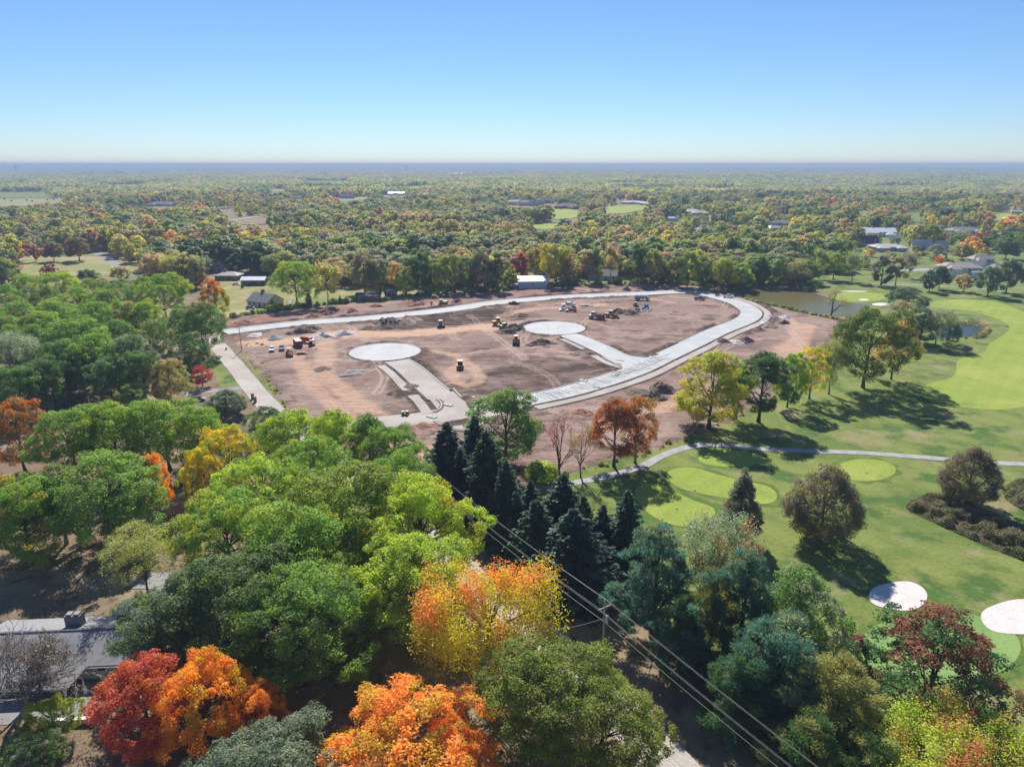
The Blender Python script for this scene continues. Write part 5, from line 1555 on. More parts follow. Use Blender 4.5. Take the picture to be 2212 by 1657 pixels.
px_house(1116, 624, 20, 'small lean-to shed at the left side of the steel barn', RF['light'], WL['dark'], kind='gable', h=2.2, rh=0.6, name='shed', cat='shed', nwin=1, door=False, dr=0.9, clear=False)
px_house(1306, 606, 58, 'grey roofed house behind the lawn right of the steel barn', RF['grey'], WL['grey'], kind='gable', rh=3.2, rz=-14, chimney=1)
# neighbourhood on the right
B = [(2081, 598, 78, 'large pale two storey house with tan roofs beside the golf path', 'tan', 'white', 'hip', 6.0, 2.6, 2, 1), (2122, 577, 48, 'two storey cream house behind the large pale one', 'tan', 'white', 'hip', 5.8, 2.4, 2, 0),
     (2160, 588, 40, 'tan roofed house half hidden at the right edge', 'tan', 'cream', 'hip', 3.4, 2.2, 1, 0), (1924, 543, 66, 'long low house with pale roof and dark porch', 'light', 'grey', 'hip', 3.6, 2.0, 1, 1),
     (1877, 532, 40, 'dark roofed house with skylights left of the long low house', 'dark', 'grey', 'gable', 4.0, 5.0, 1, 0), (1903, 512, 62, 'large white house with bright white metal roofs', 'white', 'white', 'gable', 5.0, 3.6, 2, 2),
     (1936, 521, 20, 'small white roofed garage beside the large white house', 'white', 'white', 'gable', 3.0, 2.2, 1, 0), (1993, 541, 34, 'house with steep pale roof behind bare trees', 'light', 'cream', 'gable', 4.0, 5.0, 1, 0),
     (2034, 543, 24, 'pale roof triangle showing right of the steep pale roof', 'light', 'cream', 'gable', 4.0, 4.5, 1, 0), (2032, 497, 26, 'grey hip roofed house behind dark red trees', 'grey', 'cream', 'hip', 3.4, 2.2, 1, 0),
     (2092, 507, 66, 'grey roofed house with several hips and a chimney', 'grey', 'cream', 'hip', 4.0, 3.2, 1, 1), (1673, 499, 26, 'small house with a bright white roof in the trees', 'white', 'cream', 'hip', 3.4, 2.2, 1, 0),
     (1688, 487, 32, 'grey roofed house above the small bright white roof', 'grey', 'cream', 'hip', 3.4, 2.4, 1, 0), (1607, 485, 30, 'pale roofed house left of the bright white roof', 'light', 'cream', 'hip', 3.4, 2.2, 1, 0),
     (1555, 480, 30, 'purple-grey gabled house among dark trees', 'mauve', 'brick', 'gable', 4.0, 3.5, 1, 0), (1522, 503, 36, 'grey-brown hip roof low among the trees', 'tan', 'cream', 'hip', 3.2, 2.4, 1, 0),
     (1492, 461, 38, 'left of two joined pale hip roofs', 'light', 'cream', 'hip', 3.6, 2.4, 1, 1), (1514, 465, 34, 'right of two joined pale hip roofs', 'light', 'cream', 'hip', 3.6, 2.6, 1, 0),
     (1453, 479, 20, 'small white flat fronted house in the trees', 'white', 'white', 'gable', 4.5, 1.5, 1, 0), (1372, 441, 44, 'long pale house above the distant fairway', 'light', 'grey', 'hip', 3.4, 1.8, 1, 0),
     (1404, 443, 36, 'pale house right of the long pale one', 'light', 'grey', 'hip', 3.4, 1.8, 1, 0), (1348, 427, 22, 'blue roofed house far behind the fairway', 'blue', 'grey', 'hip', 4, 2.6, 1, 0),
     (1114, 444, 30, 'big pale house at the left of the distant row', 'light', 'cream', 'hip', 6.5, 3.0, 2, 1), (1136, 445, 26, 'second house of the distant row', 'light', 'cream', 'gable', 6.0, 3.5, 2, 0),
     (1160, 446, 30, 'third house of the distant row with steep gables', 'grey', 'cream', 'gable', 6.5, 4.5, 2, 1), (1178, 440, 34, 'blue roofed house at the right of the distant row', 'blue', 'grey', 'hip', 6.0, 4.0, 2, 0),
     (1226, 452, 44, 'mauve roofed big house above the distant fairway', 'mauve', 'brick', 'hip', 5.0, 4.0, 2, 1), (855, 422, 34, 'far white roofed house left of centre', 'white', 'white', 'gable', 5, 2.5, 1, 0),
     (748, 430, 28, 'far blue-grey house left of centre', 'blue', 'grey', 'gable', 6, 4, 2, 1), (345, 446, 56, 'long dark roofed building with pale panels at the far left', 'blue', 'cream', 'hip', 4, 3.2, 1, 0),
     (1774, 462, 26, 'pale low house by the distant street', 'light', 'cream', 'hip', 3.2, 1.8, 1, 0), (1838, 488, 24, 'grey roof peeping out behind the dark red bush', 'grey', 'cream', 'hip', 3.2, 2.0, 1, 0),
     (1692, 462, 40, 'pale house at the distant car park', 'light', 'cream', 'hip', 3.2, 1.6, 1, 0), (2200, 462, 20, 'pale roof at the far right edge', 'light', 'cream', 'hip', 3.2, 1.8, 1, 0), (2185, 446, 22, 'far pale roof near the right edge', 'light', 'cream', 'hip', 3.2, 1.8, 1, 0),
     (490, 446, 22, 'far house right of the long dark roofed building', 'grey', 'cream', 'hip', 4, 2.4, 1, 0), (640, 431, 20, 'far small house beside the narrow field', 'grey', 'white', 'gable', 4, 2.6, 1, 0), (255, 374, 0, '', '', '', '', 0, 0, 0, 0)]
for i, (x, y, wp, lb, rf, wl, kd, h, rh, st, chm) in enumerate(B):
    if not wp: continue
    wings = ()
    w = wp * PG(x, y).y / CP / F_PX
    if wp > 30:
        wings = ((-w * 0.28, -w * 0.30, w * 0.36, w * 0.34, h * 0.92, rh * 0.7, kd), (w * 0.30, -w * 0.26, w * 0.30, w * 0.30, h * (0.6 if st == 2 else 0.9), rh * 0.6, 'hip'))
    px_house(x, y, wp, lb, RF[rf], WL[wl], kd, h, rh, 0.5, rz=(-18, 8, 24, -7, 14, -25, 0)[i % 7] * (0.4 if wp > 50 else 1.0), chimney=chm, storeys=st, nwin=max(2, min(7, int(w / 3))), wings=wings, group='houses of the neighbourhood')

# far landmarks on the skyline
def water_tower(x, ytop, dist, hh, label):
    u = (x - W_PX / 2) / F_PX
    px_, py_ = u * dist, dist
    z = float(hill(px_, py_))
    root = thing('water_tower', label, 'water tower', (px_, py_, z))
    m = plain('tower_paint', (0.16, 0.19, 0.24), 0.6)
    v = (ytop - H_PX / 2) / F_PX
    top = CAM_H - dist * (SP + CP * v) / (CP - SP * v) - z
    top = min(max(top, 30), 84 - z)
    MB().tube((0, 0, -2), (0, 0, top - hh), hh * 0.30, hh * 0.22, 10).build('stem', m, root)
    mb = MB()
    pr = [(0.22, -1.0), (0.75, -0.75), (1.0, -0.4), (1.0, -0.15), (0.7, 0.0), (0.0, 0.08)]
    for (a, b), (c, d) in zip(pr[:-1], pr[1:]): mb.tube((0, 0, top + b * hh), (0, 0, top + d * hh), a * hh * 0.9, max(0.05, c * hh * 0.9), 14, False)
    mb.build('tank', m, root, smooth=True)
    for k in range(4):
        a = k * math.pi / 2
        MB().tube((math.cos(a) * hh * 0.85, math.sin(a) * hh * 0.85, -2), (math.cos(a) * hh * 0.7, math.sin(a) * hh * 0.7, top - hh * 0.5), hh * 0.06, n=5).build('leg', m, root)
for a in [(80, 357, 6500, 17, 'dark water tower on the skyline at the far left'), (888, 357, 8000, 20, 'water tower on the skyline left of centre'), (227, 358.5, 8200, 10, 'small water tower on the left skyline'), (473, 357.5, 8200, 10, 'slim tower on the skyline above the left woods'),
          (1217, 357, 8500, 12, 'tiny water tower on the skyline right of centre'), (1513, 356, 8500, 9, 'tiny mast-like tower on the right skyline')]:
    water_tower(*a)
p = PG(265, 376)
root = thing('arena', 'far white dome-roofed hall near the left skyline', 'building', p)
pr = [(30 * math.cos(math.pi * k / 12), 9 * math.sin(math.pi * k / 12) + 6) for k in range(13)]
MB().prism([(x * 1.6, z) for x, z in pr] + [(-48, 5.5), (48, 5.5)], -20, 20).build('roof', RF['white'], root)
MB().box(0, 0, 2.5, 92, 36, 7).build('wall', WL['white'], root)
clear_box(246, 366, 284, 376, p.y - 30)
for x, y, w, lb in [(985, 378, 40, 'far pale warehouse under the skyline, left one'), (1060, 380, 24, 'far pale warehouse under the skyline, right one'), (690, 378, 30, 'far long white warehouse at the left skyline')]:
    p = PG(x, y); root = thing('warehouse', lb, 'building', p); ww = w * p.y / F_PX
    MB().box(0, 0, 4, ww, 40, 9).build('wall', WL['white'], root); mb = MB(); roof_mesh(mb, ww, 40, 8.6, 2, 'gable'); mb.build('roof', RF['white'], root)
    clear_box(x - w / 2, y - 4, x + w / 2, y, p.y - 30)

# ------------------------------------------------------------------ trees behind the site, one by one
G2 = 'trees along the far edge of the site'
ROW = [(642, 660, 566, 22, 'oak4', 'G', 'YG', 'broad bright green tree with two trunks by the grey house'), (709, 659, 574, 17, 'm_thin1', 'TAN', 'YG', 'open yellow-tan vase shaped tree left of the long shed'),
       (789, 634, 541, 17, 'm_oak1', 'GB', 'OL', 'grey-brown tree behind the long dark shed'), (822, 636, 556, 13, 'm_tall0', 'MG', 'OL', 'green tree at the right end of the long dark shed'),
       (857, 634, 566, 12, 'm_thin0', 'TAN', 'Y', 'yellowish slim tree above the tiny shed'), (878, 636, 575, 12, 'm_oak0', 'YG', 'OL', 'low yellow-green tree right of the tiny shed'),
       (905, 632, 545, 15, 'm_oak2', 'DG', 'MG', 'large dark green tree left of the excavator'), (938, 632, 558, 11, 'm_tall1', 'YG', 'OL', 'yellow-green tree behind the excavator'),
       (975, 630, 546, 14, 'm_oak3', 'OL', 'YG', 'olive tree just right of the excavator'), (1008, 630, 552, 11, 'm_thin0', 'MG', 'GB', 'thin green tree in the row behind the straight road'),
       (1040, 628, 538, 14, 'm_oak1', 'GB', 'MG', 'grey twiggy tree left of the steel barn'), (1075, 628, 546, 13, 'm_tall2', 'OL', 'DG', 'dark olive tree nearest to the barn on its left'),
       (1100, 622, 578, 9, 'm_maple0', 'YG', 'OL', 'small yellow-green tree touching the steel barn'), (1128, 608, 545, 9, 'm_slim', 'DR', 'R', 'narrow crimson tree behind the steel barn'),
       (1158, 600, 535, 12, 'm_oak0', 'MG', 'Y', 'green tree with a yellow top between crimson and golden trees'), (1202, 614, 526, 19, 'm_oak2', (0.36, 0.27, 0.04), 'YG', 'golden yellow tree right of the steel barn'),
       (1222, 616, 565, 8, 'm_thin1', 'RB', 'OL', 'low reddish tree at the foot of the golden tree'), (1272, 611, 541, 12, 'm_thin0', 'GB', 'RB', 'grey-brown tree at the lawn right of the barn'),
       (1288, 612, 532, 11, 'm_tall0', 'OL', 'MG', 'olive tree with a bare trunk at the lawn'), (1318, 606, 534, 11, 'm_thin1', 'TAN', 'OL', 'tan tree before the grey house'),
       (1376, 613, 523, 14, 'm_tall1', 'DG', 'MG', 'tall dark tree right of the grey house'), (1412, 614, 540, 12, 'm_oak4', 'OL', 'YG', 'olive tree left of the pink leaved one'),
       (1432, 612, 560, 9, 'm_maple1', 'MG', 'PK', 'green tree with pink leaves above the far road'), (1460, 620, 545, 12, 'm_tall2', 'MG', 'GB', 'green tree above the tank truck'),
       (1484, 622, 540, 14, 'm_oak3', 'YG', 'OL', 'yellow-green tree above the black pickup'), (1518, 622, 552, 12, 'm_oak0', 'MG', 'OL', 'green tree at the last straight stretch of road'),
       (1562, 628, 556, 15, 'm_oak1', (0.24, 0.23, 0.03), 'YG', 'bright yellow tree by the white pickup and trailer'), (1598, 626, 570, 14, 'm_oak2', 'YG', 'MG', 'willow-like yellow-green tree at the pond corner'),
       (1640, 618, 555, 13, 'm_oak4', 'DG', 'MG', 'dark tree reflected in the large pond'), (1670, 608, 548, 13, 'm_oak3', 'SG', 'MG', 'silvery green tree behind the pond'),
       (1705, 606, 540, 14, 'm_tall0', 'SG', 'OL', 'tall pale willow-like tree behind the pond'), (1735, 604, 548, 12, 'm_thin0', 'DG', 'OL', 'dark twiggy tree behind the pond'),
       (1768, 602, 542, 13, 'm_thin1', 'YG', 'SG', 'pale yellow-green tree behind the putting green'), (1800, 604, 545, 13, 'm_thin0', 'YG', 'OL', 'yellow-green thin tree left of the golf path'),
       (1840, 608, 548, 13, 'm_thin1', 'SG', 'YG', 'pale thin tree at the start of the golf path'), (1903, 617, 553, 13, 'm_tall2', 'DG', 'GB', 'dark tree standing by the golf path'),
       (1934, 618, 553, 11, 'm_thin0', 'OL', 'GB', 'brownish thin tree by the golf path'), (1962, 600, 550, 10, 'm_thin1', 'SG', 'GB', 'grey tree left of the driveway'),
       (2007, 630, 584, 9.5, 'm_oak0', 'GG', 'DG', 'round dark tree on the grass below the path'), (2028, 625, 573, 10.5, 'm_oak1', 'DG', 'GG', 'dark tree in front of the large pale house'),
       (2081, 630, 591, 10, 'm_maple0', 'TAN', 'OL', 'tan ornamental tree in front of the large pale house'), (2133, 639, 573, 13, 'm_oak3', 'GG', 'SG', 'grey-green tree right of the large pale house'),
       (2173, 632, 560, 15, 'm_oak4', 'GG', 'SG', 'large grey-green tree near the right edge'), (2026, 578, 553, 7, 'm_maple1', 'O', 'DO', 'small orange tree at the driveway'),
       (2027, 522, 502, 13, 'm_maple0', 'DR', 'R', 'dark red tree behind the steep pale roof'), (2122, 528, 502, 16, 'm_maple1', 'DR', 'PK', 'large dark red tree below the hipped grey house'),
       (2094, 522, 507, 12, 'm_maple0', 'DR', 'OL', 'small dark red tree left of the large one'), (1949, 497, 480, 13, 'm_maple1', 'DR', 'PK', 'dark red tree above the large white house'),
       (2172, 560, 515, 18, 'm_oak2', 'DG', 'MG', 'big dark tree at the right edge above the cream house'), (2020, 560, 528, 14, 'm_thin0', 'SG', 'GB', 'grey-green tree between the steep pale roofs'),
       (2078, 560, 528, 14, 'm_oak0', (0.20, 0.18, 0.06), 'OL', 'yellowish tree behind the large pale house'), (1985, 515, 488, 18, 'm_oak3', (0.17, 0.17, 0.04), 'OL', 'round yellow-green tree right of the large white house'),
       (38, 567, 520, 15, 'm_oak0', (0.34, 0.10, 0.06), 'RB', 'red topped round tree left of the paddock'), (78, 566, 530, 8, 'm_maple0', 'DR', 'RB', 'small purple-red tree at the paddock'),
       (117, 565, 522, 14, 'm_oak1', 'RB', 'MG', 'reddish green tree behind the paddock'), (172, 563, 512, 17, 'm_oak2', (0.20, 0.09, 0.045), 'MG', 'rusty round tree beside the lane'),
       (20, 612, 558, 15, 'm_maple1', 'DO', 'RB', 'orange tree at the left edge before the paddock'), (108, 606, 570, 11, 'm_maple0', 'RB', 'DR', 'low rusty tree before the paddock'),
       (192, 612, 582, 12, 'm_oak4', 'MG', 'DG', 'dark green tree below the paddock'), (262, 606, 575, 12, 'm_oak3', 'YG', 'TAN', 'yellowish tree at the lower end of the lane')]
for (x, yb, yt, w, tp, c1, c2, lb) in ROW:
    TB(x, yb, yt, w, tp, c1, c2, 0.4, 0.2, name='broadleaf_tree', label=lb, group=G2)
for i, (x, y, h) in enumerate([(524, 622, 4.0), (541, 618, 3.6), (560, 614, 4.2), (575, 616, 2.6)]):
    p = P(x, y); put_tree('m_spruce', (p.x, p.y, 0), h, h * 0.55, 'BG', 'GG', 0.3, name='young_spruce', label='young blue spruce on the lawn, ' + ('leftmost', 'second', 'third', 'rightmost')[i] + ' by the white roofed shed', cat='tree', group='young spruces')
for i, (x, y, h) in enumerate([(668, 664, 9), (735, 655, 4.5), (748, 656, 4), (590, 668, 6), (1752, 452, 9), (1768, 453, 10), (1790, 452, 9), (1830, 452, 9)]):
    p = PG(x, y); put_tree('m_spruce', (p.x, p.y, p.z), h, h * 0.6, 'SP', 'BG', 0.3, name='spruce_tree', cat='tree', group='single spruces by the houses',
                           label=('dark spruce right of the broad two-trunked tree', 'short dark spruce left of the white pickup', 'short dark spruce beside the white pickup', 'dark columnar spruce at the grey house', 'distant spruce by the street, first', 'distant spruce by the street, second', 'distant spruce by the street, third', 'distant spruce by the street, last')[i])
# ------------------------------------------------------------------ hedge-like shrubs along the site and the pond
def shrub_line(px, n, label, group, cols, h=(1.2, 2.6), seed=1, jit=1.5):
    rg = random.Random(seed)
    pts = catmull([P(*q) for q in px], 8)
    L = [0]
    for a, b in zip(pts[:-1], pts[1:]): L.append(L[-1] + (b - a).length)
    for k in range(n):
        s = L[-1] * (k + rg.uniform(0.2, 0.8)) / n
        i = max(j for j in range(len(L)) if L[j] <= s); i = min(i, len(pts) - 2)
        p = pts[i].lerp(pts[i + 1], (s - L[i]) / (L[i + 1] - L[i] + 1e-6))
        hh = rg.uniform(*h)
        c1, c2 = rg.choice(cols), rg.choice(cols)
        put_tree(f'shrub{rg.randint(0, 2)}', (p.x + rg.uniform(-jit, jit), p.y + rg.uniform(-jit, jit), 0), hh, hh * rg.uniform(1.2, 2.0), c1, c2, 0.4, name='shrub', label=label, cat='shrub', group=group, parts=('stem', 'foliage'))
shrub_line([(1612, 648), (1650, 656), (1700, 667), (1760, 681), (1812, 690)], 26, 'low yellow-green shrub on the near bank of the large pond', 'shrubs on the near pond bank', ['YG', 'OL', 'G', 'GG'], (1.0, 2.0), 1, 0.8)
shrub_line([(1660, 616), (1700, 614), (1730, 621), (1760, 630)], 12, 'dull shrub on the far bank of the large pond', 'shrubs on the far pond bank', ['OL', 'GB', 'MG', 'YG'], (1.5, 3.2), 2, 1.5)
shrub_line([(590, 672), (640, 664), (700, 658), (760, 652), (840, 648), (900, 640), (1000, 632), (1100, 629)], 34, 'scrubby green bush along the far edge of the bare earth', 'bushes along the far edge', ['MG', 'DG', 'OL', 'G'], (1.4, 3.6), 3, 2.0)
shrub_line([(1190, 620), (1300, 615), (1400, 612), (1480, 616), (1560, 626), (1600, 632)], 34, 'leafy bush between the lawn and the far road', 'bushes by the far road', ['MG', 'OL', 'DG', 'YG'], (1.2, 3.6), 4, 1.6)
shrub_line([(495, 690), (540, 680), (580, 674), (620, 668)], 12, 'garden bush before the grey roofed house', 'garden bushes of the grey house', ['OL', 'YG', 'DG', 'TAN'], (1.5, 4.5), 5, 1.5)
shrub_line([(2062, 702), (2095, 698), (2125, 706), (2132, 716), (2118, 727), (2085, 732)], 14, 'reedy tuft on the bank of the small pond', 'reeds of the small pond', ['YG', 'OL', 'TAN'], (0.9, 1.9), 6, 0.8)
shrub_line([(527, 748), (545, 744), (560, 745), (575, 752)], 7, 'weedy clump around the foot of the roadside pole', 'weeds at the roadside pole', ['OL', 'TAN', 'MG'], (0.7, 1.6), 7, 1.2)
shrub_line([(655, 765), (675, 758), (690, 757)], 4, 'dry weedy clump beside the red container', 'weeds by the container', ['TAN', 'OL'], (0.9, 1.8), 8, 1.0)
shrub_line([(1170, 1030), (1240, 1020), (1300, 1005), (1360, 990), (1450, 960), (1540, 926), (1640, 880), (1700, 835)], 26, 'weedy bush at the edge of golf rough and bare earth', 'weeds along the golf edge', ['OL', 'YG', 'TAN', 'MG'], (0.5, 1.5), 9, 1.5)
shrub_line([(555, 770), (580, 815), (605, 860), (630, 900)], 12, 'dry weed clump between verge and bare earth', 'weeds along the verge', ['OL', 'TAN', 'MG'], (0.5, 1.3), 10, 1.2)
shrub_line([(1560, 1400), (1640, 1480), (1720, 1570)], 8, 'shaded bush at the foot of the pines', 'bushes under the pines', ['DG', 'MG', 'RB'], (1.2, 2.4), 11, 2.0)
shrub_line([(110, 1090), (250, 1130), (330, 1150), (420, 1130)], 9, 'undergrowth bush near the sunny clearing', 'undergrowth by the clearing', ['MG', 'OL', 'G'], (1.2, 3.0), 12, 3.0)
shrub_line([(60, 860), (160, 900), (260, 870), (360, 860)], 9, 'undergrowth bush in the shade of the left wood', 'undergrowth of the left wood', ['MG', 'DG', 'G'], (1.2, 3.0), 13, 4.0)
shrub_line([(2060, 604), (2100, 606), (2140, 610)], 5, 'clipped bush at the foot of the large pale house', 'bushes of the pale house', ['DG', 'MG'], (1.2, 2.0), 14, 1.0)

# tall shrub beds on the golf course: one mass nobody could count
def shrub_bed(name, px, label, n, hmax, seed):
    rg = np.random.default_rng(seed)
    poly = [(p.x, p.y) for p in catmull([P(*q) for q in px], 6, True)]
    xs = np.array([p[0] for p in poly]); ys = np.array([p[1] for p in poly])
    x = rg.uniform(xs.min(), xs.max(), n * 3); y = rg.uniform(ys.min(), ys.max(), n * 3)
    k = inside(poly, x, y); x, y = x[k][:n], y[k][:n]
    d = dist_poly(poly, x, y, True)
    top = hmax * sstep(-0.6, 1.4, d) * (0.25 + 1.5 * sstep(0.3, 0.75, vnoise(x / 1.7, y / 1.7, seed)) * vnoise(x / 6.0, y / 6.0, seed + 1))
    z = top * rg.uniform(0.0, 1.0, len(x)) ** 0.45
    pos = np.stack([x, y, z], 1)
    nr = unit(rg.normal(size=pos.shape) * 0.7 + [0, 0, 0.8])
    q = quads(pos, nr, 0.30 * rg.uniform(0.6, 1.4, len(x)), 0.6, rg)
    at = np.stack([rg.uniform(size=len(x)), vnoise(x / 1.2, y / 1.2, 5), np.clip(z / hmax, 0, 1)], 1)
    o = link(name, mesh_np(name, q, np.arange(len(q)).reshape(-1, 4), [M_LEAF], {('lf', 'FACE', 'FLOAT_VECTOR'): at}))
    o['c1'] = [0.19, 0.165, 0.105]; o['c2'] = [0.13, 0.15, 0.06]; o['mx'] = [0.45, 0.1, 0.0]
    tag(o, label, 'shrubs', kind='stuff')
shrub_bed('shrub_bed', [(1958, 1098), (1990, 1075), (2040, 1072), (2100, 1092), (2170, 1120), (2240, 1150), (2300, 1230), (2212, 1212), (2130, 1180), (2040, 1140)], 'long brown-green bed of tall shrubs beside the rounded brown tree', 52000, 1.7, 3)
shrub_bed('shrub_bed', [(2168, 1060), (2200, 1042), (2290, 1060), (2300, 1125), (2230, 1110), (2180, 1085)], 'shrub bed cut by the right edge of the picture', 16000, 1.7, 4)
# reedy fringe around ponds
shrub_bed('reeds', [(2060, 700), (2095, 694), (2128, 701), (2142, 715), (2128, 729), (2105, 733), (2100, 727), (2118, 718), (2108, 706), (2075, 702)], 'reeds and tall grass round the small pond', 9000, 1.5, 6)
def grass_tufts(name, px_list, n, hgt, label, cols, seed):
    """tufts of grass scattered over a piece of ground"""
    rg = np.random.default_rng(seed)
    X, Y = [], []
    for px in px_list:
        poly = [(p.x, p.y) for p in [P(*q) for q in px]]
        xs = [p[0] for p in poly]; ys = [p[1] for p in poly]
        x = rg.uniform(min(xs), max(xs), n * 2); y = rg.uniform(min(ys), max(ys), n * 2)
        k = inside(poly, x, y) & (fbm(x / 5, y / 5, seed, 3) > 0.42)
        X.append(x[k][:n]); Y.append(y[k][:n])
    x, y = np.concatenate(X), np.concatenate(Y)
    k = dist_poly([(c.x, c.y) for c, _ in cen_o], x, y) > 4.2
    x, y = x[k], y[k]
    pos = np.stack([x, y, np.full(len(x), hgt * 0.45)], 1)
    nr = unit(np.stack([rg.normal(size=len(x)), rg.normal(size=len(x)), np.abs(rg.normal(size=len(x))) * 0.5], 1))
    td = unit(np.stack([rg.normal(size=len(x)) * 0.4, rg.normal(size=len(x)) * 0.4, np.ones(len(x))], 1))
    q = quads(pos, nr, hgt * rg.uniform(0.5, 1.5, len(x)), 0.55, rg, td)
    at = np.stack([rg.uniform(size=len(x)), vnoise(x / 3, y / 3, 5), np.zeros(len(x))], 1)
    o = link(name, mesh_np(name, q, np.arange(len(q)).reshape(-1, 4), [M_LEAF], {('lf', 'FACE', 'FLOAT_VECTOR'): at}))
    o['c1'] = list(cols[0]); o['c2'] = list(cols[1]); o['mx'] = [0.5, 0.0, 0.0]
    tag(o, label, 'grass', kind='stuff')
grass_tufts('tall_grass', [[(530, 768), (565, 770), (600, 835), (635, 905), (610, 895), (560, 820)], [(1140, 1060), (1290, 1000), (1430, 962), (1545, 920), (1660, 865), (1735, 800), (1740, 812), (1660, 885), (1545, 935), (1290, 1015)]], 7000, 0.45, 'rough grass and weeds at the edges of the bare earth', ((0.13, 0.15, 0.04), (0.26, 0.21, 0.10)), 5)
grass_tufts('leaf_litter', [[(0, 1657), (0, 1000), (420, 900), (800, 1000), (1250, 1350), (1450, 1657)]], 26000, 0.28, 'fallen leaves and dry grass under the near trees', ((0.22, 0.15, 0.085), (0.13, 0.085, 0.05)), 9)

# ------------------------------------------------------------------ woodland
def proj(x, y, z):
    dz = CAM_H - z
    zc = y * CP + dz * SP
    v = (-y * SP + dz * CP) / zc
    u = x / zc
    return W_PX / 2 + u * F_PX, H_PX / 2 + v * F_PX

PAL = [('OL', 0.22), ('G', 0.17), ('YG', 0.17), ('MG', 0.12), ('DG', 0.09), ('SG', 0.08), ('TAN', 0.05), ('GB', 0.05), ('Y', 0.018), ('O', 0.006), ('RB', 0.010), ('DR', 0.003)]
FCO = {'OL': (0.22, 0.205, 0.072), 'G': (0.145, 0.185, 0.045), 'YG': (0.255, 0.255, 0.055), 'MG': (0.105, 0.145, 0.042), 'DG': (0.062, 0.095, 0.036), 'SG': (0.195, 0.205, 0.115), 'TAN': (0.31, 0.235, 0.115), 'GB': (0.195, 0.16, 0.11),
       'Y': (0.42, 0.33, 0.07), 'O': (0.45, 0.24, 0.075), 'RB': (0.26, 0.15, 0.095), 'DR': (0.22, 0.08, 0.075)}
FCO = {k: tuple(min(0.6, c * 1.6) for c in v) for k, v in FCO.items()}
PK_ = [FCO[k] for k, _ in PAL]; PW = np.array([w for _, w in PAL]); PW = PW / PW.sum()
PNAME = {'OL': 'olive green', 'G': 'green', 'YG': 'yellow-green', 'MG': 'mid green', 'DG': 'dark green', 'SG': 'silvery green', 'TAN': 'tan', 'GB': 'grey-brown', 'Y': 'yellow', 'O': 'orange', 'RB': 'rusty', 'DR': 'dark red'}

def scatter(rg, ylo, yhi, step, grow=0.0):
    pts = []
    y = ylo
    while y < yhi:
        s = step * (1 + grow * (y - ylo))
        half = 0.92 * y + 80
        xs = np.arange(-half, half, s)
        pts.append(np.stack([xs + rg.uniform(-0.45, 0.45, len(xs)) * s, y + rg.uniform(-0.45, 0.45, len(xs)) * s], 1))
        y += s
    return np.concatenate(pts)

FIELD_PX = [f for f in FAR_FIELDS]
def allowed(pts, h, w, scr=True):
    x, y = pts[:, 0], pts[:, 1]
    ok = np.ones(len(x), bool)
    for poly, mg in EXCL:
        px = np.array([p[0] for p in poly]); py = np.array([p[1] for p in poly])
        bb = (x > px.min() - mg - 1) & (x < px.max() + mg + 1) & (y > py.min() - mg - 1) & (y < py.max() + mg + 1) & ok
        if not bb.any(): continue
        i = np.where(bb)[0]
        bad = inside(poly, x[i], y[i])
        if mg > 0: bad |= dist_poly(poly, x[i], y[i], True) < mg
        ok[i[bad]] = False
    tx = np.array(TREE_XY)
    near = np.where(ok & (y < 700))[0]
    for i0 in range(0, len(near), 2000):
        i = near[i0:i0 + 2000]
        dd = np.hypot(x[i][:, None] - tx[None, :, 0], y[i][:, None] - tx[None, :, 1]) - tx[None, :, 2] * 0.75
        ok[i[dd.min(1) < w[i] * 0.25]] = False
    z0 = hill(x, y)
    for box, dist in CLEAR:
        if box[0] == 'c':
            ok &= np.hypot(x - box[1], y - box[2]) > box[3] + 3
            continue
        for fz in (0.15, 0.5, 0.8, 1.0):
            for fx in (-0.5, -0.25, 0, 0.25, 0.5):
                sx, sy = proj(x + fx * w, y, z0 + fz * h)
                ok &= ~((y < dist) & (sx > box[0]) & (sx < box[2]) & (sy > box[1]) & (sy < box[3]))
    if scr:
        for f in FIELD_PX:
            fx0, fx1 = min(p[0] for p in f), max(p[0] for p in f); fy0, fy1 = min(p[1] for p in f), max(p[1] for p in f)
            dist = P(0, fy0 + 0.5).y
            for fz in (0.2, 0.6, 0.95):
                sx, sy = proj(x, y, z0 + fz * h)
                c = (y < dist) & (sx > fx0) & (sx < fx1) & (sy > fy0) & (sy < fy1) & ok
                i = np.where(c)[0]
                if len(i): ok[i[inside(f, sx[i], sy[i])]] = False
    return ok

def choose_colours(rg, pts):
    n = len(pts)
    # neighbouring stands share colours
    r = 0.72 * fbm(pts[:, 0] / 60, pts[:, 1] / 60, 77, 3) + 0.28 * rg.uniform(size=n)
    order = np.array([4, 3, 1, 5, 0, 7, 2, 6, 10, 8, 9, 11])
    r = (np.argsort(np.argsort(r)) + 0.5) / n
    r = r + rg.normal(0, 0.10, n)
    r = (np.argsort(np.argsort(r)) + 0.5) / n
    cum = np.cumsum(PW[order]); idx = order[np.searchsorted(cum / cum[-1], r)]
    left = (pts[:, 0] < -0.25 * pts[:, 1]) & (rg.uniform(size=n) < 0.03)
    idx[left] = rg.choice([8, 9, 10, 6], left.sum())
    return idx

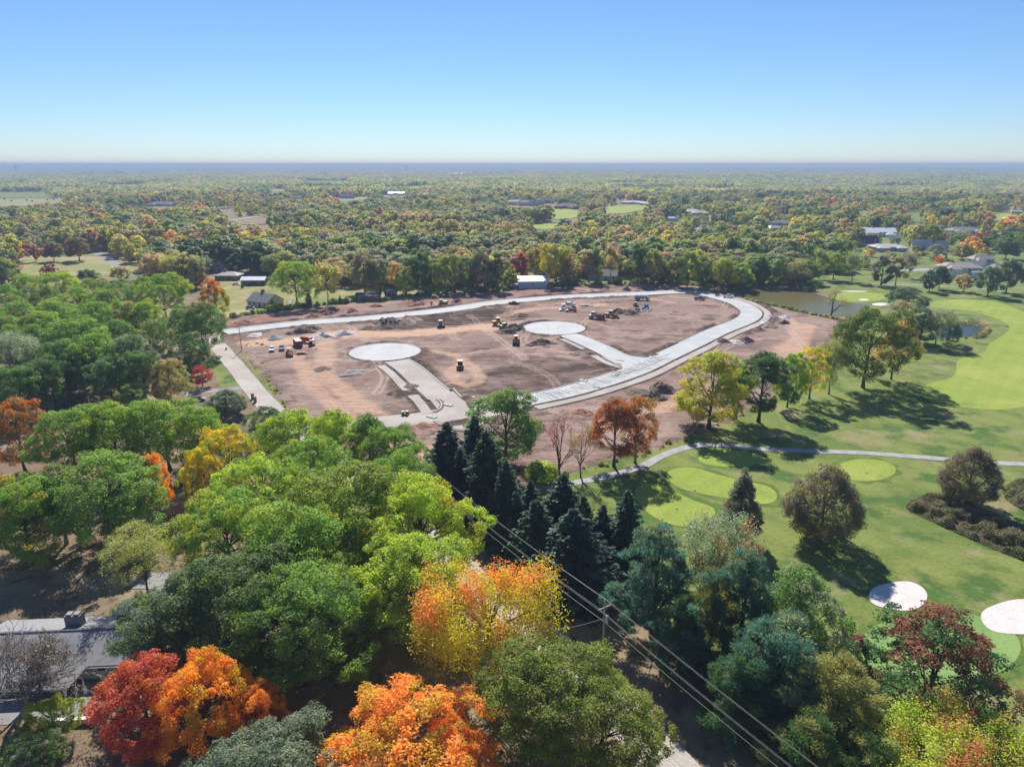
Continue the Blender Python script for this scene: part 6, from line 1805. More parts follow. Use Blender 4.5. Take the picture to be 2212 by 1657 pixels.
def woods():
    rg = np.random.default_rng(42)
    # suburb on the right is opener; the park-like strip by the pond too
    sub = [(p.x, p.y) for p in [P(*q) for q in [(1640, 620), (1620, 540), (1560, 470), (1900, 455), (2260, 450), (2400, 560), (2300, 640), (1900, 620)]]]
    near = scatter(rg, 428, 560, 11.5)
    h = rg.uniform(13, 20, len(near)); w = rg.uniform(12.5, 18.5, len(near))
    ok = allowed(near, h, w)
    ok &= ~(inside(sub, near[:, 0], near[:, 1]) & (rg.uniform(size=len(near)) < 0.2))
    sx, sy = proj(near[:, 0], near[:, 1], h)
    ok &= (sx > -40) & (sx < 2260)
    near, h, w = near[ok], h[ok], w[ok]
    col = choose_colours(rg, near)
    tps = ['m_oak0', 'm_oak1', 'm_oak2', 'm_oak3', 'm_oak4', 'm_tall0', 'm_tall1', 'm_tall2', 'm_maple0', 'm_maple1', 'm_thin0', 'm_thin1']
    order = np.argsort(near[:, 1])
    cap = 300 - NTREE_BIG()
    for i in order[:max(0, cap)]:
        x, y = near[i]
        k = PAL[col[i]][0]
        zone = 'in the wood behind the site' if -0.28 < x / y < 0.32 else ('in the wood beyond the left paddock' if x < 0 else 'in the gardens at the right')
        tp = tps[rg.integers(len(tps))]
        c2 = PK_[rg.choice([0, 1, 2, 3, 5, 6, 7])]
        put_tree(tp, (x, y, 0), h[i], w[i], tuple(q / 1.3 for q in FCO[k]), tuple(q / 1.3 for q in c2), 0.15, 0.2, name='broadleaf_tree', label=f'{PNAME[k]} tree {zone}, one of many alike', group=f'{PNAME[k]} trees {zone}')
    rest = near[order[max(0, cap):]]
    return rest

def NTREE_BIG():
    return len([o for o in COL.objects if o.get('category') == 'tree'])

SRC = bpy.data.collections.new('woodland_sources')
SRC2 = bpy.data.collections.new('woodland_mass_sources')
def far_templates():
    i = 0
    for k, (kind, h, w) in enumerate([('oak', 15, 13), ('oak', 14, 12), ('oak', 16, 13), ('tall', 17, 10), ('tall', 16, 11), ('maple', 13, 11), ('maple', 14, 10), ('oak', 15, 12), ('tall', 16, 11)]):
        t = tree_template(2000 + k, kind, h, w, 55, 1700, 1.15, M_LEAF_I, lod=2)
        SRC.objects.link(bpy.data.objects.new(f'src_{i:02d}', t['crown'])); i += 1
    t = spruce_template(2100, 12, 6.5, 800, 1.2, M_LEAF_I, lod=1)
    SRC.objects.link(bpy.data.objects.new(f'src_{i:02d}', t['crown']))
    for k in range(7):      # stands of trees for the far country
        rg = np.random.default_rng(3000 + k)
        V, A = [], []
        for j in range(17):
            c = np.array([rg.uniform(-26, 26), rg.uniform(-26, 26)])
            hh = rg.uniform(9, 19); ww = rg.uniform(12, 19); cl = rg.uniform()
            n = 120
            d = unit(rg.normal(size=(n, 3)) + [0, 0, 0.25])
            lob = 0.8 + 0.35 * np.sin(d @ rg.normal(size=3) * 4 + cl * 6)
            rr = rg.uniform(0.75, 1, n) * lob
            pos = np.stack([c[0] + d[:, 0] * ww / 2 * rr, c[1] + d[:, 1] * ww / 2 * rr, hh * 0.58 + d[:, 2] * hh * 0.42 * rr], 1)
            V.append(quads(pos, unit(d * 0.8 + rg.normal(size=(n, 3)) * 0.5 + [0, 0, 0.3]), np.full(n, 3.2) * rg.uniform(0.6, 1.3, n), 0.75, rg))
            A.append(np.stack([rg.uniform(size=n), np.full(n, cl), np.clip(pos[:, 2] / hh, 0, 1)], 1))
        V = np.concatenate(V)
        me = mesh_np('stand', V, np.arange(len(V)).reshape(-1, 4), [M_LEAF_I], {('lf', 'FACE', 'FLOAT_VECTOR'): np.concatenate(A)})
        SRC2.objects.link(bpy.data.objects.new(f'stand_{k:02d}', me))
far_templates()

def scatter_group(coll):
    ng = bpy.data.node_groups.new('woodland_scatter', 'GeometryNodeTree')
    ng.interface.new_socket('Geometry', in_out='INPUT', socket_type='NodeSocketGeometry')
    ng.interface.new_socket('Geometry', in_out='OUTPUT', socket_type='NodeSocketGeometry')
    N = ng.nodes; Lk = ng.links
    gi, go = N.new('NodeGroupInput'), N.new('NodeGroupOutput')
    ci = N.new('GeometryNodeCollectionInfo'); ci.inputs['Collection'].default_value = coll
    ci.inputs['Separate Children'].default_value = True; ci.inputs['Reset Children'].default_value = True
    iop = N.new('GeometryNodeInstanceOnPoints'); iop.inputs['Pick Instance'].default_value = True
    def attr(n, t):
        a = N.new('GeometryNodeInputNamedAttribute'); a.data_type = t; a.inputs['Name'].default_value = n
        return a.outputs['Attribute']
    Lk.new(gi.outputs[0], iop.inputs['Points']); Lk.new(ci.outputs[0], iop.inputs['Instance'])
    Lk.new(attr('idx', 'INT'), iop.inputs['Instance Index'])
    Lk.new(attr('scl', 'FLOAT_VECTOR'), iop.inputs['Scale'])
    cb = N.new('ShaderNodeCombineXYZ'); Lk.new(attr('rot', 'FLOAT'), cb.inputs[2])
    er = N.new('FunctionNodeEulerToRotation'); Lk.new(cb.outputs[0], er.inputs[0]); Lk.new(er.outputs[0], iop.inputs['Rotation'])
    Lk.new(iop.outputs[0], go.inputs[0])
    return ng

def forest_object(name, label, pts, coll, nsrc, scl, c1, c2, mx, rg):
    z = hill(pts[:, 0], pts[:, 1])
    V = np.stack([pts[:, 0], pts[:, 1], z - 0.2], 1)
    me = bpy.data.meshes.new(name)
    me.vertices.add(len(V)); me.vertices.foreach_set('co', V.astype(np.float32).ravel())
    def put(n, t, val, f):
        a = me.attributes.new(n, t, 'POINT'); a.data.foreach_set(f, np.asarray(val).ravel())
    put('idx', 'INT', rg.integers(0, nsrc, len(V)).astype(np.int32), 'value')
    put('rot', 'FLOAT', rg.uniform(0, 6.28, len(V)).astype(np.float32), 'value')
    put('scl', 'FLOAT_VECTOR', scl.astype(np.float32), 'vector')
    put('c1', 'FLOAT_VECTOR', c1.astype(np.float32), 'vector'); put('c2', 'FLOAT_VECTOR', c2.astype(np.float32), 'vector')
    put('mx', 'FLOAT_VECTOR', mx.astype(np.float32), 'vector')
    o = link(name, me)
    md = o.modifiers.new('scatter', 'NODES'); md.node_group = scatter_group(coll)
    tag(o, label, 'woodland', kind='stuff')
    return o

def forests():
    rest = woods()
    rg = np.random.default_rng(7)
    pts = scatter(rg, 560, 1700, 12.0, 0.00025)
    pts = pts[rg.uniform(size=len(pts)) < 0.97]
    pts = np.concatenate([rest, pts])
    n = len(pts)
    big = sstep(0.35, 0.65, fbm(pts[:, 0] / 70, pts[:, 1] / 70, 23, 3))
    h = rg.uniform(10, 15, n) + 5.5 * big; w = rg.uniform(9.5, 14, n) + 6 * big
    ok = allowed(pts, h, w)
    sub = [(p.x, p.y) for p in [P(*q) for q in [(1640, 620), (1560, 500), (1420, 455), (1900, 440), (2400, 440), (2400, 600), (1900, 620)]]]
    ok &= ~(inside(sub, pts[:, 0], pts[:, 1]) & (rg.uniform(size=n) < 0.12))
    ok &= ~((fbm(pts[:, 0] / 130, pts[:, 1] / 130, 55, 3) < 0.30) & (pts[:, 1] > 700))
    sx, sy = proj(pts[:, 0], pts[:, 1], h)
    ok &= (sx > -420) & (sx < 2640)
    pts, h, w = pts[ok], h[ok], w[ok]
    gp = scatter(rg, 500, 1000, 12.0)          # small garden trees between the houses
    gh = rg.uniform(4, 8.5, len(gp)); gw = rg.uniform(5, 9, len(gp))
    ok = inside(sub, gp[:, 0], gp[:, 1]) & (rg.uniform(size=len(gp)) < 0.5) & allowed(gp, gh * 0.5, gw)
    pts = np.concatenate([pts, gp[ok]]); h = np.concatenate([h, gh[ok]]); w = np.concatenate([w, gw[ok]])
    n = len(pts)
    idx = choose_colours(rg, pts)
    c1 = np.array(PK_)[idx]
    c2 = np.array(PK_)[rg.choice([0, 1, 2, 3, 5, 6, 7], n)]
    scl = np.stack([w / 12, w / 12, h / 15], 1)
    forest_object('woodland', 'autumn woodland stretching behind the houses and the site', pts, SRC, 10, scl, c1, c2, np.tile([0.13, 0.15, 0], (n, 1)), rg)
    # far country: whole stands
    p2 = scatter(rg, 1640, 12500, 40.0, 0.00013)
    q = fbm(p2[:, 0] / 700, p2[:, 1] / 500, 91, 4)
    ok = allowed(p2, np.full(len(p2), 12.0), np.full(len(p2), 40.0)) & (q > 0.335)
    p2 = p2[ok]; n = len(p2)
    sc = 1.0 + (p2[:, 1] - 1640) * 0.00009
    g = np.array([FCO[k] for k in ('OL', 'MG', 'G', 'DG', 'GB', 'SG', 'YG')])
    pr = np.array([0.3, 0.2, 0.15, 0.13, 0.08, 0.06, 0.08])
    c1 = g[rg.choice(7, n, p=pr)]; c2 = np.array(PK_)[rg.choice([0, 1, 2, 3, 5, 6, 7, 10], n)]
    forest_object('distant_woodland', 'wooded country running to the skyline', p2, SRC2, 7, np.stack([sc, sc, 0.9 + 0.15 * rg.uniform(size=n)], 1), c1, c2, np.tile([0.25, 0.0, 0], (n, 1)), rg)

forests()
# ------------------------------------------------------------------ vehicles and machines (built facing +x)
M_TYRE = plain('tyre_rubber', (0.018, 0.018, 0.018), 0.9, 0.2)
M_RIM = plain('wheel_steel', (0.35, 0.35, 0.36), 0.4, 0.1, metal=0.5)
M_TRACK = plain('crawler_track', (0.045, 0.04, 0.036), 0.8, 0.4, 3)
M_BLACK = plain('black_plastic', (0.02, 0.02, 0.022), 0.6)
M_YEL = plain('machine_yellow', (0.50, 0.33, 0.085), 0.5, 0.3, 1.2)
M_ORG = plain('machine_orange', (0.55, 0.13, 0.03), 0.5, 0.3, 1.2)
M_REDP = paint('red_paint', (0.38, 0.03, 0.025))
M_WHP = paint('white_paint', (0.72, 0.72, 0.71))
M_CAB = paint('cream_cab_paint', (0.62, 0.60, 0.52))
M_LAMP = plain('lamp_glass', (0.75, 0.73, 0.68), 0.15)
M_TAIL = plain('tail_lamp', (0.35, 0.02, 0.02), 0.2)

def wheel(root, x, y, r, w=0.25, rim=None):
    s = 1 if y > 0 else -1
    t = MB().tube((x, y - w / 2 * s, r), (x, y + w / 2 * s, r), r, n=14).build('wheel', M_TYRE, root)
    MB().tube((x, y + w / 2 * s, r), (x, y + (w / 2 + 0.03) * s, r), r * 0.58, n=10).build('rim', rim or M_RIM, t)

def veh(name, label, cat, px, py, rz, group=None, z=0.12):
    if z in (0.12, 0.32): z += 0.33
    p = P(px, py)
    return thing(name, label, cat, (p.x, p.y, z), R(rz), group)

def pickup(label, px, py, rz, col, z=0.12, group='pickup trucks on the site', service=False, crane=False, name='pickup_truck'):
    root = veh(name, label, 'pickup', px, py, rz, group, z)
    m = paint('paint_%d_%d_%d' % tuple(int(c * 1000) for c in col), col)
    L, W = 5.8, 1.95
    MB().prism([(-2.9, 0.5), (2.75, 0.45), (2.9, 0.62), (2.88, 1.0), (2.7, 1.12), (1.35, 1.22), (-0.9, 1.22), (-0.9, 0.85), (-2.9, 0.85)], -W / 2, W / 2).build('body', m, root, bevel=0.06)
    mb = MB(); prof = [(-0.95, 1.2), (1.35, 1.2), (0.55, 1.83), (-0.75, 1.86)]
    n = 4; vs = [(x, -W / 2 + (0.06 if z_ < 1.5 else 0.24), z_) for x, z_ in prof] + [(x, W / 2 - (0.06 if z_ < 1.5 else 0.24), z_) for x, z_ in prof]
    mb.add(vs, [(0, 1, 2, 3), (7, 6, 5, 4)] + [(i, i + 4, (i + 1) % 4 + 4, (i + 1) % 4) for i in range(4)])
    mb.build('cab', m, root, bevel=0.05)
    MB().add([(1.30, -0.78, 1.26), (1.30, 0.78, 1.26), (0.66, 0.64, 1.78), (0.66, -0.64, 1.78)], [(0, 1, 2, 3)], Matrix.Translation((0.045, 0, 0.03))).build('windscreen', M_WIN, root)
    for s in (-1, 1):
        MB().add([(-0.75, s * 0.945, 1.27), (1.05, s * 0.945, 1.27), (0.50, s * 0.80, 1.74), (-0.65, s * 0.80, 1.74)], [(0, 1, 2, 3)]).build('side_window', M_WIN, root)
        MB().box(2.86, s * 0.72, 0.86, 0.10, 0.34, 0.2).build('headlight', M_LAMP, root)
        MB().box(-2.91, s * 0.88, 0.92, 0.06, 0.14, 0.3).build('tail_light', M_TAIL, root)
        MB().box(0.95, s * 1.06, 1.28, 0.14, 0.2, 0.2).build('mirror', M_BLACK, root)
        for x in (-1.85, 1.9): wheel(root, x, s * 0.86, 0.40, 0.27)
    MB().box(2.9, 0, 0.78, 0.06, 1.0, 0.28).build('grille', M_BLACK, root)
    MB().box(2.92, 0, 0.52, 0.16, 1.9, 0.18).box(-2.95, 0, 0.55, 0.14, 1.8, 0.16).build('bumper', M_RIM, root)
    if service:
        for s in (-1, 1): MB().box(-1.95, s * 0.92, 1.08, 1.95, 0.42, 0.75).build('tool_box', m, root, bevel=0.03)
        MB().box(-1.95, 0, 0.9, 1.95, 1.3, 0.1).build('bed', M_BLACK, root)
    else:
        MB().box(-1.95, -0.93, 1.03, 1.95, 0.09, 0.38).box(-1.95, 0.93, 1.03, 1.95, 0.09, 0.38).box(-2.87, 0, 1.03, 0.08, 1.85, 0.38).build('bed_wall', m, root)
        MB().box(-1.92, 0, 0.88, 1.85, 1.72, 0.07).build('bed', M_BLACK, root)
    if crane:
        MB().tube((-1.3, 0, 1.0), (-1.3, 0, 2.3), 0.10).tube((-1.3, 0, 2.25), (-2.6, 0.2, 2.65), 0.08).build('crane', M_BLACK, root)
        MB().box(-1.05, 0, 1.75, 0.08, 1.6, 0.9).build('rack', M_BLACK, root)
    return root

def sedan(label, px, py, rz, col, group=None, z=0.12):
    root = veh('car', label, 'car', px, py, rz, group, z)
    m = paint('paint_%d_%d_%d' % tuple(int(c * 1000) for c in col), col)
    MB().prism([(-2.3, 0.42), (2.25, 0.38), (2.35, 0.62), (2.1, 0.82), (1.1, 0.95), (-1.6, 1.0), (-2.3, 0.95)], -0.9, 0.9).build('body', m, root, bevel=0.08)
    mb = MB(); prof = [(-1.75, 0.97), (1.15, 0.95), (0.35, 1.40), (-0.95, 1.42)]
    vs = [(x, -0.84 + (0 if q < 1.2 else 0.2), q) for x, q in prof] + [(x, 0.84 - (0 if q < 1.2 else 0.2), q) for x, q in prof]
    mb.add(vs, [(0, 1, 2, 3), (7, 6, 5, 4)] + [(i, i + 4, (i + 1) % 4 + 4, (i + 1) % 4) for i in range(4)])
    mb.build('window', M_WIN, root)
    MB().box(-0.3, 0, 1.43, 1.25, 1.22, 0.06).build('roof', m, root)
    for s in (-1, 1):
        MB().box(2.28, s * 0.62, 0.66, 0.12, 0.34, 0.14).build('headlight', M_LAMP, root); MB().box(-2.31, s * 0.66, 0.8, 0.06, 0.3, 0.14).build('tail_light', M_TAIL, root)
        for x in (-1.4, 1.42): wheel(root, x, s * 0.80, 0.33, 0.22)
    return root

def cab(root, x, y, z, l, w, h, roofm, glass=True):
    """glazed machine cab: posts, panes and roof"""
    c = MB()
    for sx in (-1, 1):
        for sy in (-1, 1): c.box(x + sx * (l / 2 - 0.05), y + sy * (w / 2 - 0.05), z + h / 2, 0.1, 0.1, h)
    c.box(x, y, z + 0.25, l, w, 0.5)
    o = c.build('cab', roofm, root)
    if glass: MB().box(x, y, z + h / 2 + 0.2, l - 0.12, w - 0.12, h - 0.5).build('cab_glass', M_WIN, o)
    MB().box(x, y, z + h + 0.06, l + 0.25, w + 0.25, 0.14).build('cab_roof', M_CAB, root, bevel=0.03)
    return o

def crawler(root, l, w, h, gauge):
    for s in (-1, 1):
        pr = [(-l / 2 + h * 0.3, 0), (l / 2 - h * 0.3, 0), (l / 2, h * 0.35), (l / 2, h * 0.65), (l / 2 - h * 0.3, h), (-l / 2 + h * 0.3, h), (-l / 2, h * 0.65), (-l / 2, h * 0.35)]
        t = MB().prism(pr, s * gauge - w / 2, s * gauge + w / 2).build('track', M_TRACK, root)
        for k in range(5):
            x = -l / 2 + l * (k + 0.5) / 5
            MB().tube((x, s * (gauge + w / 2), h * 0.4), (x, s * (gauge + w / 2 + 0.04), h * 0.4), h * 0.28, n=8).build('track_roller', M_STEEL, t)

def excavator(label, px, py, rz):
    root = veh('excavator', label, 'excavator', px, py, rz)
    crawler(root, 4.4, 0.7, 0.95, 1.25)
    MB().box(0, 0, 0.85, 2.4, 1.9, 0.4).build('undercarriage', M_BLACK, root)
    MB().prism([(-2.6, 1.1), (1.6, 1.1), (1.6, 1.7), (-0.4, 2.2), (-2.5, 2.2), (-2.7, 1.8)], -1.35, 1.35).build('house', M_YEL, root, bevel=0.08)
    MB().box(-2.35, 0, 1.75, 0.7, 2.6, 0.9).build('counterweight', M_BLACK, root, bevel=0.06)
    cab(root, 0.75, 0.85, 1.3, 1.7, 1.0, 1.6, M_YEL)
    def beam(nm, pts, w, hts):
        mb = MB(); n = len(pts)
        vs = []
        for (x, z_), ht in zip(pts, hts):
            vs += [(x, -w / 2 - 0.2, z_ - ht / 2), (x, w / 2 - 0.2, z_ - ht / 2), (x, w / 2 - 0.2, z_ + ht / 2), (x, -w / 2 - 0.2, z_ + ht / 2)]
        fs = [(0, 1, 2, 3), (4 * n - 1, 4 * n - 2, 4 * n - 3, 4 * n - 4)]
        for i in range(n - 1):
            for k in range(4): fs.append((4 * i + k, 4 * i + (k + 1) % 4, 4 * i + 4 + (k + 1) % 4, 4 * i + 4 + k))
        return mb.add(vs, fs).build(nm, M_YEL, root)
    beam('boom', [(1.2, 1.8), (2.4, 3.8), (3.6, 4.7), (4.9, 4.9), (5.9, 4.5)], 0.55, [0.5, 0.75, 0.75, 0.6, 0.4])
    beam('stick', [(5.6, 5.0), (6.2, 3.6), (6.5, 1.7)], 0.4, [0.5, 0.5, 0.35])
    MB().tube((1.8, -0.2, 1.9), (3.2, -0.2, 4.2), 0.10).tube((4.0, -0.2, 5.2), (5.6, -0.2, 5.2), 0.10).build('hydraulic_ram', M_RIM, root)
    MB().prism([(6.7, 1.8), (6.3, 1.6), (5.7, 1.2), (5.5, 0.6), (6.0, 0.3), (6.6, 0.6)], -0.8, 0.4).build('bucket', M_STEEL, root)

def dozer(label, px, py, rz, col=None):
    col = col or M_YEL
    root = veh('bulldozer', label, 'bulldozer', px, py, rz)
    crawler(root, 3.4, 0.6, 1.05, 1.05)
    MB().prism([(-1.6, 0.7), (1.7, 0.7), (1.7, 1.75), (0.4, 1.9), (-1.6, 1.5)], -0.65, 0.65).build('hood', col, root, bevel=0.05)
    MB().box(1.72, 0, 1.2, 0.05, 1.0, 0.8).build('grille', M_BLACK, root)
    MB().tube((1.0, 0.3, 1.8), (1.0, 0.3, 2.6), 0.08).build('exhaust', M_BLACK, root)
    cab(root, -0.45, 0, 1.4, 1.5, 1.5, 1.55, col)
    mb = MB(); mb.prism([(2.35, 0.05), (2.5, 0.1), (2.3, 0.7), (2.5, 1.35), (2.38, 1.35), (2.15, 0.7)], -1.75, 1.75); mb.build('blade', M_STEEL, root)
    for s in (-1, 1): MB().tube((0.2, s * 1.4, 0.5), (2.3, s * 1.4, 0.45), 0.11, n=6).build('push_arm', col, root)
    MB().box(-1.9, 0, 0.7, 0.5, 1.0, 0.6).build('ripper', M_BLACK, root)

def wheel_loader(label, px, py, rz, bucket=True, name='wheel_loader', load=False):
    root = veh(name, label, 'loader', px, py, rz)
    for x in (-1.6, 1.5):
        for s in (-1, 1): wheel(root, x, s * 1.1, 0.80, 0.6, M_YEL)
    MB().prism([(-3.2, 0.9), (-0.4, 0.8), (-0.4, 1.9), (-2.9, 2.0), (-3.2, 1.7)], -0.9, 0.9).build('engine_hood', M_YEL, root, bevel=0.07)
    MB().box(-3.22, 0, 1.4, 0.06, 1.4, 0.8).build('grille', M_BLACK, root)
    MB().prism([(-0.3, 0.8), (2.1, 0.7), (2.1, 1.2), (0.6, 1.6), (-0.3, 1.6)], -0.55, 0.55).build('front_frame', M_YEL, root, bevel=0.05)
    cab(root, -0.2, 0, 1.6, 1.5, 1.5, 1.65, M_YEL)
    for s in (-1, 1): MB().tube((0.5, s * 0.5, 1.75), (1.8, s * 0.55, 1.9), 0.16, n=6).tube((1.8, s * 0.55, 1.9), (3.1, s * 0.55, 0.8), 0.14, n=6).build('lift_arm', M_YEL, root)
    if bucket:
        MB().prism([(2.9, 0.25), (4.2, 0.15), (4.2, 0.22), (3.1, 0.4), (2.95, 1.1), (3.4, 1.5), (3.3, 1.55), (2.75, 1.1)], -1.4, 1.4).build('bucket', M_STEEL, root)
        if load: MB().box(3.4, 0, 0.8, 0.9, 2.4, 0.8, taper=(0.5, 0.7)).build('soil_load', PM['topsoil'], root)
    MB().tube((-1.5, 0.4, 2.0), (-1.5, 0.4, 2.9), 0.08).build('exhaust', M_BLACK, root)

def roller(label, px, py, rz, scale=1.0):
    root = veh('road_roller', label, 'roller', px, py, rz); root.scale = (scale,) * 3
    d = MB().tube((2.1, -1.05, 0.78), (2.1, 1.05, 0.78), 0.78, n=24).build('drum', M_STEEL, root, smooth=False)
    MB().box(2.1, -1.15, 0.85, 2.2, 0.12, 0.4).box(2.1, 1.15, 0.85, 2.2, 0.12, 0.4).box(1.0, 0, 0.85, 0.3, 2.3, 0.4).build('drum_frame', M_YEL, root)
    MB().prism([(-2.7, 0.65), (-0.2, 0.65), (-0.2, 1.75), (-2.4, 1.6), (-2.75, 1.2)], -0.95, 0.95).build('engine_hood', M_YEL, root, bevel=0.06)
    MB().box(-2.3, 0, 1.66, 0.9, 1.5, 0.06, ry=-0.06).box(-2.74, 0, 1.1, 0.06, 1.5, 0.7).build('grille', M_BLACK, root)
    cab(root, 0.0, 0, 1.2, 1.6, 1.6, 1.75, M_BLACK)
    for s in (-1, 1): wheel(root, -1.4, s * 0.95, 0.72, 0.55, M_YEL)
    MB().box(-2.85, 0, 0.75, 0.2, 1.8, 0.25).build('bumper', M_ORG, root)

def backhoe(label, px, py, rz):
    root = veh('backhoe_tractor', label, 'tractor', px, py, rz)
    for s in (-1, 1): wheel(root, -1.1, s * 0.95, 0.78, 0.5, M_ORG); wheel(root, 1.3, s * 0.85, 0.48, 0.35, M_ORG)
    MB().prism([(-0.3, 0.8), (2.0, 0.7), (2.0, 1.45), (-0.3, 1.55)], -0.45, 0.45).build('hood', M_ORG, root, bevel=0.06)
    MB().box(-1.0, 0, 0.95, 1.4, 1.2, 0.4).build('chassis', M_BLACK, root)
    mb = MB()
    for sx in (-1.6, -0.2):
        for sy in (-0.6, 0.6): mb.box(sx, sy, 1.9, 0.08, 0.08, 1.5)
    mb.build('canopy_post', M_BLACK, root); MB().box(-0.9, 0, 2.7, 1.9, 1.6, 0.14).build('canopy', plain('faded_orange_paint', (0.62, 0.33, 0.18), 0.6), root, bevel=0.04)
    MB().box(-0.95, 0, 1.3, 0.5, 0.5, 0.5).build('seat', M_BLACK, root)
    for s in (-1, 1): MB().tube((0.4, s * 0.55, 1.3), (2.6, s * 0.6, 0.6), 0.09, n=6).build('lift_arm', M_ORG, root)
    MB().prism([(2.5, 0.2), (3.4, 0.1), (2.8, 0.35), (2.7, 0.9), (2.5, 0.9)], -1.0, 1.0).build('bucket', M_STEEL, root)
    MB().tube((-1.8, 0, 1.0), (-2.6, 0, 2.6), 0.14, n=6).tube((-2.6, 0, 2.6), (-3.6, 0, 1.5), 0.12, n=6).build('hoe_arm', M_ORG, root)
    MB().prism([(-3.7, 1.5), (-3.4, 1.1), (-3.6, 0.6), (-4.0, 0.9)], -0.3, 0.3).build('hoe_bucket', M_STEEL, root)
    for s in (-1, 1): MB().tube((-1.9, s * 0.7, 0.9), (-2.2, s * 1.2, 0.05), 0.08, n=6).build('stabiliser', M_ORG, root)

def dump_truck(label, px, py, rz):
    root = veh('articulated_dump_truck', label, 'dump truck', px, py, rz)
    for x in (3.0, -0.6, -2.3):
        for s in (-1, 1): wheel(root, x, s * 1.15, 0.78, 0.6)
    MB().prism([(1.6, 0.8), (4.7, 0.75), (4.8, 1.3), (3.6, 1.75), (1.6, 1.8)], -0.85, 0.85).build('hood', M_CAB, root, bevel=0.07)
    cab(root, 2.35, 0, 1.6, 1.5, 1.5, 1.5, M_CAB)
    MB().box(-0.9, 0, 1.0, 5.0, 0.9, 0.4).build('chassis', M_BLACK, root)
    for s in (-1, 1): MB().box(3.1, s * 1.15, 1.65, 1.9, 0.75, 0.1).build('mudguard', M_CAB, root)
    mb = MB()
    o_ = [(-3.9, 1.75), (1.3, 1.35), (1.55, 2.6), (-3.7, 2.6)]
    for s in (-1, 1): mb.prism(o_, s * 1.38 - 0.06, s * 1.38 + 0.06)
    mb.box(1.45, 0, 2.05, 0.12, 2.7, 1.3, ry=0.2).box(-1.3, 0, 1.55, 5.2, 2.7, 0.14, ry=0.077)
    mb.build('dump_body', plain('rusty_orange_body', (0.36, 0.16, 0.09), 0.7, 0.35), root)
    MB().box(-1.1, 0, 2.2, 4.6, 2.5, 0.7, taper=(0.8, 0.7)).build('soil_load', PM['topsoil'], root)

def tank_truck(label, px, py, rz):
    root = veh('tank_truck', label, 'truck', px, py, rz)
    M = paint('grey_blue_truck', (0.30, 0.33, 0.40))
    for x in (2.9, -1.5, -2.7):
        for s in (-1, 1): wheel(root, x, s * 1.0, 0.52, 0.4)
    MB().box(0, 0, 0.85, 7.6, 0.9, 0.3).build('chassis', M_BLACK, root)
    MB().prism([(1.5, 0.8), (4.2, 0.75), (4.25, 1.45), (3.2, 1.75), (1.5, 1.75)], -0.95, 0.95).build('hood', M, root, bevel=0.07)
    MB().prism([(1.4, 1.7), (2.9, 1.7), (2.5, 2.7), (1.4, 2.75)], -1.05, 1.05).build('cab', M, root, bevel=0.06)
    MB().add([(2.98, -0.9, 1.78), (2.98, 0.9, 1.78), (2.62, 0.9, 2.58), (2.62, -0.9, 2.58)], [(0, 1, 2, 3)]).build('windscreen', M_WIN, root)
    mb = MB(); n = 20
    vs = [(x, 1.2 * math.cos(2 * math.pi * k / n), 1.95 + 0.9 * math.sin(2 * math.pi * k / n)) for x in (-4.0, 1.15) for k in range(n)]
    mb.add(vs, [(k, (k + 1) % n, n + (k + 1) % n, n + k) for k in range(n)] + [tuple(range(n)), tuple(range(2 * n - 1, n - 1, -1))])
    mb.build('tank', plain('grey_tank_paint', (0.40, 0.41, 0.45), 0.4, 0.25), root)
    for x in (-2.6, -1.0, 0.4): MB().tube((x, 0, 2.7), (x, 0, 3.0), 0.25).build('hatch', M_BLACK, root)
    for s in (-1, 1): MB().box(-1.4, s * 1.12, 1.1, 5.0, 0.2, 0.4).build('side_rail', M_ORG if s < 0 else M_BLACK, root); MB().box(4.24, s * 0.7, 1.0, 0.06, 0.3, 0.2).build('headlight', M_LAMP, root)

def flat_trailer(label, px, py, rz, L=6.0, col=None, sides=False):
    root = veh('flat_trailer' if not sides else 'box_trailer', label, 'trailer', px, py, rz)
    m = col or plain('trailer_boards', (0.30, 0.23, 0.19), 0.8, 0.4)
    MB().box(0, 0, 0.75, L, 2.1, 0.12).build('deck', m, root); MB().box(0, 0, 0.62, L, 1.2, 0.12).build('frame', M_BLACK, root)
    MB().tube((L / 2, 0.6, 0.62), (L / 2 + 1.4, 0, 0.55), 0.06).tube((L / 2, -0.6, 0.62), (L / 2 + 1.4, 0, 0.55), 0.06).build('drawbar', M_BLACK, root)
    for x in ((-0.45, 0.45) if L > 4 else (0,)):
        for s in (-1, 1): wheel(root, x - L * 0.1, s * 1.0, 0.36, 0.22)
    if sides:
        for s in (-1, 1): MB().box(0, s * 1.02, 1.15, L, 0.06, 0.7).build('side_board', m, root)
        MB().box(-L / 2 + 0.03, 0, 1.15, 0.06, 2.0, 0.7).box(L / 2 - 0.03, 0, 1.15, 0.06, 2.0, 0.7).build('end_board', m, root)
    else:
        MB().box(-L / 2 - 0.5, 0, 0.95, 1.1, 2.0, 0.08, ry=-0.5).build('ramp', M_REDP, root)

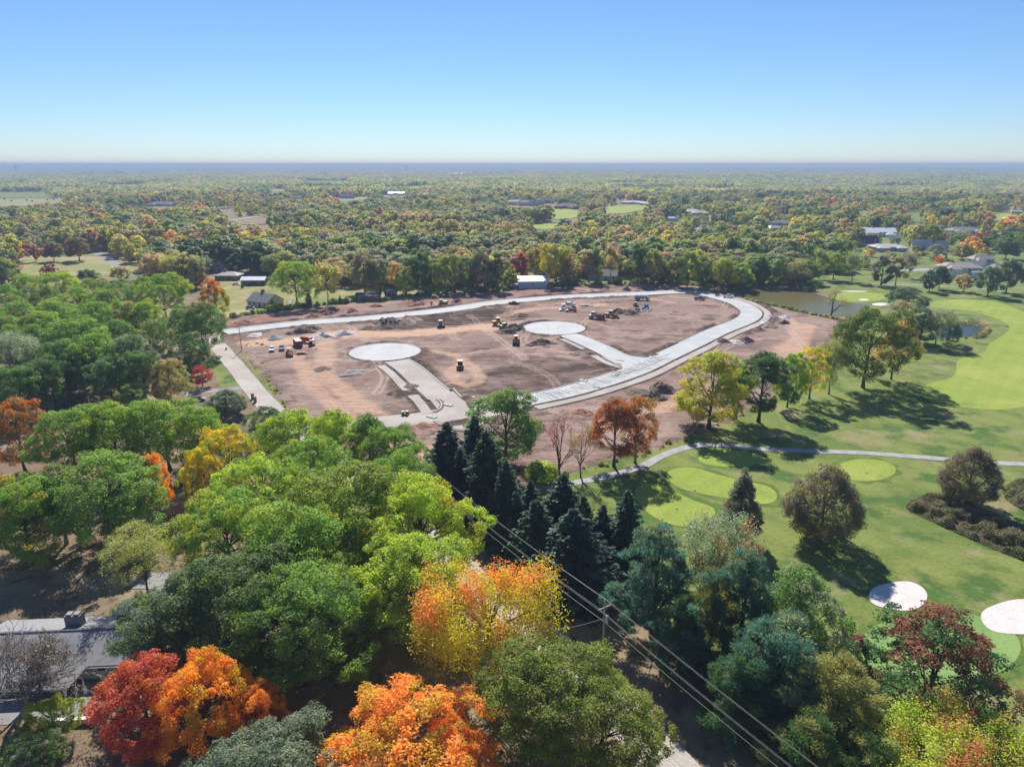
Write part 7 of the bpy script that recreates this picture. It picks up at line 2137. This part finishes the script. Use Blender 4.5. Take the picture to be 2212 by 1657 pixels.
def skid_steer(label, px, py, rz, m=None):
    m = m or M_REDP
    root = veh('skid_steer', label, 'loader', px, py, rz)
    for x in (-0.6, 0.6):
        for s in (-1, 1): wheel(root, x, s * 0.75, 0.42, 0.32, m)
    MB().prism([(-1.3, 0.35), (0.9, 0.35), (0.9, 1.0), (-0.4, 1.5), (-1.35, 1.5)], -0.55, 0.55).build('body', m, root, bevel=0.05)
    cab(root, -0.1, 0, 0.9, 1.1, 1.0, 1.2, M_BLACK)
    for s in (-1, 1): MB().tube((-1.2, s * 0.72, 1.5), (1.2, s * 0.72, 1.1), 0.09, n=6).tube((1.2, s * 0.72, 1.1), (1.6, s * 0.72, 0.4), 0.08, n=6).build('lift_arm', m, root)
    MB().prism([(1.5, 0.15), (2.3, 0.08), (1.75, 0.3), (1.65, 0.75), (1.5, 0.75)], -0.9, 0.9).build('bucket', M_STEEL, root)

def container(label, px, py, rz):
    root = veh('shipping_container', label, 'container', px, py, rz)
    m = plain('brick_red_paint', (0.20, 0.045, 0.035), 0.6, 0.3)
    MB().box(0, 0, 1.35, 6.1, 2.44, 2.5).build('body', m, root)
    for s in (-1, 1):
        mb = MB()
        for k in range(20): mb.box(-2.9 + k * 0.305, s * 1.235, 1.35, 0.15, 0.05, 2.2)
        mb.build('side_ribs', m, root)
    MB().box(0, 0, 2.62, 6.12, 2.46, 0.07).build('roof', plain('faded_roof_paint', (0.46, 0.35, 0.32), 0.6, 0.2), root)
    for s in (-0.6, 0.6):
        d = MB().box(-3.09, s, 1.35, 0.06, 1.15, 2.35).build('door', m, root); MB().tube((-3.15, s + 0.25, 0.3), (-3.15, s + 0.25, 2.4), 0.03, n=5).build('lock_bar', M_RIM, d)

# -- parked and working, as the photograph shows them
pickup('white pickup parked left of the dark pickup by the red container', 588, 760.5, -75, (0.70, 0.70, 0.68))
pickup('dark grey pickup parked between white pickup and red container', 609, 758, -72, (0.055, 0.06, 0.07))
container('brick red shipping container with a faded roof beside the parked pickups', 644, 750, 118)
backhoe('orange backhoe tractor with a canopy before the red container', 626, 771, -68)
p = P(664, 742)
root = thing('tipper_truck', 'red tipper truck parked behind the red container', 'truck', (p.x, p.y, 0.45), R(-14))
for x in (-1.6, 1.9):
    for s in (-1, 1): wheel(root, x, s * 0.9, 0.42, 0.3)
MB().prism([(1.0, 0.6), (3.1, 0.55), (3.1, 1.2), (2.3, 1.35), (1.0, 1.35)], -0.95, 0.95).build('hood', M_REDP, root, bevel=0.05)
MB().prism([(0.7, 1.3), (2.3, 1.3), (1.8, 2.1), (0.7, 2.1)], -0.9, 0.9).build('cab', M_REDP, root, bevel=0.05)
MB().box(-1.2, 0, 0.75, 3.9, 0.8, 0.25).build('chassis', M_BLACK, root)
mb = MB()
for s in (-1, 1): mb.box(-1.3, s * 1.02, 1.45, 3.8, 0.07, 1.0)
mb.box(-3.2, 0, 1.45, 0.07, 2.1, 1.0).box(0.58, 0, 1.45, 0.07, 2.1, 1.0).box(-1.3, 0, 1.0, 3.8, 2.05, 0.08).build('tipper_body', M_REDP, root)
skid_steer('small bright red skid steer with attachment near the red tipper', 673, 749, -55)
flat_trailer('dark low trailer left lying before the red container', 651, 767, 178, 3.4, M_BLACK)
excavator('yellow excavator with raised boom beside the long straight road', 957, 661, 172)
dozer('yellow bulldozer grading the furrowed soil', 952, 709, -80)
wheel_loader('yellow wheel loader at the dark heap, the farther of two', 1077, 704, 20, load=True)
wheel_loader('yellow wheel loader in front of the other, facing the camera side', 1089, 716, -65)
wheel_loader('yellow wheel loader driving alone below the middle turning circle', 1115, 745, -92)
roller('yellow and black road roller on the open soil between the stems', 994, 799, 92)
roller('small yellow double roller machine at the junction, right one', 880, 900, 80, 0.42)
roller('small yellow roller machine at the junction, left one', 871, 900, 95, 0.40)
pickup('black pickup beside the long straight road near its middle', 1110, 660, 6, (0.03, 0.032, 0.037))
pickup('white service truck with tool boxes and small crane, towing a flat trailer', 1228, 665, 176, (0.70, 0.71, 0.72), service=True, crane=True, name='service_truck').scale = (1.25, 1.25, 1.3)
flat_trailer('flat trailer behind the white service truck', 1264, 663.5, 184, 6.0)
sedan('white car parked beside the red pickup', 1217, 673.5, 196, (0.66, 0.66, 0.65))
pickup('dark red pickup parked beside the white car', 1233, 676, 192, (0.30, 0.025, 0.03))
tank_truck('grey tank truck standing near the far bend', 1386, 650.5, -4)
dump_truck('articulated dump truck with rusty orange body full of soil', 1291, 691, 155)
wheel_loader('loader with cream cab standing behind the dump truck', 1320, 688, -20)
pickup('black pickup standing alone near the eastern bend', 1511, 650, -14, (0.028, 0.03, 0.04))
pickup('white pickup towing a small trailer on the far bend', 1573, 645.5, -18, (0.74, 0.74, 0.73), z=0.32)
flat_trailer('small box trailer behind the white pickup on the bend', 1549, 641.5, -18, 2.4, plain('grey_brown_boards', (0.16, 0.13, 0.11), 0.8), True)
pickup('white pickup parked at the dark shed under the trees', 747, 653, 2, (0.66, 0.67, 0.68), group='cars parked by the houses', z=0.05)
sedan('dark car parked on the drive of the grey roofed house', 541, 668, 20, (0.05, 0.055, 0.06), 'cars parked by the houses', 0.08)
sedan('dark blue car in the shade beside the round bush', 428, 866, 10, (0.02, 0.025, 0.05), 'cars parked by the houses', 0.05)
sedan('white car parked at the bungalow behind the trees', 510, 616, 8, (0.66, 0.67, 0.68), 'cars parked by the houses', 0.05)
# concrete mixing plant: small blue and white machines on skids
p = P(1393, 668)
root = thing('grout_plant', 'blue and white mixing machine with hoses inside the road loop', 'machine', (p.x, p.y, 0.45), R(20))
BL = plain('blue_machine_paint', (0.04, 0.10, 0.28), 0.5, 0.25)
MB().box(0, 0, 0.35, 3.6, 1.8, 0.25).build('skid', M_BLACK, root)
MB().tube((-1.3, 0, 0.5), (-1.3, 0, 2.9), 0.62, 0.62, 14).build('silo', M_WHP, root); MB().tube((-1.3, 0, 2.9), (-1.3, 0, 3.3), 0.62, 0.1, 14).build('silo_lid', M_WHP, root)
MB().prism([(0, 0.5), (1.7, 0.5), (1.7, 1.7), (1.1, 2.0), (0, 2.0)], -0.8, 0.8).build('engine_cover', BL, root, bevel=0.06)
MB().tube((-0.6, 0.9, 1.2), (0.3, 1.6, 0.3), 0.12, n=6).tube((0.3, 1.6, 0.3), (1.6, 1.7, 0.2), 0.12, n=6).build('hose', M_WHP, root)
rg_ = random.Random(2)
for k in range(7):
    p = P(1386 + k * 3.6, 670 + (k * 5 % 7))
    o = MB().box(0, 0, 0.35, 1.1, 0.8, 0.7, rz=k, taper=(0.8, 0.75)).box(0.1, 0.05, 0.8, 0.7, 0.5, 0.35, rz=k * 2.0).build('bulk_bag', M_WHP, bevel=0.12, loc=(p.x, p.y, 0.43))
    tag(o, 'white bulk bag lying beside the blue and white mixing machine', 'bag', 'white bags by the mixing machine')
skid_steer('small white and green loader left of the mixing machine', 1373, 664, -70, paint('pale_green_paint', (0.30, 0.38, 0.34)))
flat_trailer('small tan box trailer in front of the mixing machine', 1377, 675, 170, 2.6, plain('tan_boards', (0.42, 0.27, 0.16), 0.7), True)

# ------------------------------------------------------------------ power line, sign, small things
M_POLE = plain('weathered_pole_wood', (0.36, 0.31, 0.26), 0.9, 0.3, 2)
M_WIRE = plain('aluminium_wire', (0.22, 0.21, 0.20), 0.4, 0.1)
M_INS = plain('porcelain', (0.42, 0.42, 0.42), 0.3)
def utility_pole(label, p, ang, h=11.0, transformer=False):
    root = thing('utility_pole', label, 'utility pole', (p.x, p.y, 0), ang)
    MB().tube((0, 0, -0.2), (0, 0, h), 0.17, 0.11, 12).build('pole', M_POLE, root, smooth=True)
    ca = MB().box(0, 0, h - 1.1, 0.12, 2.5, 0.14).build('crossarm', M_POLE, root)
    MB().tube((0.02, 0, h - 1.9), (0.02, 0.6, h - 1.15), 0.03, n=5).tube((0.02, 0, h - 1.9), (0.02, -0.6, h - 1.15), 0.03, n=5).build('brace', M_POLE, root)
    for y, z in ((-1.15, h - 1.02), (1.15, h - 1.02), (0, h)): MB().tube((0, y, z), (0, y, z + 0.25), 0.06, 0.04, 8).build('insulator', M_INS, root)
    if transformer:
        t = MB().tube((0.42, 0.05, h - 3.3), (0.42, 0.05, h - 2.3), 0.28, 0.28, 14).build('transformer', plain('transformer_grey', (0.42, 0.44, 0.48), 0.4), root)
        MB().tube((0.42, 0.05, h - 2.3), (0.42, 0.05, h - 2.18), 0.28, 0.12, 14).build('transformer_lid', M_INS, t)
        MB().tube((0.52, 0.1, h - 2.25), (0.6, 0.15, h - 1.85), 0.05, n=6).build('bushing', M_INS, t)
        MB().box(0.1, 0, h - 2.7, 0.3, 0.12, 0.1).build('bracket', M_STEEL, root)
    return root
PH = 11.0
pR = P(1307, 1297.4, PH); pR.z = 0
pL = P(522, 757.5); pL.z = 0
dirv = (pR - pL); dirv.z = 0; span = dirv.length; dirv.normalize()
ang = math.atan2(dirv.y, dirv.x)
pM = pL.lerp(pR, 0.40); pN = pL.lerp(pR, 0.72)
pE = pR + dirv * 70
utility_pole('wooden utility pole with transformer standing above the pale road at the bottom', pR, ang, PH, True)
utility_pole('wooden utility pole beside the pale road near the orange barrel', pL, ang, 10.2)
utility_pole('utility pole hidden among the near oaks', pN, ang, PH)
nrmv = Vector((-dirv.y, dirv.x, 0))
def wires():
    stops = [(pL, 10.2), (pN, PH), (pR, PH), (pE, PH)]
    for k, (y, dz, r, lb) in enumerate([(-1.15, -0.78, 0.018, 'power wire on the left crossarm end'), (1.15, -0.78, 0.018, 'power wire on the right crossarm end'), (0.0, 0.25, 0.018, 'power wire on the pole top'), (0.14, -3.6, 0.026, 'thick lower cable of the power line'), (-0.16, -2.05, 0.020, 'neutral wire below the crossarm')]):
        pts = []
        for (a, ha), (b, hb) in zip(stops[:-1], stops[1:]):
            L = (b - a).length
            for j in range(25):
                t = j / 24
                q = a.lerp(b, t) + nrmv * y
                q.z = ha + dz + (hb - ha) * t - 4 * (0.00016 * L * L + 0.15) * t * (1 - t)
                if not pts or (q - pts[-1]).length > 1e-3: pts.append(q)
        o = MB().path(pts, r, 5).build('power_wire', M_WIRE)
        tag(o, lb, 'wire', 'wires of the power line')
    a = Vector((pR.x, pR.y, PH - 2.9)); b = P(1190, 1362, 7.4)
    pts = [a.lerp(b, t / 12) - Vector((0, 0, 1.0 * (t / 12) * (1 - t / 12))) for t in range(13)]
    tag(MB().path(pts, 0.045, 5).build('service_cable', M_WIRE), 'twisted service cable running left from the pole into the feathery maple', 'wire')
wires()

# road sign seen from the shaded side
p = P(1387, 1552)
root = thing('road_sign', 'white rectangular road sign on a thin post beside the bottom road', 'sign', (p.x, p.y, 0), R(-8))
MB().box(0, 0, 1.35, 0.07, 0.05, 2.9).build('post', M_STEEL, root)
MB().box(0, -0.05, 2.55, 0.62, 0.02, 0.78).build('plate', plain('sign_white', (0.70, 0.70, 0.74), 0.4, 0.06), root, bevel=0.004)
MB().box(0, -0.066, 2.90, 0.54, 0.006, 0.02).box(0, -0.066, 2.20, 0.54, 0.006, 0.02).box(-0.27, -0.066, 2.55, 0.02, 0.006, 0.7).box(0.27, -0.066, 2.55, 0.02, 0.006, 0.7).build('border_line', M_BLACK, root)
# orange barrel where the old road is closed
p = P(489, 756)
root = thing('traffic_barrel', 'orange traffic barrel at the closed end of the pale road', 'barrel', (p.x, p.y, 0.1))
MB().tube((0, 0, 0), (0, 0, 1.05), 0.33, 0.26, 14).build('drum', plain('safety_orange', (0.75, 0.14, 0.02), 0.5), root); MB().tube((0, 0, 0), (0, 0, 0.1), 0.45, 0.45, 14).build('base', M_BLACK, root)
MB().tube((0, 0, 0.55), (0, 0, 0.72), 0.305, 0.29, 14).build('band', M_WHP, root)
for x, y, lb in ((546, 862, 'brown brick gate pillar at the driveway, upper one'), (551.5, 869, 'brown brick gate pillar at the driveway, lower one')):
    p = P(x, y); root = thing('brick_mailbox', lb, 'mailbox', (p.x, p.y, 0), R(40))
    MB().box(0, 0, 0.8, 0.75, 0.75, 1.6).build('pillar', WL['brick'], root); MB().box(0, 0, 1.66, 0.9, 0.9, 0.12).build('cap', plain('cap_dark', (0.12, 0.09, 0.08), 0.9), root); MB().box(0.39, 0, 1.2, 0.05, 0.3, 0.3).build('letter_box', M_BLACK, root)
# white gazebo tent and patio by the grey house
p = P(627, 662); root = thing('gazebo', 'white topped garden gazebo left of the two-trunked tree', 'gazebo', (p.x, p.y, 0), R(10))
for sx in (-1.4, 1.4):
    for sy in (-1.4, 1.4): MB().box(sx, sy, 1.1, 0.1, 0.1, 2.2).build('post', M_BLACK, root)
MB().box(0, 0, 2.6, 3.3, 3.3, 0.8, taper=(0.05, 0.05)).build('canopy', M_WHP, root)
# precast inlets at the kerbs
for x, y, lb in ((968, 879, 'pale concrete inlet slab on the left kerb of the gravel stem'), (1016, 862, 'pale concrete inlet slab right of the gravel stem'), (933, 905, 'round concrete slab left of the junction'), (1340, 782, 'concrete inlet slab at the junction of the concrete stem'),
                 (1292, 840, 'concrete inlet slab below the dowelled road'), (1260, 826, 'concrete inlet slab above the dowelled road'), (1205, 661, 'concrete inlet slab by the long road near the white truck')):
    p = P(x, y); root = thing('kerb_inlet', lb, 'slab', (p.x, p.y, 0.5), R(-35))
    MB().box(0, 0, 0.12, 3.0, 1.6, 0.34).build('slab', M_KERB, root, bevel=0.05); MB().tube((0.2, 0, 0.28), (0.2, 0, 0.33), 0.35, n=14).build('manhole_cover', M_STEEL, root)
for i, (x, y) in enumerate(((1430, 1122), (1462, 1100), (1562, 1000), (1872, 1022), (1500, 1060))):
    p = P(x, y); o = MB().tube((0, 0, 0), (0, 0, 0.28), 0.22, 0.16, 10).tube((0, 0, 0.28), (0, 0, 0.36), 0.12, 0.02, 8).build('tee_marker', M_WHP, loc=(p.x, p.y, 0.09)); tag(o, 'white tee marker on the ' + ('lower left tee box, near one', 'lower left tee box, far one', 'upper tee box', 'right hand tee box', 'middle tee box')[i], 'marker', 'tee markers')
for i, (x, y) in enumerate(((10, 432), (25, 437), (58, 435), (70, 437), (103, 434), (116, 433))):
    p = PG(x, y); o = MB().tube((-0.9, 0, 1.0), (0.9, 0, 1.0), 1.0, n=14).tube((-0.92, 0, 1.0), (0.92, 0, 1.0), 0.5, n=10).build('hay_bale', plain('hay', (0.10, 0.085, 0.05), 0.95, 0.3), loc=(p.x, p.y, p.z + 0.6)); o.scale = (1.5, 1.5, 1.5)
    tag(o, 'dark hay bale on the far left field', 'hay bale', 'hay bales on the far field')

# ------------------------------------------------------------------ haze
m = bpy.data.materials.new('haze_air'); m.use_nodes = True
nt = m.node_tree; nt.nodes.remove(nt.nodes['Principled BSDF'])
pv = nt.nodes.new('ShaderNodeVolumePrincipled')
pv.inputs['Color'].default_value = (0.50, 0.63, 0.86, 1)
pv.inputs['Density'].default_value = HAZE_DENSITY if 'HAZE_DENSITY' in globals() else 0.00019
pv.inputs['Anisotropy'].default_value = 0.0
nt.links.new(pv.outputs[0], nt.nodes['Material Output'].inputs['Volume'])
o = MB().box(0, 0, 29, 34000, 34000, 116).build('haze', m)
tag(o, 'thin blue haze over the far woods', 'haze', kind='stuff')

# ------------------------------------------------------------------ labels: alike things are told apart by their place in the row
ORD = ['first', 'second', 'third', 'fourth', 'fifth', 'sixth', 'seventh', 'eighth', 'ninth', 'tenth', 'eleventh', 'twelfth', 'thirteenth', 'fourteenth', 'fifteenth', 'sixteenth', 'seventeenth', 'eighteenth', 'nineteenth']
def ordinal(i):
    if i < 19: return ORD[i]
    t, u = (i + 1) // 10, (i + 1) % 10
    tens = {2: ('twentieth', 'twenty'), 3: ('thirtieth', 'thirty'), 4: ('fortieth', 'forty'), 5: ('fiftieth', 'fifty')}[min(t, 5)]
    return tens[0] if u == 0 else tens[1] + '-' + ORD[u - 1]
same = {}
for o in COL.objects:
    if o.get('label') and o.parent is None: same.setdefault(o['label'], []).append(o)
for lb, os_ in same.items():
    if len(os_) < 2: continue
    os_.sort(key=lambda o: o.location.x / max(1.0, o.location.y))
    for i, o in enumerate(os_):
        o['label'] = lb.replace(', one of many alike', '') + (', ' if len(lb.split()) < 14 else ' ') + ordinal(i) + ' from left'
